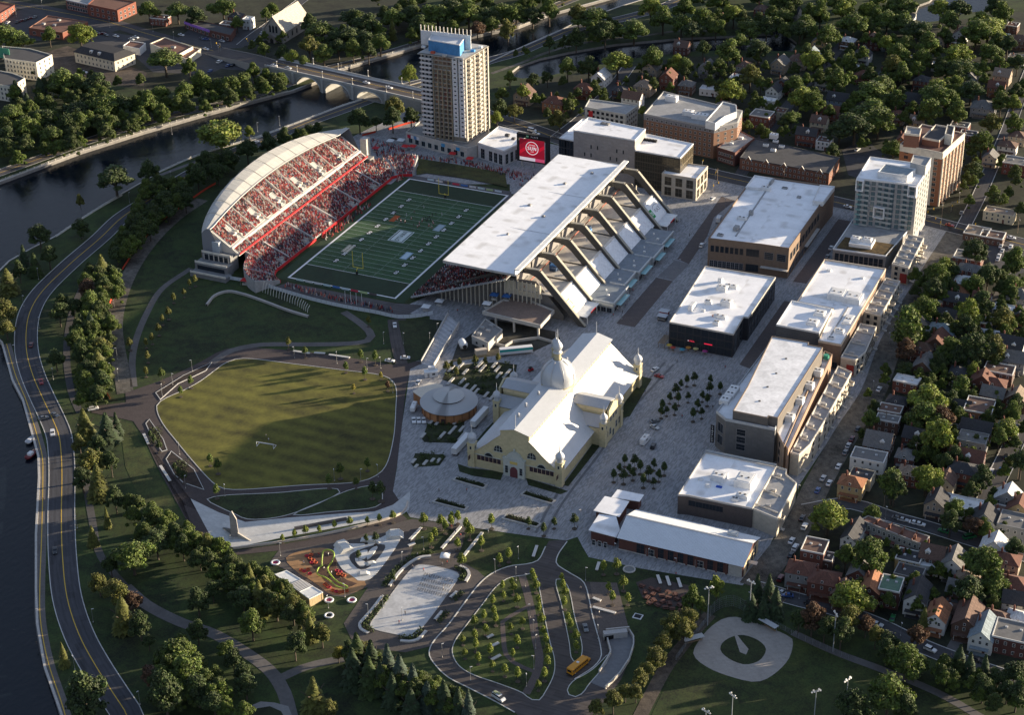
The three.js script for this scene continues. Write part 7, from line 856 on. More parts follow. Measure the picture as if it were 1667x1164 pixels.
// young park trees
{
  const sap = [0, 1, 2].map(i => { const r = rng(i + 60); return leafCrown([[0, 3.2, 0, 1, 1.3], [.5, 2.7, .3, .8, .8], [-.5, 3, -.2, .8, .9], [.1, 4.1, 0, .7, .9]], 420, .2, i + 5, .4); }), st = M([bar(V(0, 0, 0), V(0, 3.6, 0), .07, 5, .04), new THREE.CylinderGeometry(.7, .75, .08, 10).translate(0, .16, 0)]);
  const put = (s, kind, size, what, grp, jig = 1) => s.trim().split(/\s+/).forEach((q, i) => { const [x, y] = q.split(',').map(Number), p = G(x, y, 2.6 * size), m = placed(what, x, y); const t = T('sapling', m.label, 'young tree', p.x, .1, p.z, i * 2.1, m.group ?? grp); P(t, 'trunk', st, BARK); P(t, 'crown', sap[i % 3], LEAF[kind]); const k = size * (.85 + ((i * 37) % 11) / 30); t.scale.set(k, k * 1.05, k); });
  put('294,636 311,622 264,612 563,597 594,608 355,761 342,748 353,801 554,769 598,756 536,785 580,785 587,579 611,584 497,572', 'm', 1.35, 'young green tree', 'young trees of the great lawn'); put('620,611 576,633', 'y', 1, 'bright yellow young tree', 'yellow young trees'); put('631,627', 'r', 1.3, 'russet young tree', 'young trees'); put('606,796 620,800', 'd', 2, 'dark young tree', 'young trees of the lawn corner');
  const lp = s => s.trim().split(/\s+/).map(q => { const [x, y] = q.split(',').map(Number); return `${(730 + x / 4.476).toFixed(1)},${(880 + y / 4.476).toFixed(1)}`; }).join(' ');
  put(lp('460,300 395,335 475,355 400,400 325,445 500,445 330,510 260,555 190,605 270,650 345,580 105,720 190,690 200,770 120,820 215,860 305,810 320,910 410,950 505,985 455,640 500,740 470,820 540,600'), 'l', 1.1, 'young tree on the loop island', 'young trees of the loop island'); put(lp('610,235 625,280 640,340 655,430 660,500 680,590 690,660 710,730 725,820 720,880 700,980 655,1050'), 'l', 1.15, 'young tree on the strip of the loop island', 'young trees along the island strip'); put(lp('825,270 835,330 850,390 870,560 890,620 930,710 930,770 845,460'), 'l', 1.15, 'young tree on the narrow island', 'young trees of the narrow island'); put(lp('1165,340 1195,420 1275,320 1305,420 1130,200 1225,195 370,135 440,110 100,165 65,25 240,25'), 'l', 1.3, 'young tree', 'young trees round the loop');
  put('309,461 265,521 259,538 238,558 248,552 212,562 238,605 241,582 275,512 283,485 318,458 300,476 600,523 470,560', 'o', 1.2, 'slender young tree on the hillside', 'young trees of the hillside'); put('708,867 725,858 718,852 734,848 702,880 690,850 735,843 759,856 765,868 745,842 800,850', 'l', 1.35, 'young leafy tree by the brown walk', 'young trees by the brown walk'); put('460,876 480,870 498,866 520,862 545,856 570,852 598,848 618,846 640,843', 'l', 1, 'young tree along the retaining wall', 'young trees along the retaining wall'); put('596,876 584,905 612,878 640,940', 'd', 1.1, 'small dark tree in the skate park', 'small trees of the skate park'); put('735,594 748,592 774,590 790,588 811,585 727,600 743,606', 'o', 1.2, 'young tree in the bench garden', 'young trees of the bench garden');
  put('1108,625 1118,620 1130,618 1156,618 1172,632 1155,635 1143,645 1151,652 1100,638 1090,648 1078,662 1085,668 1098,666 1104,651 1120,646 1135,660 1128,677 1142,672 1076,672', 'd', 1.25, 'small dark tree in the upper square grove', 'trees of the upper square grove'); put('1008,762 1017,750 1033,753 1024,764 999,775 1015,778 1064,756 1081,764 1056,773 1072,774 1047,784 1064,785 1030,772 1042,762', 'd', 1.3, 'small dark tree in the lower square grove', 'trees of the lower square grove'); put('902,850 885,862 935,850 860,850', 'd', 1.3, 'small dark tree on the square', 'trees of the square');
  put('245,707 252,716 260,728 285,760 292,770 300,778', 'd', 1.1, 'small dark tree in the ring road planter', 'trees of the ring road planters');
  for (const [s, w] of [['239,690 244,684 266,716 272,733 265,735 246,706', 'upper'], ['272,748 280,736 300,752 316,765 332,797 300,786 285,772', 'lower'], ['255,640 300,612 345,591 335,604 290,625 262,650', 'long']]) { const p = pts(s), t = T('planter', `${w} kerbed planter on the ring road beside the great lawn`, 'planter', 0, 0, 0); P(t, 'kerb_wall', ring(p, -.35, .05, .3), KERB); P(t, 'soil', cap(p, .25), mat([.05, .035, .03], 'dirt')); if (w !== 'long') { const c = p.reduce((a, q) => [a[0] + q[0] / p.length, a[1] + q[1] / p.length], [0, 0]); P(t, 'plants', leafBox(5, 1.2, 14, 420, 90, .35), HEDGE, c[0], .2, c[1], .5); } }
}
// ---------------------------------------------------------------- houses
const H0 = rows(`1506,587 10 11 6 gable brn gr grey_roofed_brick_house_with_white_gable_by_the_dirt_street
1476,618 11 7 5.5 flat red wh red_brick_house_with_pale_flat_roof_by_the_dirt_street
1461,647 9 7 6 hip drd dk dark_roofed_house_next_to_the_pale_flat_roof
1449,665 10 7 6 flat drd br brown_flat_roofed_house_behind_the_street_shrubs
1445,681 10 6 6 flat brn gr grey_flat_roofed_house_above_the_grey_ridged_house
1431,710 11 11 6 gx brn gr broad_house_with_grey_ridged_roof_above_the_modern_house
1414,741 14 9 6 flat wht gr white_orange_modern_house_with_stepped_flat_roofs
1387,779 10 8 6.5 hip yel or yellow_brick_house_with_rusty_roof_at_the_dirt_street
1644,553 13 11 6 gx wht dk dark_roofed_white_house_at_the_frame_edge
1648,576 12 9 6 gx gry gr grey_house_at_the_frame_edge_under_the_dark_roof
1626,600 13 9 6 flat brn br brown_flat_roofed_house_with_white_lean-to
1617,618 11 8 6 hip drd rd dark_red_hip_roofed_house
1617,634 10 8 6 gx drd gr grey_ridged_house_below_the_dark_red_hip_roof
1594,660 12 13 8 flat org br tall_flat_roofed_orange_brick_house_with_roof_vents
1590,689 13 8 6.5 gx brn dk black_roofed_house_with_skylight
1583,712 12 9 7 flat gry gr house_with_white-edged_grey_flat_roof
1574,736 14 9 6.5 gx drd rd dark_red_roofed_house_below_the_white-edged_roof
1568,757 12 9 7 hip red dk red_brick_house_with_black_hip_roof_and_white_shed
1326,888 9 10 7 flat red br red_brick_house_with_brown_roof_by_the_dirt_street
1303,919 10 9 7 hip gry rd grey_brick_house_with_rusty_roof_at_the_street_corner
1342,935 11 9 7 hip red rd deep_red_brick_house_beside_the_rusty_roof
1389,860 6 14 6 gable wht dk narrow_white_house_with_long_dark_roof
1519,893 9 9 6 gx brn br brown_ridged_house_at_the_end_of_the_grey_terrace
1511,917 8 5 4 flat wht wh white_lean-to_roof_beside_the_parasol
1553,904 8 11 6.5 gable wht gr white_gabled_house_with_grey_roof_behind_the_huge_tree
1419,945 7 12 7 gable drd or dark_brick_house_with_steep_orange_roof
1450,950 8 10 8 flat drd gn dark_brick_house_with_green_roof
1494,958 8 13 6.5 gable wht dk white_fronted_house_with_dark_gable
1527,991 7.5 11 6 gable wht or white_house_with_orange_gable_and_porch
1576,994 9 15 6 gable brn br long_brown_gabled_house_by_the_driveway
1602,1017 8.5 14 6 gable wht bl pale_house_with_blue-grey_steep_gable_by_the_street
1648,1027 13 12 7 flat drd gr dark_brick_house_with_grey_flat_roof_at_the_frame_edge
1550,986 5 6 3 gx gry br small_grey_garage_between_houses
1342,905 7 6 4 flat brn dk low_dark_annexe_behind_the_brown_roof
1525,808 8 10 6 gable tan dk tan_gabled_house_with_dark_roof
1566,819 15 9 5 flat wht wh wide_white_flat_roofed_house
1604,834 10 9 6 gable wht dk white_gabled_house_with_dark_roof_beside_the_white_flat_roof
1651,847 12 11 7 flat gry gr grey_rendered_house_with_white_parapet_at_the_frame_edge
1653,945 12 11 6.5 hip red rd red_brick_house_at_the_frame_edge
1655,968 10 8 5 gx wht dk white_porched_house_at_the_frame_edge
1590,376 12 11 4 flat brn tn long_brown_shop_roof_at_the_avenue_corner
1576,416 14 10 5 flat red gr flat_roofed_house_with_red_parapet
1581,433 13 8 6 hip drd gr grey_hip_roofed_house_below_the_red-edged_roof
1576,453 13 9 5 hip wht wh house_wrapped_in_white_tarpaulin
1562,467 10 8 6 hip brn or house_with_rusty_hip_roof_below_the_white_tarpaulin
1557,481 11 8 6 gx drd dk dark_house_under_the_rusty_hip_roof
1550,491 13 4 4 flat wht wh thin_white_flat_roof_strip
1539,507 10 8 6 gx brn dk brown_house_between_two_big_trees
1534,530 12 10 6 hip wht bl blue_grey_hip_roofed_house
1527,548 10 12 6 gable brn rd brown_house_with_reddish_gable_near_the_white_gable
1660,474 11 10 6 hip gry gr grey_house_at_the_frame_edge_below_the_car_row
1634,502 10 8 5 flat wht wh white_flat_roof_by_the_lane
1609,541 9 7 5 gx wht wh white_gabled_shed_near_the_lane
1627,344 16 8 5 flat cre tn long_cream_shop_on_the_avenue
1615,382 12 9 4 flat brn br brown_flat_roofed_shop_by_the_car_row
1321,84 10 10 6 gable wht bl pale_blue_roofed_house_in_the_far_trees
1403,82 11 9 6 gable wht dk dark_roofed_house_with_small_white_gable_in_the_far_trees
1448,62 10 9 6 hip gry bl grey_blue_roofed_house_in_the_far_trees
1563,50 9 9 6 gable wht br white_gabled_house_near_the_pond
1557,67 11 8 6 flat red br red_brick_house_below_the_white_gable
1531,105 11 7 4 flat wht wh white_flat_roof_in_the_far_trees
1408,117 11 8 6 hip red rd red_hip_roofed_house_in_the_far_trees
1397,109 6 5 7 flat wht wh small_white_box_house_behind_the_red_hip_roof
1365,155 13 9 6 gx blu dk blue_house_with_dark_roof_left_in_the_trees
1350,176 12 9 6 gx red rd red_house_with_reddish_roof_below_the_blue_house
1632,116 10 9 6 gx tan tn tan_house_at_the_far_side_street
1622,136 10 8 6 gx org rd orange_brick_house_at_the_far_side_street
1601,167 14 12 6 hip gry gr big_grey_hip_roofed_house_by_the_side_street
1490,157 12 10 6 gx brn dk dark_brown_house_in_the_far_trees
1314,212 12 8 7 gx red dk red_brick_house_with_white_dormers
1469,222 6 9 8 gable org rd orange_gabled_house_behind_the_brick_tower
1656,262 15 11 7 flat red gr red_brick_block_at_the_frame_edge
1661,60 13 10 6 hip brn br brown_house_at_the_frame_edge_near_the_pond
1300,91 11 11 6 hip tan br brown_roofed_house_by_the_inlet
1270,97 9 12 6 gable tan gr tan_house_with_deep_gable_by_the_inlet
904,160 13 11 6.5 hip org rd orange_brick_house_beside_the_avenue
952,138 11 10 6 hip red rd red_brick_house_with_hip_roof_by_the_side_street
978,119 9 11 6 gable wht wh white_metal_roofed_house_by_the_inlet
1030,153 12 8 6 gx wht br white_house_with_brown_mansard_roof
1050,133 11 11 6 hip tan tn tan_hip_roofed_house_behind_the_mural_block
1088,119 9 10 7 gable red rd red_gabled_house_behind_the_big_brick_apartments
1157,144 13 7 4 flat wht wh white_flat_roof_in_the_trees_above_the_apartments
1240,185 12 11 8 flat red gr red_brick_walk-up_house_beside_the_brick_block
1251,162 9 6 6 flat wht wh white_flat_roof_above_the_red_brick_walk-up
1260,141 8 9 6 gable wht dk white_gabled_house_in_the_far_trees_above_the_walk-up
1152,104 10 9 6 gable gry gr grey_gabled_house_by_the_inlet
854,146 11 10 6 gable tan br tan_house_with_brown_gable_beside_the_tower
1118,133 9 9 6 hip brn gr brown_hip_roofed_house_among_the_trees_by_the_inlet
1212,102 9 9 6 hip gry br grey_house_with_brown_roof_by_the_inlet
1440,118 9 8 6 hip brn dk brown_house_with_dark_hip_roof_in_the_woods
1340,125 9 8 6 gx wht gr small_white_house_in_the_woods
1500,125 9 9 6 hip red dk red_brick_house_with_dark_hip_roof_in_the_woods
1580,120 9 9 6 gable gry gr grey_gabled_house_among_big_trees
1478,20 9 9 6 hip wht gr white_house_with_grey_roof_on_the_pond_bank
1500,44 8 8 6 gx gry gr small_grey_house_at_the_pond_edge
1170,22 10 9 6 hip brn rd brown_house_with_reddish_roof_at_the_far_edge
1290,14 10 9 6 gx gry dk dark_house_at_the_far_edge_of_the_woods
1240,10 9 9 6 hip red br red_house_at_the_far_edge_of_the_woods
385,22 9 9 6.5 hip red dk red_brick_house_behind_the_purple_shop
405,30 6 7 7 flat wht wh narrow_white_house_above_the_street_by_the_church
372,38 10 7 5 flat red br low_red_brick_shop_behind_the_purple_shop
262,28 12 8 5 flat red rd low_red_brick_shop_among_trees_on_the_street`);
const cm = (1 / 1);
for (const [p, w, d, h, kind, wc, rc, l] of H0) { const [x, y] = p.split(',').map(Number); house(x, y, +w, +d, +h, kind, wc, rc, l.replace(/_/g, ' '), ((x * 7 + y * 3) % 9 - 4) * .012 + (x < 500 ? .12 : y > 860 ? .06 : 0), { chimney: kind === 'flat' ? 0 : 1, porch: +h < 5.5 || kind === 'flat' ? 0 : 1 }); }
{ // more roofs between the trees
  const ws = ['red', 'brn', 'wht', 'drd', 'gry', 'tan', 'red', 'yel', 'drd', 'cre'], rs = ['dk', 'gr', 'br', 'rd', 'gr', 'dk', 'br', 'wh', 'tn'], ks = ['gable', 'hip', 'gx', 'flat', 'gable', 'hip', 'flat'];
  '1630,832 1642,800 1660,818 1480,762 1474,735 1492,702 1402,772 1485,95 1530,60 1420,60 1380,62 1462,182 1492,192 1562,203 1576,217 1540,217 1612,250 1640,232 1656,216 1632,58 1648,40 1655,92 1335,62 1274,132 1204,182 1180,167 1334,192 1342,228 1612,560 1600,612 1655,640 1640,690 1560,600 1560,655 1555,690 1548,720 1540,775 1620,880 1640,905 1575,935 1560,950 1480,930 1480,905 1400,925 1372,955 1625,1000 1660,1000 1598,480 1622,565 1596,520 1660,510 1502,515 1506,540 1500,560 1110,70 1200,125 1270,180 1160,180 1060,105 1010,142'.split(' ').forEach((q, i) => { const [x, y] = q.split(',').map(Number), w = ws[(i * 3 + 1) % 10], c = rs[(i * 5 + 2) % 9], k = ks[(i * 4 + 3) % 7], m = placed(`${HNAME[w]} house with ${RNAME[c]} ${k === 'flat' ? 'flat' : k === 'hip' ? 'hip' : 'gabled'} roof`, x, y); house(x, y, 7.5 + i * 7 % 4, 8 + i * 5 % 5, k === 'flat' ? 5 : 5.6, k, w, c, m.label, (i % 5 - 2) * .02, { group: m.group, porch: i % 3 && k !== 'flat' ? 1 : 0 }); });
}
{ // long terrace of houses
  const b = block('house_terrace', 'long grey rendered terrace of houses with brown flat roofs', 'terrace', '1400,847 1412,840 1512,874 1504,889', 6.5, { wall: mat([.26, .26, .24], 'fine'), roof: ROOFBR, par: .4, parMat: mat([.3, .28, .26], 'fine'), win: [{ e: 3, rows: 2, dy: 3, cols: 12, w: 1.2, h: 1.6, y: .9, nx: 1, ny: 2, m: .6 }, { e: 2, rows: 2, dy: 3, cols: 2, w: 1.2, h: 1.6, y: .9, nx: 1 }] });
  for (let i = 1; i < 5; i++) { const a = b.w[0], e = b.w[3], f = b.w[1], g = b.w[2], k = i / 5; P(b.t, 'party_wall', beam(V(a[0] + (e[0] - a[0]) * k - b.c.x, 7, a[1] + (e[1] - a[1]) * k - b.c.z), V(f[0] + (g[0] - f[0]) * k - b.c.x, 7, f[1] + (g[1] - f[1]) * k - b.c.z), .3, .8), BRICK); P(b.t, 'chimney', B(.8, 1.8, .8), BRICK, (a[0] + f[0]) / 2 + (e[0] - a[0]) * k - b.c.x, 6.5, (a[1] + f[1]) / 2 + (e[1] - a[1]) * k - b.c.z); P(b.t, 'porch_roof', B(3, .16, 2), mat([.16, .06, .05]), a[0] + (e[0] - a[0]) * (k - .1) - b.c.x, 2.7, a[1] + (e[1] - a[1]) * (k - .1) - b.c.z + 1); }
  const p = G(1512, 934), t = T('parasol', 'white garden parasol below the white lean-to roof', 'parasol', p.x, 0, p.z); P(t, 'canopy', new THREE.ConeGeometry(1.7, .6, 12).translate(0, 2.5, 0), WHITE2); P(t, 'pole', bar(V(0, 0, 0), V(0, 2.5, 0), .05), METALP);
}
{ // across the canal
  const cw = { w: 1.2, h: 1.7, nx: 1, ny: 2 };
  const a = block('cream_house', 'cream three storey house with black hip roof and dormers across the canal', 'building', '122,84 150,70 220,86.5 187,99', 7.5, { wall: mat([.55, .5, .4], 'fine'), roof: ROOFDK, par: 0, win: [{ e: 3, rows: 2, dy: 3.4, cols: 10, y: 1, ...cw }, { e: 2, rows: 2, dy: 3.4, cols: 4, y: 1, ...cw }] });
  { const l = inset(shift(a.w, a.c), -.8), q = inset(l, 4.6), pos = [], uv = []; const c1 = ccw(l), c2 = q; for (let i = 0; i < 4; i++) { const A = c1[i], Bq = c1[(i + 1) % 4], C = c2[(i + 1) % 4], D = c2[i]; for (const [p, y] of [[A, 7.3], [C, 10.6], [Bq, 7.3], [A, 7.3], [D, 10.6], [C, 10.6]]) { pos.push(p[0], y, p[1]); uv.push(p[0], p[1] + y); } } P(a.t, 'hip_roof', M([fromTris(pos, uv), cap(c2, 10.6)]), mat([.04, .04, .045], 'shingle', { side: THREE.DoubleSide })); for (const [x, y] of [[150, 84], [163, 87], [173, 84], [158, 80]]) { const p = G(x, y, 9.4); const dm = P(a.t, 'dormer', M([B(1.8, 1.5, 2)]), FRW, p.x - a.c.x, 8.6, p.z - a.c.z); P(dm, 'dormer_window', windowGeo(1.2, 1.1, 2, 1), [FRW, GLASS], 0, .2, 1.02); } }
  const s = block('apartment_building', 'cream apartment block with black roof and green scaffold netting at the frame edge', 'apartment building', '5,76 50,80 86,90 60,103 8,96', 12, { wall: mat([.6, .56, .46], 'fine'), roof: ROOFDK, par: .5, win: [{ e: 2, rows: 4, dy: 2.9, cols: 3, y: 1, ...cw }, { e: 3, rows: 4, dy: 2.9, cols: 9, y: 1, ...cw }] });
  { const q = G(50, 112, 6), g = []; P(s.t, 'scaffold_netting', B(7, 9, .3), mat([.06, .24, .16]), q.x - s.c.x, 2, q.z - s.c.z + 1.2, -.5); const q2 = G(10, 92, 10); P(s.t, 'scaffold_netting', B(9, 7, .3), mat([.07, .28, .18]), q2.x - s.c.x, 9, q2.z - s.c.z + 1); for (let i = 0; i < 7; i++) for (let j = 0; j < 5; j++) g.push(bar(V(i * 2.2, 0, 0), V(i * 2.2, 13, 0), .06, 4), bar(V(0, j * 2.8 + 1.5, 0), V(13.2, j * 2.8 + 1.5, 0), .06, 4), bar(V(i * 2.2, j * 2.8 + 1.5, 0), V(i * 2.2, j * 2.8 + 1.5, 1.2), .05, 4)); const q3 = G(28, 112, 6); P(s.t, 'scaffold', M(g), mat([.6, .6, .58]), q3.x - s.c.x - 7, 0, q3.z - s.c.z + 2, -.12); }
  const w = block('apartment_building', 'cream apartment wing with dark roof below the scaffolded block', 'apartment building', '-20,112 22,120 42,128 20,142 -20,136', 10, { wall: mat([.6, .56, .46], 'fine'), roof: ROOFDK, par: .5, win: [{ e: 2, rows: 3, dy: 3, cols: 4, y: 1, ...cw }, { e: 3, rows: 3, dy: 3, cols: 6, y: 1, ...cw }] });
  const r = block('shop_building', 'red brick shop with wide rusty flat roof across the canal', 'shop', '48,46 79,26 144,36 103,54', 5, { wall: mat([.22, .08, .055], 'brick'), roof: ROOFBR, parMat: mat([.2, .1, .07], 'fine'), par: .4, win: [{ e: 3, cols: 4, w: 2.4, h: 2.2, y: 1, nx: 2 }] }); for (const [x, y] of [[90, 42], [97, 34], [72, 40]]) roofUnit(r.t, r.c, x, y, 5, 2.4, 1, 2, GREY);
  const g = block('garage_building', 'pale flat roofed garage building behind the big tree', 'building', '245,72 269,62 315,77 290,91', 6, { wall: mat([.6, .56, .45], 'fine'), roof: ROOFBR, parMat: mat([.6, .56, .45], 'fine'), par: .6, win: [{ e: 2, cols: 4, w: 2.4, h: 2, y: 1.4, nx: 2, frame: FRD }] }); block('', '', '', '290,91 315,77 328,80 304,97', 4.4, { into: g.t, wall: mat([.6, .56, .45], 'fine'), roof: ROOFBR, par: .4 }); roofUnit(g.t, g.c, 283, 78, 6, 3, 1, 2, GREY);
  block('garage_building', 'small white box building with rusty roof beside the black hip roof', 'building', '201,75 213,67 238,71 228,80', 4.6, { wall: WHITE, roof: ROOFBR, par: .4 });
  block('shop_building', 'long red brick shop with big windows at the far street', 'shop', '108,0 118,-9 152,-2 144,8', 7, { wall: mat([.2, .075, .055], 'brick'), roof: ROOFG, parMat: WHITE, par: .5, win: [{ e: 3, rows: 2, dy: 3.3, cols: 8, w: 2.2, h: 2.2, y: .8, nx: 2 }] });
  block('shop_building', 'tall red brick block at the far street corner', 'shop', '144,8 160,-6 222,4 192,18', 8, { wall: mat([.21, .075, .05], 'brick'), roof: ROOFBR, par: .5, win: [{ e: 3, rows: 2, dy: 3.6, cols: 5, w: 2, h: 2, y: 1, nx: 2 }, { e: 2, rows: 2, dy: 3.6, cols: 4, w: 2, h: 2, y: 1, nx: 2 }] });
  block('shop_building', 'red brick building cut by the frame at the far corner', 'shop', '-30,12 -10,2 25,9 0,24', 6, { wall: mat([.22, .08, .055], 'brick'), roof: mat([.2, .08, .055], 'blotch'), par: .4, win: [{ e: 2, rows: 2, dy: 2.8, cols: 4, w: 1.6, h: 1.6, y: .8 }] });
  const v = block('shop_building', 'low dark roofed shop with long purple sign', 'shop', '301,36 312,31 384,47 376,58 342,50', 4.5, { wall: BRICKD, roof: ROOFDK, par: .3, win: [{ e: 4, cols: 6, w: 2.2, h: 2.2, y: .6, nx: 2 }, { e: 3, cols: 4, w: 2.2, h: 2.2, y: .6, nx: 2 }] }); { const A = v.w[0], E = v.w[4], t = P(v.t, 'purple_sign', B(Math.hypot(E[0] - A[0], E[1] - A[1]), 1.8, .3), mat([.3, .15, .55]), (A[0] + E[0]) / 2 - v.c.x, 3.3, (A[1] + E[1]) / 2 - v.c.z + .3, Math.atan2(-(E[1] - A[1]), E[0] - A[0])); }
  // church
  const A = G(447, 68), C = G(498, 36), Lc = 34, t = T('church', 'grey stone church with long pale steep roof and pointed windows', 'church', A.x, 0, A.z, Math.atan2(-(C.x - A.x), -(C.z - A.z)) );
  const gb = extrudeZ([[-8, 0], [8, 0], [8, 7], [0, 17], [-8, 7]], -Lc, 0); P(t, 'wall', norm(gb), mat([.27, .26, .24], 'panel')); P(t, 'roof', M([-1, 1].map(s => { const g = beam(V(s * 4.3, 12.2, .6), V(s * 4.3, 12.2, -Lc - .6), 13.6, .35); g.translate(-s * 4.3, -12.2, 0); g.rotateZ(-s * Math.atan2(10, 8)); g.translate(s * 4.25, 12.3, 0); return g; })), mat([.5, .46, .39], 'shingle'));
  for (const x of [-2.4, 0, 2.4]) P(t, 'lancet_window', norm(extrudeZ([[-.7, 0], [.7, 0], [.7, 4], [0, 5.2], [-.7, 4]], 0, .15)), GLASS, x, 6.4, .02); const po = P(t, 'porch', M([B(6, 4, 3), extrudeZ([[-3.6, 4], [3.6, 4], [0, 6.4]], -1.6, 1.6)]), mat([.25, .22, .2], 'panel'), 0, 0, 1.6); P(po, 'church_door', norm(extrudeZ([[-1.2, 0], [1.2, 0], [1.2, 2.4], [0, 3.4], [-1.2, 2.4]], 1.5, 1.65)), BLACK); for (const s of [-1, 1]) { P(t, 'buttress', B(1.2, 9, 1.4), mat([.28, .27, .25], 'panel'), s * 7.6, 0, .5); for (let i = 0; i < 5; i++) P(t, 'side_window', norm(extrudeZ([[-.6, 0], [.6, 0], [.6, 2.8], [0, 3.6], [-.6, 2.8]], 0, .12)), GLASS, s * 8.02, 2, -5 - i * 6, s * Math.PI / 2); } P(t, 'cross', M([B(.25, 2.2, .25, 0, 17, -.4), B(1.2, .25, .25, 0, 18.2, -.4)]), CONC);
}
// ---------------------------------------------------------------- vehicles
const CARC = { white: [.7, .7, .7], black: [.02, .02, .024], red: [.3, .02, .02], grey: [.16, .165, .17], silver: [.45, .46, .47], blue: [.04, .09, .25], 'dark red': [.12, .012, .016], green: [.02, .16, .05] };
const GLC = mat([.015, .018, .022], null, { roughness: .08 }), TYRE = mat([.018, .018, .018]), RIM = mat([.4, .4, .41], null, { roughness: .4, metalness: .6 }), LAMPW = mat([.8, .8, .75], null, { roughness: .2 }), LAMPR = mat([.4, .02, .02], null, { roughness: .3 });
const paint = c => mat(CARC[c], null, { roughness: .32, clearcoat: .6, clearcoatRoughness: .15 });
const carShapes = { // side profile, x forward; cabin profile
  car: { b: [[-2.25, .32], [2.2, .32], [2.28, .62], [1.95, .86], [.95, .95], [-1.55, .98], [-2.2, .92], [-2.3, .6]], c: [[.95, .93], [.25, 1.42], [-1.05, 1.44], [-1.8, .96]], w: 1.78 },
  suv: { b: [[-2.3, .36], [2.25, .36], [2.32, .75], [2.05, 1.02], [1, 1.1], [-2.2, 1.12], [-2.34, .7]], c: [[1, 1.08], [.45, 1.68], [-1.9, 1.72], [-2.2, 1.1]], w: 1.9 },
  van: { b: [[-2.7, .4], [2.55, .4], [2.62, .85], [2.3, 1.2], [1.7, 1.3], [-2.7, 1.35], [-2.74, .8]], c: [[1.75, 1.28], [1.05, 2.1], [-2.55, 2.16], [-2.68, 1.32]], w: 2 },
};
const wheelGeo = new THREE.CylinderGeometry(.33, .33, .22, 14).rotateX(Math.PI / 2), rimGeo = new THREE.CylinderGeometry(.2, .2, .23, 10).rotateX(Math.PI / 2);
const carGeo = {}; for (const [k, s] of Object.entries(carShapes)) carGeo[k] = { b: norm(extrudeZ(s.b, -s.w / 2 + .06, s.w / 2 - .06, .06)), c: norm(extrudeZ(s.c, -s.w / 2 + .2, s.w / 2 - .2, .04)), r: norm(extrudeZ([[s.c[1][0] + .02, s.c[1][1] + .005], [s.c[1][0] - .05, s.c[1][1] + .06], [s.c[2][0] + .1, s.c[2][1] + .06], [s.c[2][0] - .02, s.c[2][1] + .005]], -s.w / 2 + .16, s.w / 2 - .16)) };
const carProto = {};
function car(px, py, type, color, dx, dy, label, group, y = .1) {
  const p = G(px, py, y), q = G(px + dx, py + dy, y), ry = Math.atan2(-(q.z - p.z), q.x - p.x), key = type + color, g = carGeo[type], s = carShapes[type];
  if (carProto[key]) return copyOf(carProto[key], label, p.x, y, p.z, ry, group);
  const t = carProto[key] = T(type === 'van' ? 'parked_van' : 'parked_car', label, type === 'van' ? 'van' : 'car', p.x, y, p.z, ry, group);
  P(t, 'body', g.b, paint(color)); P(t, 'windows', g.c, GLC); P(t, 'roof', g.r, paint(color));
  for (const x of [-1.4, 1.4]) for (const z of [-1, 1]) { const w = P(t, 'wheel', wheelGeo, TYRE, x, .33, z * (s.w / 2 - .08)); P(w, 'rim', rimGeo, RIM, 0, 0, z * .01); }
  for (const z of [-.6, .6]) { P(t, 'headlight', B(.08, .14, .3), LAMPW, 2.26, .62, z); P(t, 'taillight', B(.08, .14, .3), LAMPR, -2.3, .7, z); }
  return t;
}
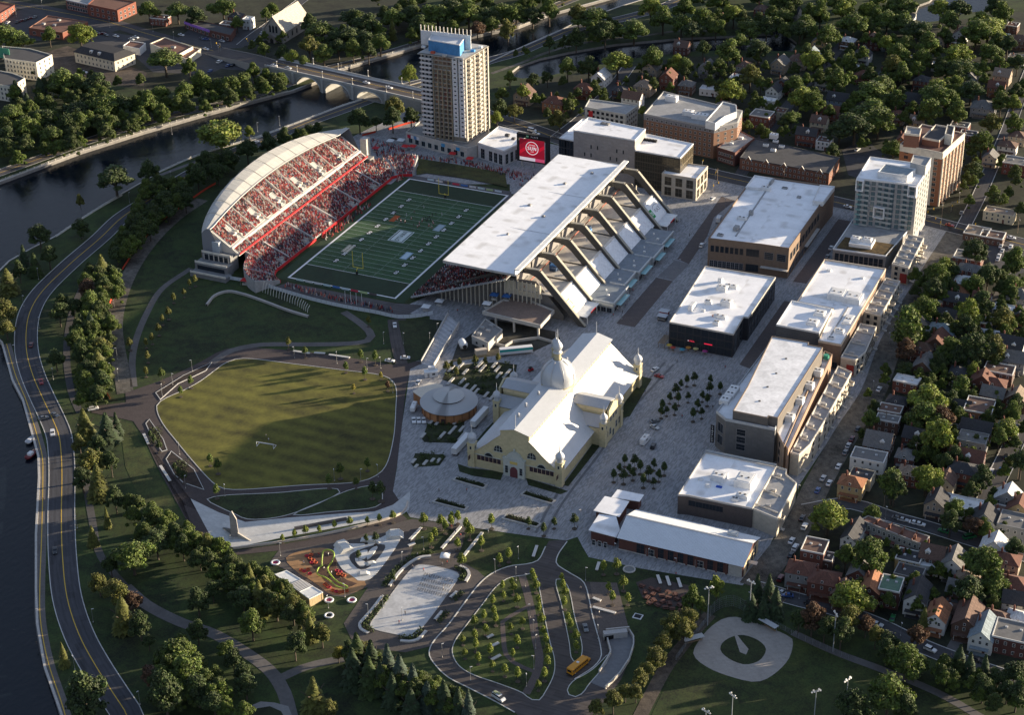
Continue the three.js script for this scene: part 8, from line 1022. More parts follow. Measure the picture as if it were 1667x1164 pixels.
const CARS = rows(`52,563 car dark_red 2,-10 climbing_the_parkway_bend
68,623 car red 3,9 on_the_parkway_below_the_bend
87,707 suv white 1,8 on_the_parkway_facing_the_pale_boat
91,677 car grey 8,4 turning_into_the_park_from_the_parkway
72,682 car grey 8,-2 waiting_at_the_parkway_junction
91,898 car black 0,8 alone_on_the_lower_parkway
153,667 suv white 10,-2 at_the_park_entrance
597,136 car white 9,2 first_on_the_stone_bridge
634,144 car white 9,2 on_the_stone_bridge_nearest_the_tower
447,108 car white 9,2 at_the_bridge_end_of_the_street
470,112 car silver 9,2 behind_the_white_car_at_the_bridge_end
612,90 car black 9,-2 on_the_far_parkway
427,55 car silver 6,-6 beside_the_church
190,60 car white 8,2 in_the_street_above_the_black_hip_roof
215,65 car silver 8,2 in_the_lot_by_the_white_box_building
222,62 car white 8,2 second_in_the_lot_by_the_white_box_building
296,58 car white 8,2 passing_the_pale_garage_building
336,81 car white 8,2 near_the_pale_garage_building
358,102 suv white 6,-3 in_the_lot_under_the_bridge_street
372,108 car blue 6,-4 in_the_lot_under_the_bridge_street
380,107 car black 6,-4 in_the_lot_under_the_bridge_street
343,117 car blue 6,-3 at_the_tree_edge_of_the_lot
138,119 car white 9,1 behind_the_cream_house
335,65 car blue 7,2 in_front_of_the_purple_sign
330,64 car grey 7,2 in_front_of_the_purple_sign
362,68 car silver 7,2 in_front_of_the_purple_sign
160,55 car black 6,3 in_the_row_by_the_rusty_flat_roof
167,56 car dark_red 6,3 in_the_row_by_the_rusty_flat_roof
174,58 car grey 6,3 in_the_row_by_the_rusty_flat_roof
30,37 car black 5,-4 in_the_row_at_the_far_corner_lot
37,35 car dark_red 5,-4 in_the_row_at_the_far_corner_lot
44,33 car black 5,-4 in_the_row_at_the_far_corner_lot
51,31 car dark_red 5,-4 in_the_row_at_the_far_corner_lot
58,29 car grey 5,-4 in_the_row_at_the_far_corner_lot
14,38 car white 5,-4 leading_the_row_at_the_far_corner_lot
418,233 car white 8,-3 parked_below_the_near_canal_rail
643,531 car white 1,9 on_the_access_road_under_the_walk
660,584 car white 10,0 at_the_junction_above_the_great_lawn
635,589 car white 10,1 beside_the_trees_above_the_great_lawn
681,624 car white 4,-7 beside_the_round_pavilion_wing
674,686 car white 1,8 first_of_three_small_cars_by_the_round_pavilion
682,686 car white 1,8 second_of_three_small_cars_by_the_round_pavilion
690,686 car white 1,8 third_of_three_small_cars_by_the_round_pavilion
1066,603 car white 8,-5 at_the_corner_of_the_hall_lawn
1073,614 car red 8,2 low_on_the_square_by_the_hall_lawn
1063,728 suv black 3,-7 behind_the_white_camper
1065,697 car silver 7,3 above_the_white_camper
1066,687 car grey 8,-2 second_above_the_white_camper
1142,401 suv white 5,-8 beside_the_brown_brick_block
1159,325 car white 7,-5 below_the_office_block_corner
1122,303 car black 8,3 at_the_foot_of_the_office_block
1379,338 car white 9,2 on_the_avenue_before_the_grey_condominium
1346,419 car grey 5,-8 at_the_podium_corner
1352,405 car white 5,-8 at_the_podium_corner
1383,209 car white 6,-4 under_the_huge_trees_of_the_lot
1395,245 car white 6,-4 in_the_lot_behind_the_condominium
1485,352 car red 9,2 crossing_at_the_avenue_corner
1545,368 car red 9,2 at_the_avenue_crossing
1564,348 car grey 3,-9 coming_down_the_side_street
1628,402 car white 3,-7 first_in_the_shop_car_row
1630,410 car silver 3,-7 in_the_shop_car_row
1625,418 car white 3,-7 in_the_shop_car_row
1623,424 car silver 3,-7 last_in_the_shop_car_row
1644,403 car white 3,-7 beside_the_shop_car_row
1645,389 car white 9,1 crossing_before_the_shop_car_row
1604,268 car white 4,-8 on_the_far_side_street
1650,192 car white 4,-8 on_the_far_side_street_near_the_frame_edge
1439,614 suv white 5,-8 upper_of_two_on_the_dirt_street
1430,635 car white 5,-8 lower_of_two_on_the_dirt_street
1395,700 car black 4,-7 parked_above_the_modern_house_on_the_dirt_street
1386,716 car dark_red 4,-7 parked_in_the_row_by_the_modern_house
1380,727 car silver 4,-7 parked_in_the_row_by_the_modern_house
1375,738 car grey 4,-7 last_in_the_row_by_the_modern_house
1364,761 car white 5,-9 driving_down_by_the_yellow_brick_house
1349,788 car white 5,-9 by_the_yellow_brick_house
1330,800 car blue 5,-8 beside_the_pale_stone_terrace
1339,780 car silver 5,-8 beside_the_pale_stone_terrace
1309,859 suv white 5,-9 below_the_light_green_tree
1305,845 car black 5,-9 under_the_light_green_tree
1288,882 car white 5,-8 upper_in_the_row_by_the_brick_hall_end
1294,893 suv white 5,-8 in_the_row_by_the_brick_hall_end
1287,905 car black 5,-8 last_in_the_row_by_the_brick_hall_end
1270,943 suv dark_red 5,-8 beside_the_grey_corner_house
1273,967 car silver 9,4 parked_at_the_street_corner_by_the_diamond
1281,971 car blue 9,4 parked_at_the_street_corner_by_the_diamond
1318,984 car black 9,3 passing_the_rusty_corner_house
1356,980 suv silver 2,-8 turning_beside_the_rusty_corner_house
1427,1018 car silver 9,3 half_hidden_by_street_trees
1452,1008 car green 3,-8 in_the_drive_of_the_dark_gable_house
1513,1059 suv white 9,4 on_the_street_below_the_driveway
1590,1076 car black 9,4 parked_before_the_blue-grey_roof
1469,848 car silver 9,2 behind_the_long_grey_terrace
1488,853 car white 9,2 behind_the_long_grey_terrace
1496,855 car white 9,2 last_in_line_behind_the_long_grey_terrace
1460,845 car grey 9,2 behind_the_long_grey_terrace
1577,876 van green 9,-2 in_the_yard_behind_the_terrace
1535,866 car green 8,1 by_the_yard_behind_the_terrace
1646,722 suv silver 3,-8 on_the_back_street_near_the_white-edged_roof
1628,768 suv blue 3,-8 on_the_back_street_by_the_black_hip_roof
1612,769 car white 3,-8 parked_by_the_black_hip_roof
1636,745 car black 3,-8 parked_on_the_back_street
953,1024 car grey 2,7 on_the_loop_road_above_the_school_bus
905,225 car grey 9,2 on_the_avenue_behind_the_scoreboard
873,219 car white 9,2 on_the_avenue_behind_the_scoreboard
866,214 van white 9,2 on_the_avenue_behind_the_scoreboard
640,228 car black 8,-2 parked_above_the_concourse_crowd
1006,135 car red 5,-6 on_the_side_street_among_the_far_houses`);
for (const [a, type, c, d, w] of CARS) { const [x, y] = a.split(',').map(Number), [dx, dy] = d.split(',').map(Number), col = c.replace('_', ' '), base = `${col} ${type === 'suv' ? 'tall car' : type} ${w.replace(/_/g, ' ')}`; const shared = labels.has(base), tall = y > 80 && y < 118 && x > 430 && x < 640; if (shared) labels.get(base).userData.group ??= `cars ${w.replace(/_/g, ' ')}`; car(x, y, type, col, dx, dy, base, shared ? labels.get(base).userData.group : undefined, x > 440 && x < 690 && y > 105 && y < 150 ? 7.32 : .12); }
{ // school bus and the rest
  const q = (name, label, cat, px, py, dx, dy) => { const p = G(px, py, .1), e = G(px + dx, py + dy, .1); return T(name, label, cat, p.x, .1, p.z, Math.atan2(-(e.z - p.z), e.x - p.x)); };
  const wheels = (t, xs, w, r = .5) => { for (const x of xs) for (const z of [-1, 1]) { const k = P(t, 'wheel', new THREE.CylinderGeometry(r, r, .3, 14).rotateX(Math.PI / 2), TYRE, x, r, z * (w / 2 - .12)); P(k, 'rim', new THREE.CylinderGeometry(r * .55, r * .55, .32, 10).rotateX(Math.PI / 2), RIM); } };
  const OR = mat([.6, .26, .012], null, { roughness: .4 }); const bus = q('school_bus', 'orange school bus stopped at the tip of the narrow island', 'bus', 942, 1088, 32, -26); P(bus, 'body', norm(extrudeZ([[-5.4, .7], [4, .7], [4.2, 1.6], [4, 2.9], [3.7, 3.1], [-5.2, 3.1], [-5.4, 2.9]], -1.2, 1.2, .08)), OR); P(bus, 'bonnet', new RoundedBoxGeometry(1.7, 1, 2.1, 2, .15), OR, 4.8, 1.3, 0); for (const s of [-1, 1]) { P(bus, 'stripe', B(9.2, .12, .03, -.6, 1.35, s * 1.29), BLACK); for (let i = 0; i < 9; i++) P(bus, 'window', B(.8, .75, .05), GLC, -4.6 + i * 1.0, 1.8, s * 1.27); } P(bus, 'windscreen', B(.06, .9, 2), GLC, 4.16, 1.8, 0); P(bus, 'rear_window', B(.06, .9, 1.8), GLC, -5.46, 1.7, 0); P(bus, 'roof_hatch', B(.9, .14, .9), WHITE, -.6, 3.16, 0); P(bus, 'bumper', M([B(.3, .35, 2.3, 5.6, .6, 0), B(.3, .35, 2.3, -5.6, .6, 0)]), BLACK); wheels(bus, [-3.4, 4], 2.4);
  const trailer = (label, px, py, dx, dy, L, col = WHITE2) => { const t = q('trailer', label, 'trailer', px, py, dx, dy); P(t, 'box', new RoundedBoxGeometry(L, 2.9, 2.5, 1, .08).translate(0, 2.5, 0), col); P(t, 'underframe', B(L - 1, .35, 1.8), DGREY, 0, .7, 0); P(t, 'rear_door', B(.06, 2.5, 2.2), mat([.55, .55, .55], 'siding'), -L / 2 - .02, 1.25, 0); P(t, 'landing_leg', M([B(.15, .8, .15, L * .28, 0, .8), B(.15, .8, .15, L * .28, 0, -.8)]), DGREY); wheels(t, [-L / 2 + 1.2, -L / 2 + 2.4], 2.4, .48); return t; };
  trailer('long white trailer beside the hall, nearer the round pavilion', 781, 686, 24, -26, 14); trailer('long white trailer beside the hall, nearer its corner turret', 751, 730, 24, -26, 14);
  const tt = trailer('white trailer with a broad teal band behind the round pavilion', 840, 577, 40, -4, 15.5); for (const s of [-1, 1]) P(tt, 'teal_band', B(15.6, 1.1, .04), mat([.02, .36, .33]), 0, 2.5, s * 1.27);
  const cp = q('camper_van', 'white camper van parked on the square between the groves', 'camper', 1050, 720, 10, -12); P(cp, 'body', norm(extrudeZ([[-3.4, .5], [3.2, .5], [3.3, 1.3], [2.4, 1.6], [1.9, 2.5], [2.3, 2.9], [2, 3.1], [-3.3, 3.1], [-3.4, 2.9]], -1.1, 1.1, .06)), WHITE2); P(cp, 'windscreen', beam(V(2.46, 1.7, 0), V(1.98, 2.4, 0), 1.9, .06), GLC); for (const s of [-1, 1]) P(cp, 'side_window', B(1.4, .6, .05), GLC, -1, 1.9, s * 1.18); P(cp, 'roof_unit', B(1, .25, .8), GREY, -.8, 3.15, 0); wheels(cp, [-2, 2.1], 2.2, .4);
  const tk = q('tanker_trailer', 'white rounded trailer beside the round pavilion', 'trailer', 674, 668, 6, -14); P(tk, 'shell', new RoundedBoxGeometry(6.4, 2.5, 2.4, 3, .7).translate(0, 2, 0), WHITE2); P(tk, 'hatch', new THREE.CylinderGeometry(.4, .4, .2, 10), GREY, .5, 3.3, 0); wheels(tk, [-.6, .6], 2.3, .42);
  const cab = q('portable_cabin', 'white portable cabin at the corner of the bench garden', 'cabin', 702, 612, 18, -2); P(cab, 'wall', B(6, 2.6, 3), WHITE2); P(cab, 'roof', new RoundedBoxGeometry(6.3, .25, 3.3, 1, .08).translate(0, 2.7, 0), WHITE); P(cab, 'roof_box', B(3, 1.2, 2), WHITE2, .6, 2.8, -1.6); P(cab, 'door', B(.9, 2, .06), GREY, -1.4, .1, 1.53); P(cab, 'window', windowGeo(1.4, 1, 2, 1), [FRG, GLASS], 1, 1.1, 1.52);
  const cb = q('container', 'cream container next to the teal trailer', 'container', 783, 576, 20, -3); P(cb, 'box', B(5.4, 2.5, 2.3), mat([.55, .47, .38], 'siding')); P(cb, 'door', M([B(.05, 2.2, 1.05, -2.74, .15, .55), B(.05, 2.2, 1.05, -2.74, .15, -.55)]), mat([.45, .38, .3])); P(cb, 'corner_post', M([B(.16, 2.55, .16, 2.66, 0, 1.1), B(.16, 2.55, .16, 2.66, 0, -1.1)]), CONC);
  const vn = car(812, 1138, 'van', 'white', 16, 10, 'white van with roof load at the low end of the loop road'); P(vn, 'roof_load', M([B(1.2, .5, 1, -1.4, 2.26, .2), B(.9, .4, .8, -.1, 2.26, -.3)]), mat([.3, .34, .2])); carProto.vanwhite = undefined;
  const tr2 = q('utility_cart', 'small red utility cart on the paving behind the hall', 'cart', 864, 604, 8, -3); P(tr2, 'body', new RoundedBoxGeometry(2.6, .8, 1.3, 2, .12).translate(0, .75, 0), mat([.4, .02, .03])); P(tr2, 'seat', B(.6, .7, 1.1), BLACK, -.3, 1.1, 0); P(tr2, 'roof', M([B(1.7, .08, 1.3, -.2, 2, 0), B(.06, 1, .06, .5, 1.1, .55), B(.06, 1, .06, .5, 1.1, -.55), B(.06, 1, .06, -.95, 1.1, .55), B(.06, 1, .06, -.95, 1.1, -.55)]), BLACK); wheels(tr2, [-.85, .85], 1.3, .3);
  const bx = q('box_truck', 'white box truck beside the brown brick retail block', 'truck', 1170, 361, 5, -8); P(bx, 'box', new RoundedBoxGeometry(4.6, 2.5, 2.3, 1, .06).translate(-.8, 2.1, 0), WHITE2); P(bx, 'cab', new RoundedBoxGeometry(1.6, 1.8, 2.1, 2, .2).translate(2.4, 1.5, 0), WHITE2); P(bx, 'windscreen', B(.05, .7, 1.8), GLC, 3.2, 1.6, 0); wheels(bx, [-2, 2.3], 2.2, .42);
  for (const [x, y, c, l] of [[52, 720, [.7, .7, .72], 'pale open motor boat moored at the canal wall'], [53, 744, [.22, .03, .04], 'dark red cabin cruiser moored behind the pale boat']]) { const p = G(x, y, -1.4), t = T('boat', l, 'boat', p.x - .6, -1.5, p.z, Math.PI / 2 + .05); const big = y > 730; const L = big ? 5.2 : 3.8, hull = new THREE.LatheGeometry([[0, 0], [1.1, .2], [1.5, .9], [1.55, 1.25], [1.4, 1.25], [1.3, .9], [0, .7]].map(q => new THREE.Vector2(...q)), 20); hull.scale(L / 1.5, 1, 1); { const a = hull.attributes.position; for (let i = 0; i < a.count; i++) if (a.getX(i) < -L * .5) a.setX(i, -L * .5 - (-L * .5 - a.getX(i)) * .2); hull.computeVertexNormals(); } P(t, 'hull', hull, mat(c, null, { roughness: .3 })); P(t, 'deck', cap([[-L * .5, -1.2], [L * .5, -1.1], [L * .85, 0], [L * .5, 1.1], [-L * .5, 1.2]], 1.12), mat(big ? [.2, .05, .05] : [.5, .5, .5])); P(t, 'cabin', M([new RoundedBoxGeometry(L * .5, big ? 1.2 : .7, 1.9, 2, .15).translate(.2, big ? 1.7 : 1.4, 0)]), WHITE2); P(t, 'windscreen', beam(V(L * .34, 1.2, 0), V(L * .22, big ? 2.3 : 1.8, 0), 1.8, .06), GLC); P(t, 'rail', M([bar(V(L * .8, 1.2, 0), V(L * .8, 1.8, 0), .04), bar(V(L * .8, 1.8, 0), V(L * .2, 1.8, 1.3), .04), bar(V(L * .8, 1.8, 0), V(L * .2, 1.8, -1.3), .04)]), METALP); }
  // tents and stalls on the concourses
  const tents = [[636, 231, WHITE2, 'white', 'above the concourse crowd, beside the stair tower'], [653, 230, WHITE2, 'white', 'above the concourse crowd, nearer the podium'], [716, 492, WHITE2, 'white', 'on the concourse end of the curved walk'], [694, 501, WHITE2, 'pale', 'folded low at the end of the curved walk'], [793, 496, WHITE2, 'white', 'on the corner of the event deck'], [660, 240, REDB, 'red', 'beside the tower podium'], [672, 240, REDB, 'crimson', 'against the tower podium'], [400, 458, REDB, 'red', 'below the grandstand end terrace'], [805, 482, mat([.04, .14, .4]), 'blue', 'on the event deck, nearer the field'], [825, 484, mat([.04, .14, .4]), 'blue', 'on the event deck, nearer the frames'], [612, 243, mat([.4, .03, .04]), 'dark red', 'beside the corner seats of the grandstand'], [737, 252, REDB, 'red', 'below the tower podium, middle'], [765, 260, REDB, 'red', 'below the tower podium, near the white pavilion']];
  for (const [x, y, m, c, w] of tents) { const h = y > 470 && x > 780 ? 6.6 : 0, p = G(x, y, h + 1.5), t = T('tent', `${c} market tent ${w}`, 'tent', p.x, h, p.z, .1); P(t, 'canopy', new THREE.ConeGeometry(2.9, 1.1, 4).rotateY(Math.PI / 4).translate(0, 2.9, 0), m); for (const [a, b] of [[1, 1], [1, -1], [-1, 1], [-1, -1]]) P(t, 'leg', B(.1, 2.4, .1), METALP, a * 1.9, 0, b * 1.9); P(t, 'table', B(2.4, .8, .9), CONC, 0, 0, 1); }
  // patio of the restaurant
  const pc = [[.5, .35, .05], [.4, .06, .04], [.05, .25, .35], [.5, .45, .2], [.35, .05, .2], [.45, .2, .04]], pn = ['yellow', 'red', 'blue', 'cream', 'magenta', 'orange']; [[1089, 568], [1095, 572], [1110, 575], [1132, 574], [1147, 578], [1120, 572]].forEach(([x, y], i) => { const p = G(x, y), t = T('parasol', `${pn[i]} parasol on the patio under the LOCAL sign`, 'parasol', p.x, 0, p.z); P(t, 'canopy', new THREE.ConeGeometry(1.4, .6, 8).translate(0, 2.4, 0), mat(pc[i])); P(t, 'pole', bar(V(0, 0, 0), V(0, 2.3, 0), .04), METALP); P(t, 'table', new THREE.CylinderGeometry(.55, .55, .06, 14), mat([.2, .13, .08]), 0, .74, 0); });
  { const p = G(1081, 561), t = T('pergola', 'brown timber pergola at the patio edge', 'pergola', p.x, 0, p.z); for (let i = 0; i < 9; i++) P(t, 'slat', B(3.4, .16, .5), mat([.22, .16, .1]), 0, 2.8, -4 + i); for (const [a, b] of [[1.5, 4], [1.5, -4], [-1.5, 4], [-1.5, -4]]) P(t, 'post', B(.18, 2.8, .18), mat([.2, .14, .09]), a, 0, b); }
  for (const [x, y, c, l] of [[1081, 513, mat([.35, .05, .05]), 'red street kiosk with pale roof'], [1078, 521, mat([.08, .08, .09]), 'black street kiosk with pale roof']]) { const p = G(x, y), t = T('kiosk', `${l} beside the black glass block`, 'kiosk', p.x, 0, p.z); P(t, 'wall', B(4, 2.2, 3), c); P(t, 'roof', new RoundedBoxGeometry(4.8, .2, 3.8, 1, .06).translate(0, 2.5, 0), mat([.5, .52, .55])); P(t, 'counter', B(3.4, .15, .5), CONC, 0, 1.1, 1.7); }
  { const g = [], pr = []; } // bicycles on the court
  const bk = T('bicycle', 'parked bicycle in the row on the splash court closest to the tent', 'bicycle', 0, .1, 0, 0, 'bicycles parked in the row closest to the tent'); const FR = M([bar(V(-.5, .35, 0), V(-.15, .75, 0), .03, 4), bar(V(-.15, .75, 0), V(.4, .78, 0), .03, 4), bar(V(-.1, .3, 0), V(.4, .78, 0), .03, 4), bar(V(-.5, .35, 0), V(-.1, .3, 0), .03, 4), bar(V(.4, .95, 0), V(.55, .35, 0), .03, 4), bar(V(.4, .95, -.28), V(.4, .95, .28), .03, 4)]); P(bk, 'frame', FR, mat([.12, .12, .14])); P(bk, 'saddle', B(.28, .08, .15), BLACK, -.2, .85, 0); for (const x of [-.5, .55]) P(bk, 'wheel', new THREE.TorusGeometry(.33, .035, 5, 14), TYRE, x, .35, 0);
  const ws = ['closest to the tent', 'second from the tent', 'third from the tent', 'furthest from the tent']; let first = true; for (let r = 0; r < 4; r++) for (let i = 0; i < 13; i++) { const p = G(692 + i * 3.7 - r * 3.6, 936 + r * 8 + i * .95), l = `parked bicycle in the row on the splash court ${ws[r]}`, gr = `bicycles parked in the row ${ws[r]}`; const o = first ? bk : copyOf(bk, l, 0, 0, 0, 0, gr); first = false; o.position.set(p.x, .12, p.z); o.rotation.y = 1.4 + ((i * 7 + r) % 5) * .07; }
}
// ---------------------------------------------------------------- lamps, poles, masts
{
  const lp = T('street_lamp', 'slim park lamp post', 'street lamp', 0, 0, 0); P(lp, 'pole', bar(V(0, 0, 0), V(0, 6, 0), .09, 6, .06), METALP); P(lp, 'lamp_head', M([new RoundedBoxGeometry(.9, .16, .3, 1, .05).translate(.35, 6.05, 0)]), mat([.6, .6, .6])); P(lp, 'base', new THREE.CylinderGeometry(.2, .22, .4, 8), CONC, 0, .2, 0); let f = true;
  const put = (s, what) => s.trim().split(/\s+/).forEach((q, i) => { const [x, y] = q.split(',').map(Number), p = G(x, y), m = placed(what, x, y); const o = f ? lp : copyOf(lp, m.label, 0, 0, 0, 0, m.group); if (f) tag(lp, m.label, 'street lamp', m.group); f = false; o.position.set(p.x, .05, p.z); o.rotation.y = i * 1.9; });
  put('40,499 64,455 27,580 88,618 66,535 122,733 127,860 153,1013 123,1090 229,1147 135,245 281,219 334,170 190,206 38,256 417,154 556,110 212,330 280,296 391,262 420,215 456,205', 'lamp post on the parkway'); put('180,610 194,620 192,585 178,565 183,540 187,500 197,460 214,420 226,398', 'white-headed lamp on the gravel path'); put('282,627 265,645 314,605 367,808 303,795 293,740 545,783 588,784 616,777 620,600 598,602 549,592 480,583 657,560 625,560 640,640 700,560 712,545', 'lamp post on the ring road'); put('855,955 840,945 863,1005 868,1030 872,1056 869,1090 857,1118 766,1108 806,932 844,910 953,945 973,1040 690,895 624,990 655,920 600,1005 655,1010 720,1070 562,972 535,990 457,905', 'lamp post of the loop car park'); put('1005,790 1027,753 1051,719 1096,740 1100,700 1040,610 1075,560 1130,500 1150,460 1180,340 1105,440 1012,520 945,850 1000,905 1055,915 1100,930 1300,560 1330,480 1290,520', 'lamp post of the paved square'); put('1298,810 1420,640 1447,560 1440,845 1507,838 1300,975 1465,1035 1547,640 1640,420 1560,330 1450,360 1290,325 1240,310 1150,290 1024,240 920,240', 'street lamp post'); put('28,28 70,15 250,52 284,66 180,45 345,78 357,88', 'tall lamp post in the street across the canal');
  // floodlight masts of the diamond
  const mast = T('floodlight_mast', 'floodlight mast behind the infield, nearest the gravel path', 'floodlight', 0, 0, 0); P(mast, 'pole', bar(V(0, 0, 0), V(0, 17, 0), .22, 8, .13), mat([.42, .45, .48], null, { roughness: .5, metalness: .4 })); P(mast, 'crossarm', M([B(3.4, .14, .14, 0, 16.6, 0), B(2.2, .14, .14, 0, 17.2, 0)]), METALP); for (const [x, y] of [[-1.6, 16.9], [-.6, 17], [.6, 16.9], [1.6, 16.9], [-1, 17.5], [1, 17.5]]) { const l = P(mast, 'lamp_head', M([new THREE.CylinderGeometry(.36, .2, .34, 10).rotateX(-1.1)]), mat([.8, .8, .78]), x, y, .15); P(l, 'lens', new THREE.CircleGeometry(.33, 10), WHITE2, 0, .1, -.19).rotation.y = Math.PI; }
  [[1151.2, 1018, 'behind the infield, nearest the gravel path'], [1219, 1008, 'behind the infield beside the conifers'], [1355, 1061, 'on the street edge of the outfield'], [1189, 1196, 'at the lower frame edge, nearest the gravel path'], [1323, 1189, 'at the lower frame edge, middle of three'], [1374, 1170, 'rising from the outfield trees'], [1146, 1222, 'cut by the lower frame edge']].forEach(([x, y, w], i) => { const p = G(x, y), o = i ? copyOf(mast, `floodlight mast ${w}`, 0, 0, 0, 0) : mast; o.position.set(p.x, 0, p.z); o.rotation.y = [.7, -.3, -.9, 2.6, -2.4, -2, 2.8][i]; });
  const up = T('utility_pole', 'wooden utility pole', 'utility pole', 0, 0, 0); P(up, 'pole', bar(V(0, 0, 0), V(0, 9.5, 0), .15, 6, .1), mat([.2, .15, .11], 'fine')); P(up, 'crossarm', B(2, .14, .14), mat([.2, .15, .11]), 0, 8.7, 0); P(up, 'transformer', new THREE.CylinderGeometry(.25, .25, .8, 10), GREY, .4, 7.6, 0); f = true; for (const [x, y] of [[1378, 800], [1438, 825], [1545, 590], [1560, 640], [1489, 750], [1600, 540], [1655, 780], [1532, 355], [1655, 380], [1470, 230], [1167, 300], [1275, 300], [1440, 700], [1510, 832]]) { const p = G(x, y), m = placed('wooden utility pole', x, y), o = f ? up : copyOf(up, m.label, 0, 0, 0, 0, m.group); if (f) tag(up, m.label, 'utility pole', m.group); f = false; o.position.set(p.x, 0, p.z); o.rotation.y = x; }
  // traffic signals at the avenue
  const ts = T('traffic_signal', 'traffic signal', 'traffic signal', 0, 0, 0); P(ts, 'pole', M([bar(V(0, 0, 0), V(0, 6, 0), .1, 6), bar(V(0, 5.6, 0), V(3, 5.9, 0), .07, 5)]), METALP); for (const [x, y] of [[3, 5.2], [.2, 3]]) P(ts, 'signal_head', B(.4, 1.1, .35, x, y, 0), mat([.6, .36, .02])); f = true; for (const [x, y] of [[1164, 291], [1160, 312], [1188, 268], [1330, 300], [1530, 372], [1547, 345], [1576, 382], [1508, 355], [360, 85], [405, 75], [1142, 281]]) { const p = G(x, y), m = placed('traffic signal with yellow head', x, y), o = f ? ts : copyOf(ts, m.label, 0, 0, 0, 0, m.group); if (f) tag(ts, m.label, 'traffic signal', m.group); f = false; o.position.set(p.x, .1, p.z); o.rotation.y = x * 1.3; }
  for (const [x, y, rot, l, s] of [[533, 800, 0, '', 0]]) { }
}
// park seats, tables under the trees, red fence on the canal side
for (const [s, w] of [['665,890 676,886', 'beside the skate park'], ['868,908 874,890', 'beside the neck of the loop road'], ['971,930 975,917', 'above the bench apron'], ['965,975 978,980', 'on the bench apron, upper'], ['965,990 1002,1000', 'on the bench apron, lower'], ['793,1040 803,1035', 'upper of three on the loop island'], ['798,1055 812,1048', 'middle of three on the loop island'], ['800,1076 815,1068', 'lower of three on the loop island'], ['235,708 243,725', 'upper pale slab beside the ring road'], ['262,760 278,785', 'lower pale slab beside the ring road'], ['478,573 505,577', 'above the great lawn, first of three'], ['512,576 530,577', 'above the great lawn, second of three'], ['536,579 570,584', 'above the great lawn, third of three'], ['1070,938 1075,952', 'in the court below the brick hall, first'], ['1085,940 1090,955', 'in the court below the brick hall, second'], ['1103,943 1108,958', 'in the court below the brick hall, third']]) { const q = pts(s), L = Math.hypot(q[1][0] - q[0][0], q[1][1] - q[0][1]), t = T('stone_bench', `pale stone bench ${w}`, 'bench', (q[0][0] + q[1][0]) / 2, .1, (q[0][1] + q[1][1]) / 2, Math.atan2(-(q[1][1] - q[0][1]), q[1][0] - q[0][0])); P(t, 'seat', new RoundedBoxGeometry(L, .3, 1.2, 1, .05).translate(0, .55, 0), mat([.52, .5, .47], 'fine')); P(t, 'plinth', B(L * .9, .42, .9), CONCD); }
{ const r = rng(7), t0 = T('picnic_table', 'timber picnic table under the trees below the brick hall', 'table', 0, 0, 0, 0, 'picnic tables below the brick hall'); const W = mat([.13, .06, .045]); P(t0, 'tabletop', B(2.2, .1, 1), W, 0, .75, 0); for (const z of [-.85, .85]) P(t0, 'seat', B(2.2, .08, .4), W, 0, .42, z); P(t0, 'leg', M([B(.1, .75, 1.6, -.8), B(.1, .75, 1.6, .8)]), W); let k = 0; for (let i = 0; i < 6; i++) for (let j = 0; j < 4; j++) { const x = 1045 + i * 13 + j * 3, y = 955 + j * 9 + i * 3, p = G(x, y), o = k++ ? copyOf(t0, t0.userData.label, 0, 0, 0, 0) : t0; o.position.set(p.x + r(), .12, p.z + r()); o.rotation.y = r() * 3; } sheet('picnic_court', '1035,948 1060,940 1130,955 1125,985 1075,990 1045,972', mat([.06, .045, .04], 'brickpave'), .07);
  const o = T('round_fountain', 'round stone planter on the grass below the brick hall wing', 'planter', ...(p => [p.x, 0, p.z])(G(1024, 928))); P(o, 'rim', new THREE.TorusGeometry(2.2, .35, 8, 28).rotateX(Math.PI / 2).translate(0, .4, 0), CONC); P(o, 'basin', new THREE.CylinderGeometry(2.1, 2.1, .3, 24).translate(0, .15, 0), mat([.2, .2, .19], 'fine'));
  const sg = T('ground_sign', 'square framed black panel lying on the grass beside the apron', 'sign', ...(p => [p.x, 0, p.z])(G(1038, 1004))); P(sg, 'frame', B(3.4, .3, 3), WHITE2); P(sg, 'panel', B(2.6, .06, 2.2), BLACK, 0, .3, 0);
  for (const [x, y, l] of [[449, 917, 'round white and red seat at the playground entrance'], [536, 1003, 'white ring seat on the grass below the shelter'], [573, 978, 'pink oval seat at the low edge of the playground'], [536, 978, 'striped oval seat beside the shelter']]) { const p = G(x, y), s = T('ring_seat', l, 'seat', p.x, .06, p.z); P(s, 'rim', new THREE.TorusGeometry(1.5, .4, 8, 22).rotateX(Math.PI / 2).scale(1, .7, 1).translate(0, .35, 0), WHITE2); P(s, 'cushion', new THREE.CylinderGeometry(1.2, 1.3, .3, 20).translate(0, .15, 0), x === 536 && y > 990 ? SOIL : mat([.45, .04, .1])); }
  const fl = T('construction_fence', 'orange red plastic fence among trees beside the gravel path', 'fence', 0, 0, 0); for (const s of ['178,500 186,480 192,465', '200,440 210,425 222,405 240,385 262,362 300,335 335,310 352,300', '225,400 240,380', '590,222 612,216', '632,212 665,202 676,200', '174,640 180,650']) { const k = spline(pts(s), 2.4); for (let i = 0; i < k.length - 1; i++) P(fl, 'panel', beam(V(k[i][0], .65, k[i][1]), V(k[i + 1][0], .65, k[i + 1][1]), .05, 1.2), mat([.5, .05, .02])); } }
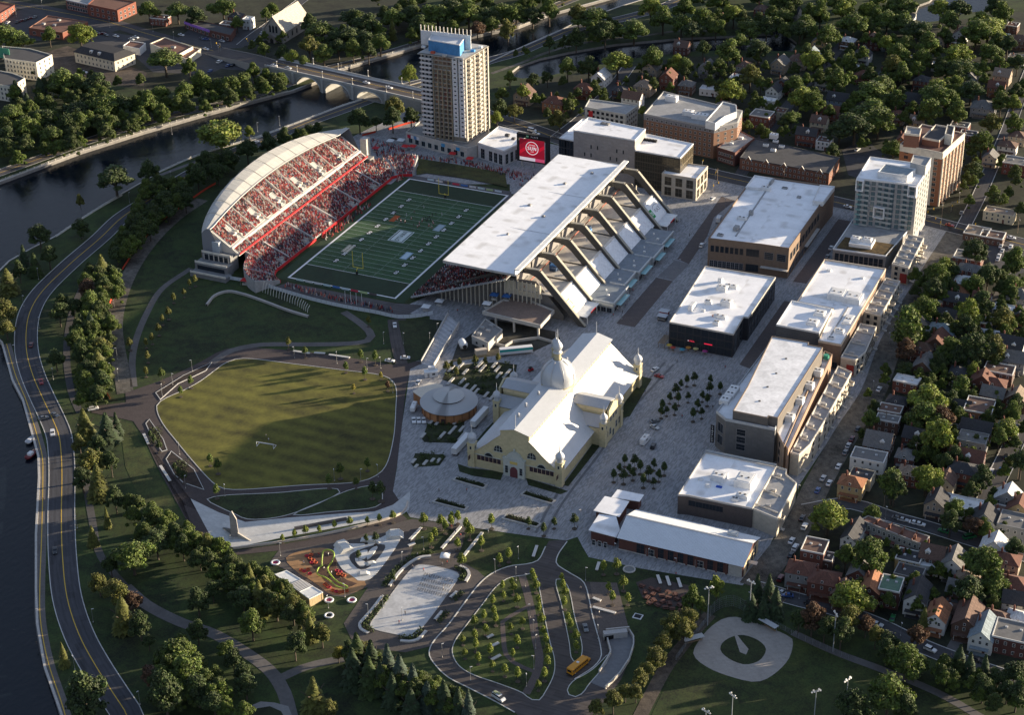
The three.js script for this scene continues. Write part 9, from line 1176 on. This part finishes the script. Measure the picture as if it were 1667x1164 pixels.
// ---------------------------------------------------------------- people
{
  const body = (pose) => { // one continuous figure 1.75 m tall from blended capsules
    const J = pose ? { hl: [-.1, .92, 0], kl: [-.12, .5, .16], fl: [-.12, .06, .1], hr: [.1, .92, 0], kr: [.12, .5, -.06], fr: [.12, .1, -.34], sl: [-.2, 1.42, 0], el: [-.27, 1.14, -.12], wl: [-.25, .9, -.02], sr: [.2, 1.42, 0], er: [.27, 1.14, .12], wr: [.25, .92, .26] } : { hl: [-.1, .92, 0], kl: [-.12, .5, .03], fl: [-.13, .06, 0], hr: [.1, .92, 0], kr: [.12, .5, .03], fr: [.13, .06, 0], sl: [-.2, 1.42, 0], el: [-.29, 1.14, 0], wl: [-.28, .88, .06], sr: [.2, 1.42, 0], er: [.29, 1.14, 0], wr: [.28, .88, .06] };
    const bones = [['hl', 'kl', .095, .065], ['kl', 'fl', .062, .045], ['hr', 'kr', .095, .065], ['kr', 'fr', .062, .045], ['sl', 'el', .055, .045], ['el', 'wl', .043, .035], ['sr', 'er', .055, .045], ['er', 'wr', .043, .035]].map(([a, b, r0, r1]) => [V(...J[a]), V(...J[b]), r0, r1]);
    bones.push([V(0, .98, 0), V(0, 1.2, 0), .15, .14], [V(-.06, 1.22, 0), V(-.08, 1.36, 0), .13, .12], [V(.06, 1.22, 0), V(.08, 1.36, 0), .13, .12], [V(0, 1.4, 0), V(0, 1.56, .01), .06, .055], [V(0, 1.63, .015), V(0, 1.68, .01), .095, .09], [V(...J.fl), V(J.fl[0], .05, J.fl[2] + .17), .045, .035], [V(...J.fr), V(J.fr[0], .05, J.fr[2] + .15), .045, .035], [V(...J.wl), V(J.wl[0], J.wl[1] - .12, J.wl[2] + .03), .035, .02], [V(...J.wr), V(J.wr[0], J.wr[1] - .12, J.wr[2] + .03), .035, .02], [V(0, 1.63, .1), V(0, 1.61, .12), .02, .015]);
    const n = 64, mc = new MarchingCubes(n, new THREE.MeshBasicMaterial(), false, false, 60000), S2 = 1; const pt = V(0, 0, 0), ab = V(0, 0, 0), ap = V(0, 0, 0);
    for (let k = 0; k < n; k++) for (let j = 0; j < n; j++) for (let i = 0; i < n; i++) { pt.set((i - n / 2) / (n / 2), (j - n / 2) / (n / 2) + .9, (k - n / 2) / (n / 2)); let d = 0, m = 9; for (const [a, b, r0, r1] of bones) { ab.subVectors(b, a); ap.subVectors(pt, a); const t = Math.max(0, Math.min(1, ap.dot(ab) / ab.lengthSq())), q = ap.addScaledVector(ab, -t).length() - (r0 + (r1 - r0) * t); const h = Math.max(0, .05 - Math.abs(m - q)) / .05; m = Math.min(m, q) - h * h * .05 * .25; } mc.field[k * n * n + j * n + i] = -m; }
    mc.isolation = 0; mc.update(); const c = mc.count, pos = mc.positionArray.slice(0, c * 3); for (let i = 0; i < c; i++) pos[i * 3 + 1] += .9; const g = new THREE.BufferGeometry(); g.setAttribute('position', new THREE.BufferAttribute(new Float32Array(pos), 3)); g.setAttribute('normal', new THREE.BufferAttribute(new Float32Array(mc.normalArray.slice(0, c * 3)), 3)); return g; };
  const dress = (g, shirt, legs, hair, helmet) => { const q = g.clone(), p = q.attributes.position, col = new Float32Array(p.count * 3), skin = [.42, .27, .19]; for (let i = 0; i < p.count; i++) { const x = Math.abs(p.getX(i)), y = p.getY(i), z = p.getZ(i); let c = y < .1 ? [.05, .05, .05] : y < .95 && x < .22 ? legs : y < 1.46 ? (x > .2 && y < 1.18 ? skin : shirt) : helmet ? helmet : (y > 1.66 || z < -.03) && y > 1.56 ? hair : skin; if (x > .2 && y < 1.0) c = skin; col.set(c, i * 3); } q.setAttribute('color', new THREE.BufferAttribute(col, 3)); return q; };
  const g0 = body(0), g1 = body(1), pm = new THREE.MeshStandardMaterial({ vertexColors: true, roughness: .85 }), dk = [.04, .03, .03], looks = { 'red shirt': dress(g1, [.45, .03, .03], [.04, .05, .09], dk), 'white shirt': dress(g1, [.65, .65, .65], [.12, .12, .14], dk), 'black clothes': dress(g0, [.03, .03, .035], [.03, .03, .035], [.2, .14, .08]), 'blue shirt': dress(g1, [.06, .12, .3], [.3, .26, .2], dk), 'grey shirt': dress(g0, [.3, .3, .3], [.06, .07, .12], [.25, .17, .1]), 'white player': dress(g1, [.7, .68, .68], [.5, .04, .04], dk, [.45, .03, .03]), 'dark player': dress(g1, [.03, .03, .035], [.05, .05, .05], dk, [.03, .03, .03]), 'striped official': dress(g0, [.3, .3, .3], [.65, .65, .65], dk, [.65, .65, .65]) };
  const pr = {}; const person = (x, y, look, label, group, h = .1, ry = 0, sc = 1) => { const p = G(x, y, h); let o; if (pr[look]) o = copyOf(pr[look], label, p.x, h, p.z, ry, group); else { o = pr[look] = new THREE.Mesh(looks[look], pm); o.name = numbered('person'); o.position.set(p.x, h, p.z); o.rotation.y = ry; finish(o); scene.add(o); tag(o, label, 'person', group); } o.scale.setScalar(sc); return o; };
  const team = (s, look, what, where2) => s.trim().split(/\s+/).forEach((q, i) => { const [x, y] = q.split(',').map(Number); person(x, y, look, `person in ${what} ${where2}`, `${what} ${where2}`, .12, i * 1.7, 1.08); });
  team('647.6,360 659.8,363 670,358 683,365 687.6,361 704.7,364 698.4,369 703.4,372 680,371 682.7,369 653,362 706,366', 'white player', 'white jersey and red helmet', 'in the line above the painted logo'); team('674.6,347 690,358 693,357.6 696,360 699.4,356 710,351 704,352 694,361 701,361 673.7,369 644,348 697,357', 'dark player', 'black jersey and helmet', 'facing the white team'); team('719.6,351 690.3,339.5 662,352', 'striped official', 'striped shirt', 'between the goal posts and the teams');
  const ks = ['red shirt', 'white shirt', 'black clothes', 'blue shirt', 'grey shirt']; const walk = (s, what) => s.trim().split(/\s+/).forEach((q, i) => { const [x, y, h] = q.split(',').map(Number), k = ks[(i * 3 + Math.round(x)) % 5], m = placed(`person in ${k.includes('black') ? k : 'a ' + k} ${what}`, x, y); person(x, y, k, m.label, m.group, h || .12, x * 1.3); });
  walk('731,542,1.4 735,543,1.4 732,551,1.2 729,564,1 744,540,1.5 722,570,1 716,580,.8', 'on the broad stairway'); walk('745,508 760,512 772,514 730,510 1010,488 1018,500 1025,490 1005,505 1013,510 998,515 1030,475 1050,455 1062,440 1108,360 1115,372 1122,385 1090,400 1098,392 1140,460 1130,478 1118,500 1100,520 1092,480 1085,545 1102,590 1180,600 1215,610', 'walking on the street paving'); walk('750,874 754,880 742,868 720,920 728,918 735,860 699,890 795,868 680,905 672,925 690,930 640,955 700,940 722,960 660,1000 650,1015', 'by the court'); walk('520,905 528,928 540,935 510,900 555,945 500,940 495,918 535,905', 'in the playground'); walk('434,712 438,718 700,820 715,800 780,735 760,800 905,770 875,830 940,860 1010,915 1100,937 960,990 975,1000 945,960 1160,665 1110,680 1050,640 1020,640 978,688', 'on the open ground'); walk('72,815 65,640 61,1050', 'on the canal path');
}
renderer.render(scene, camera);
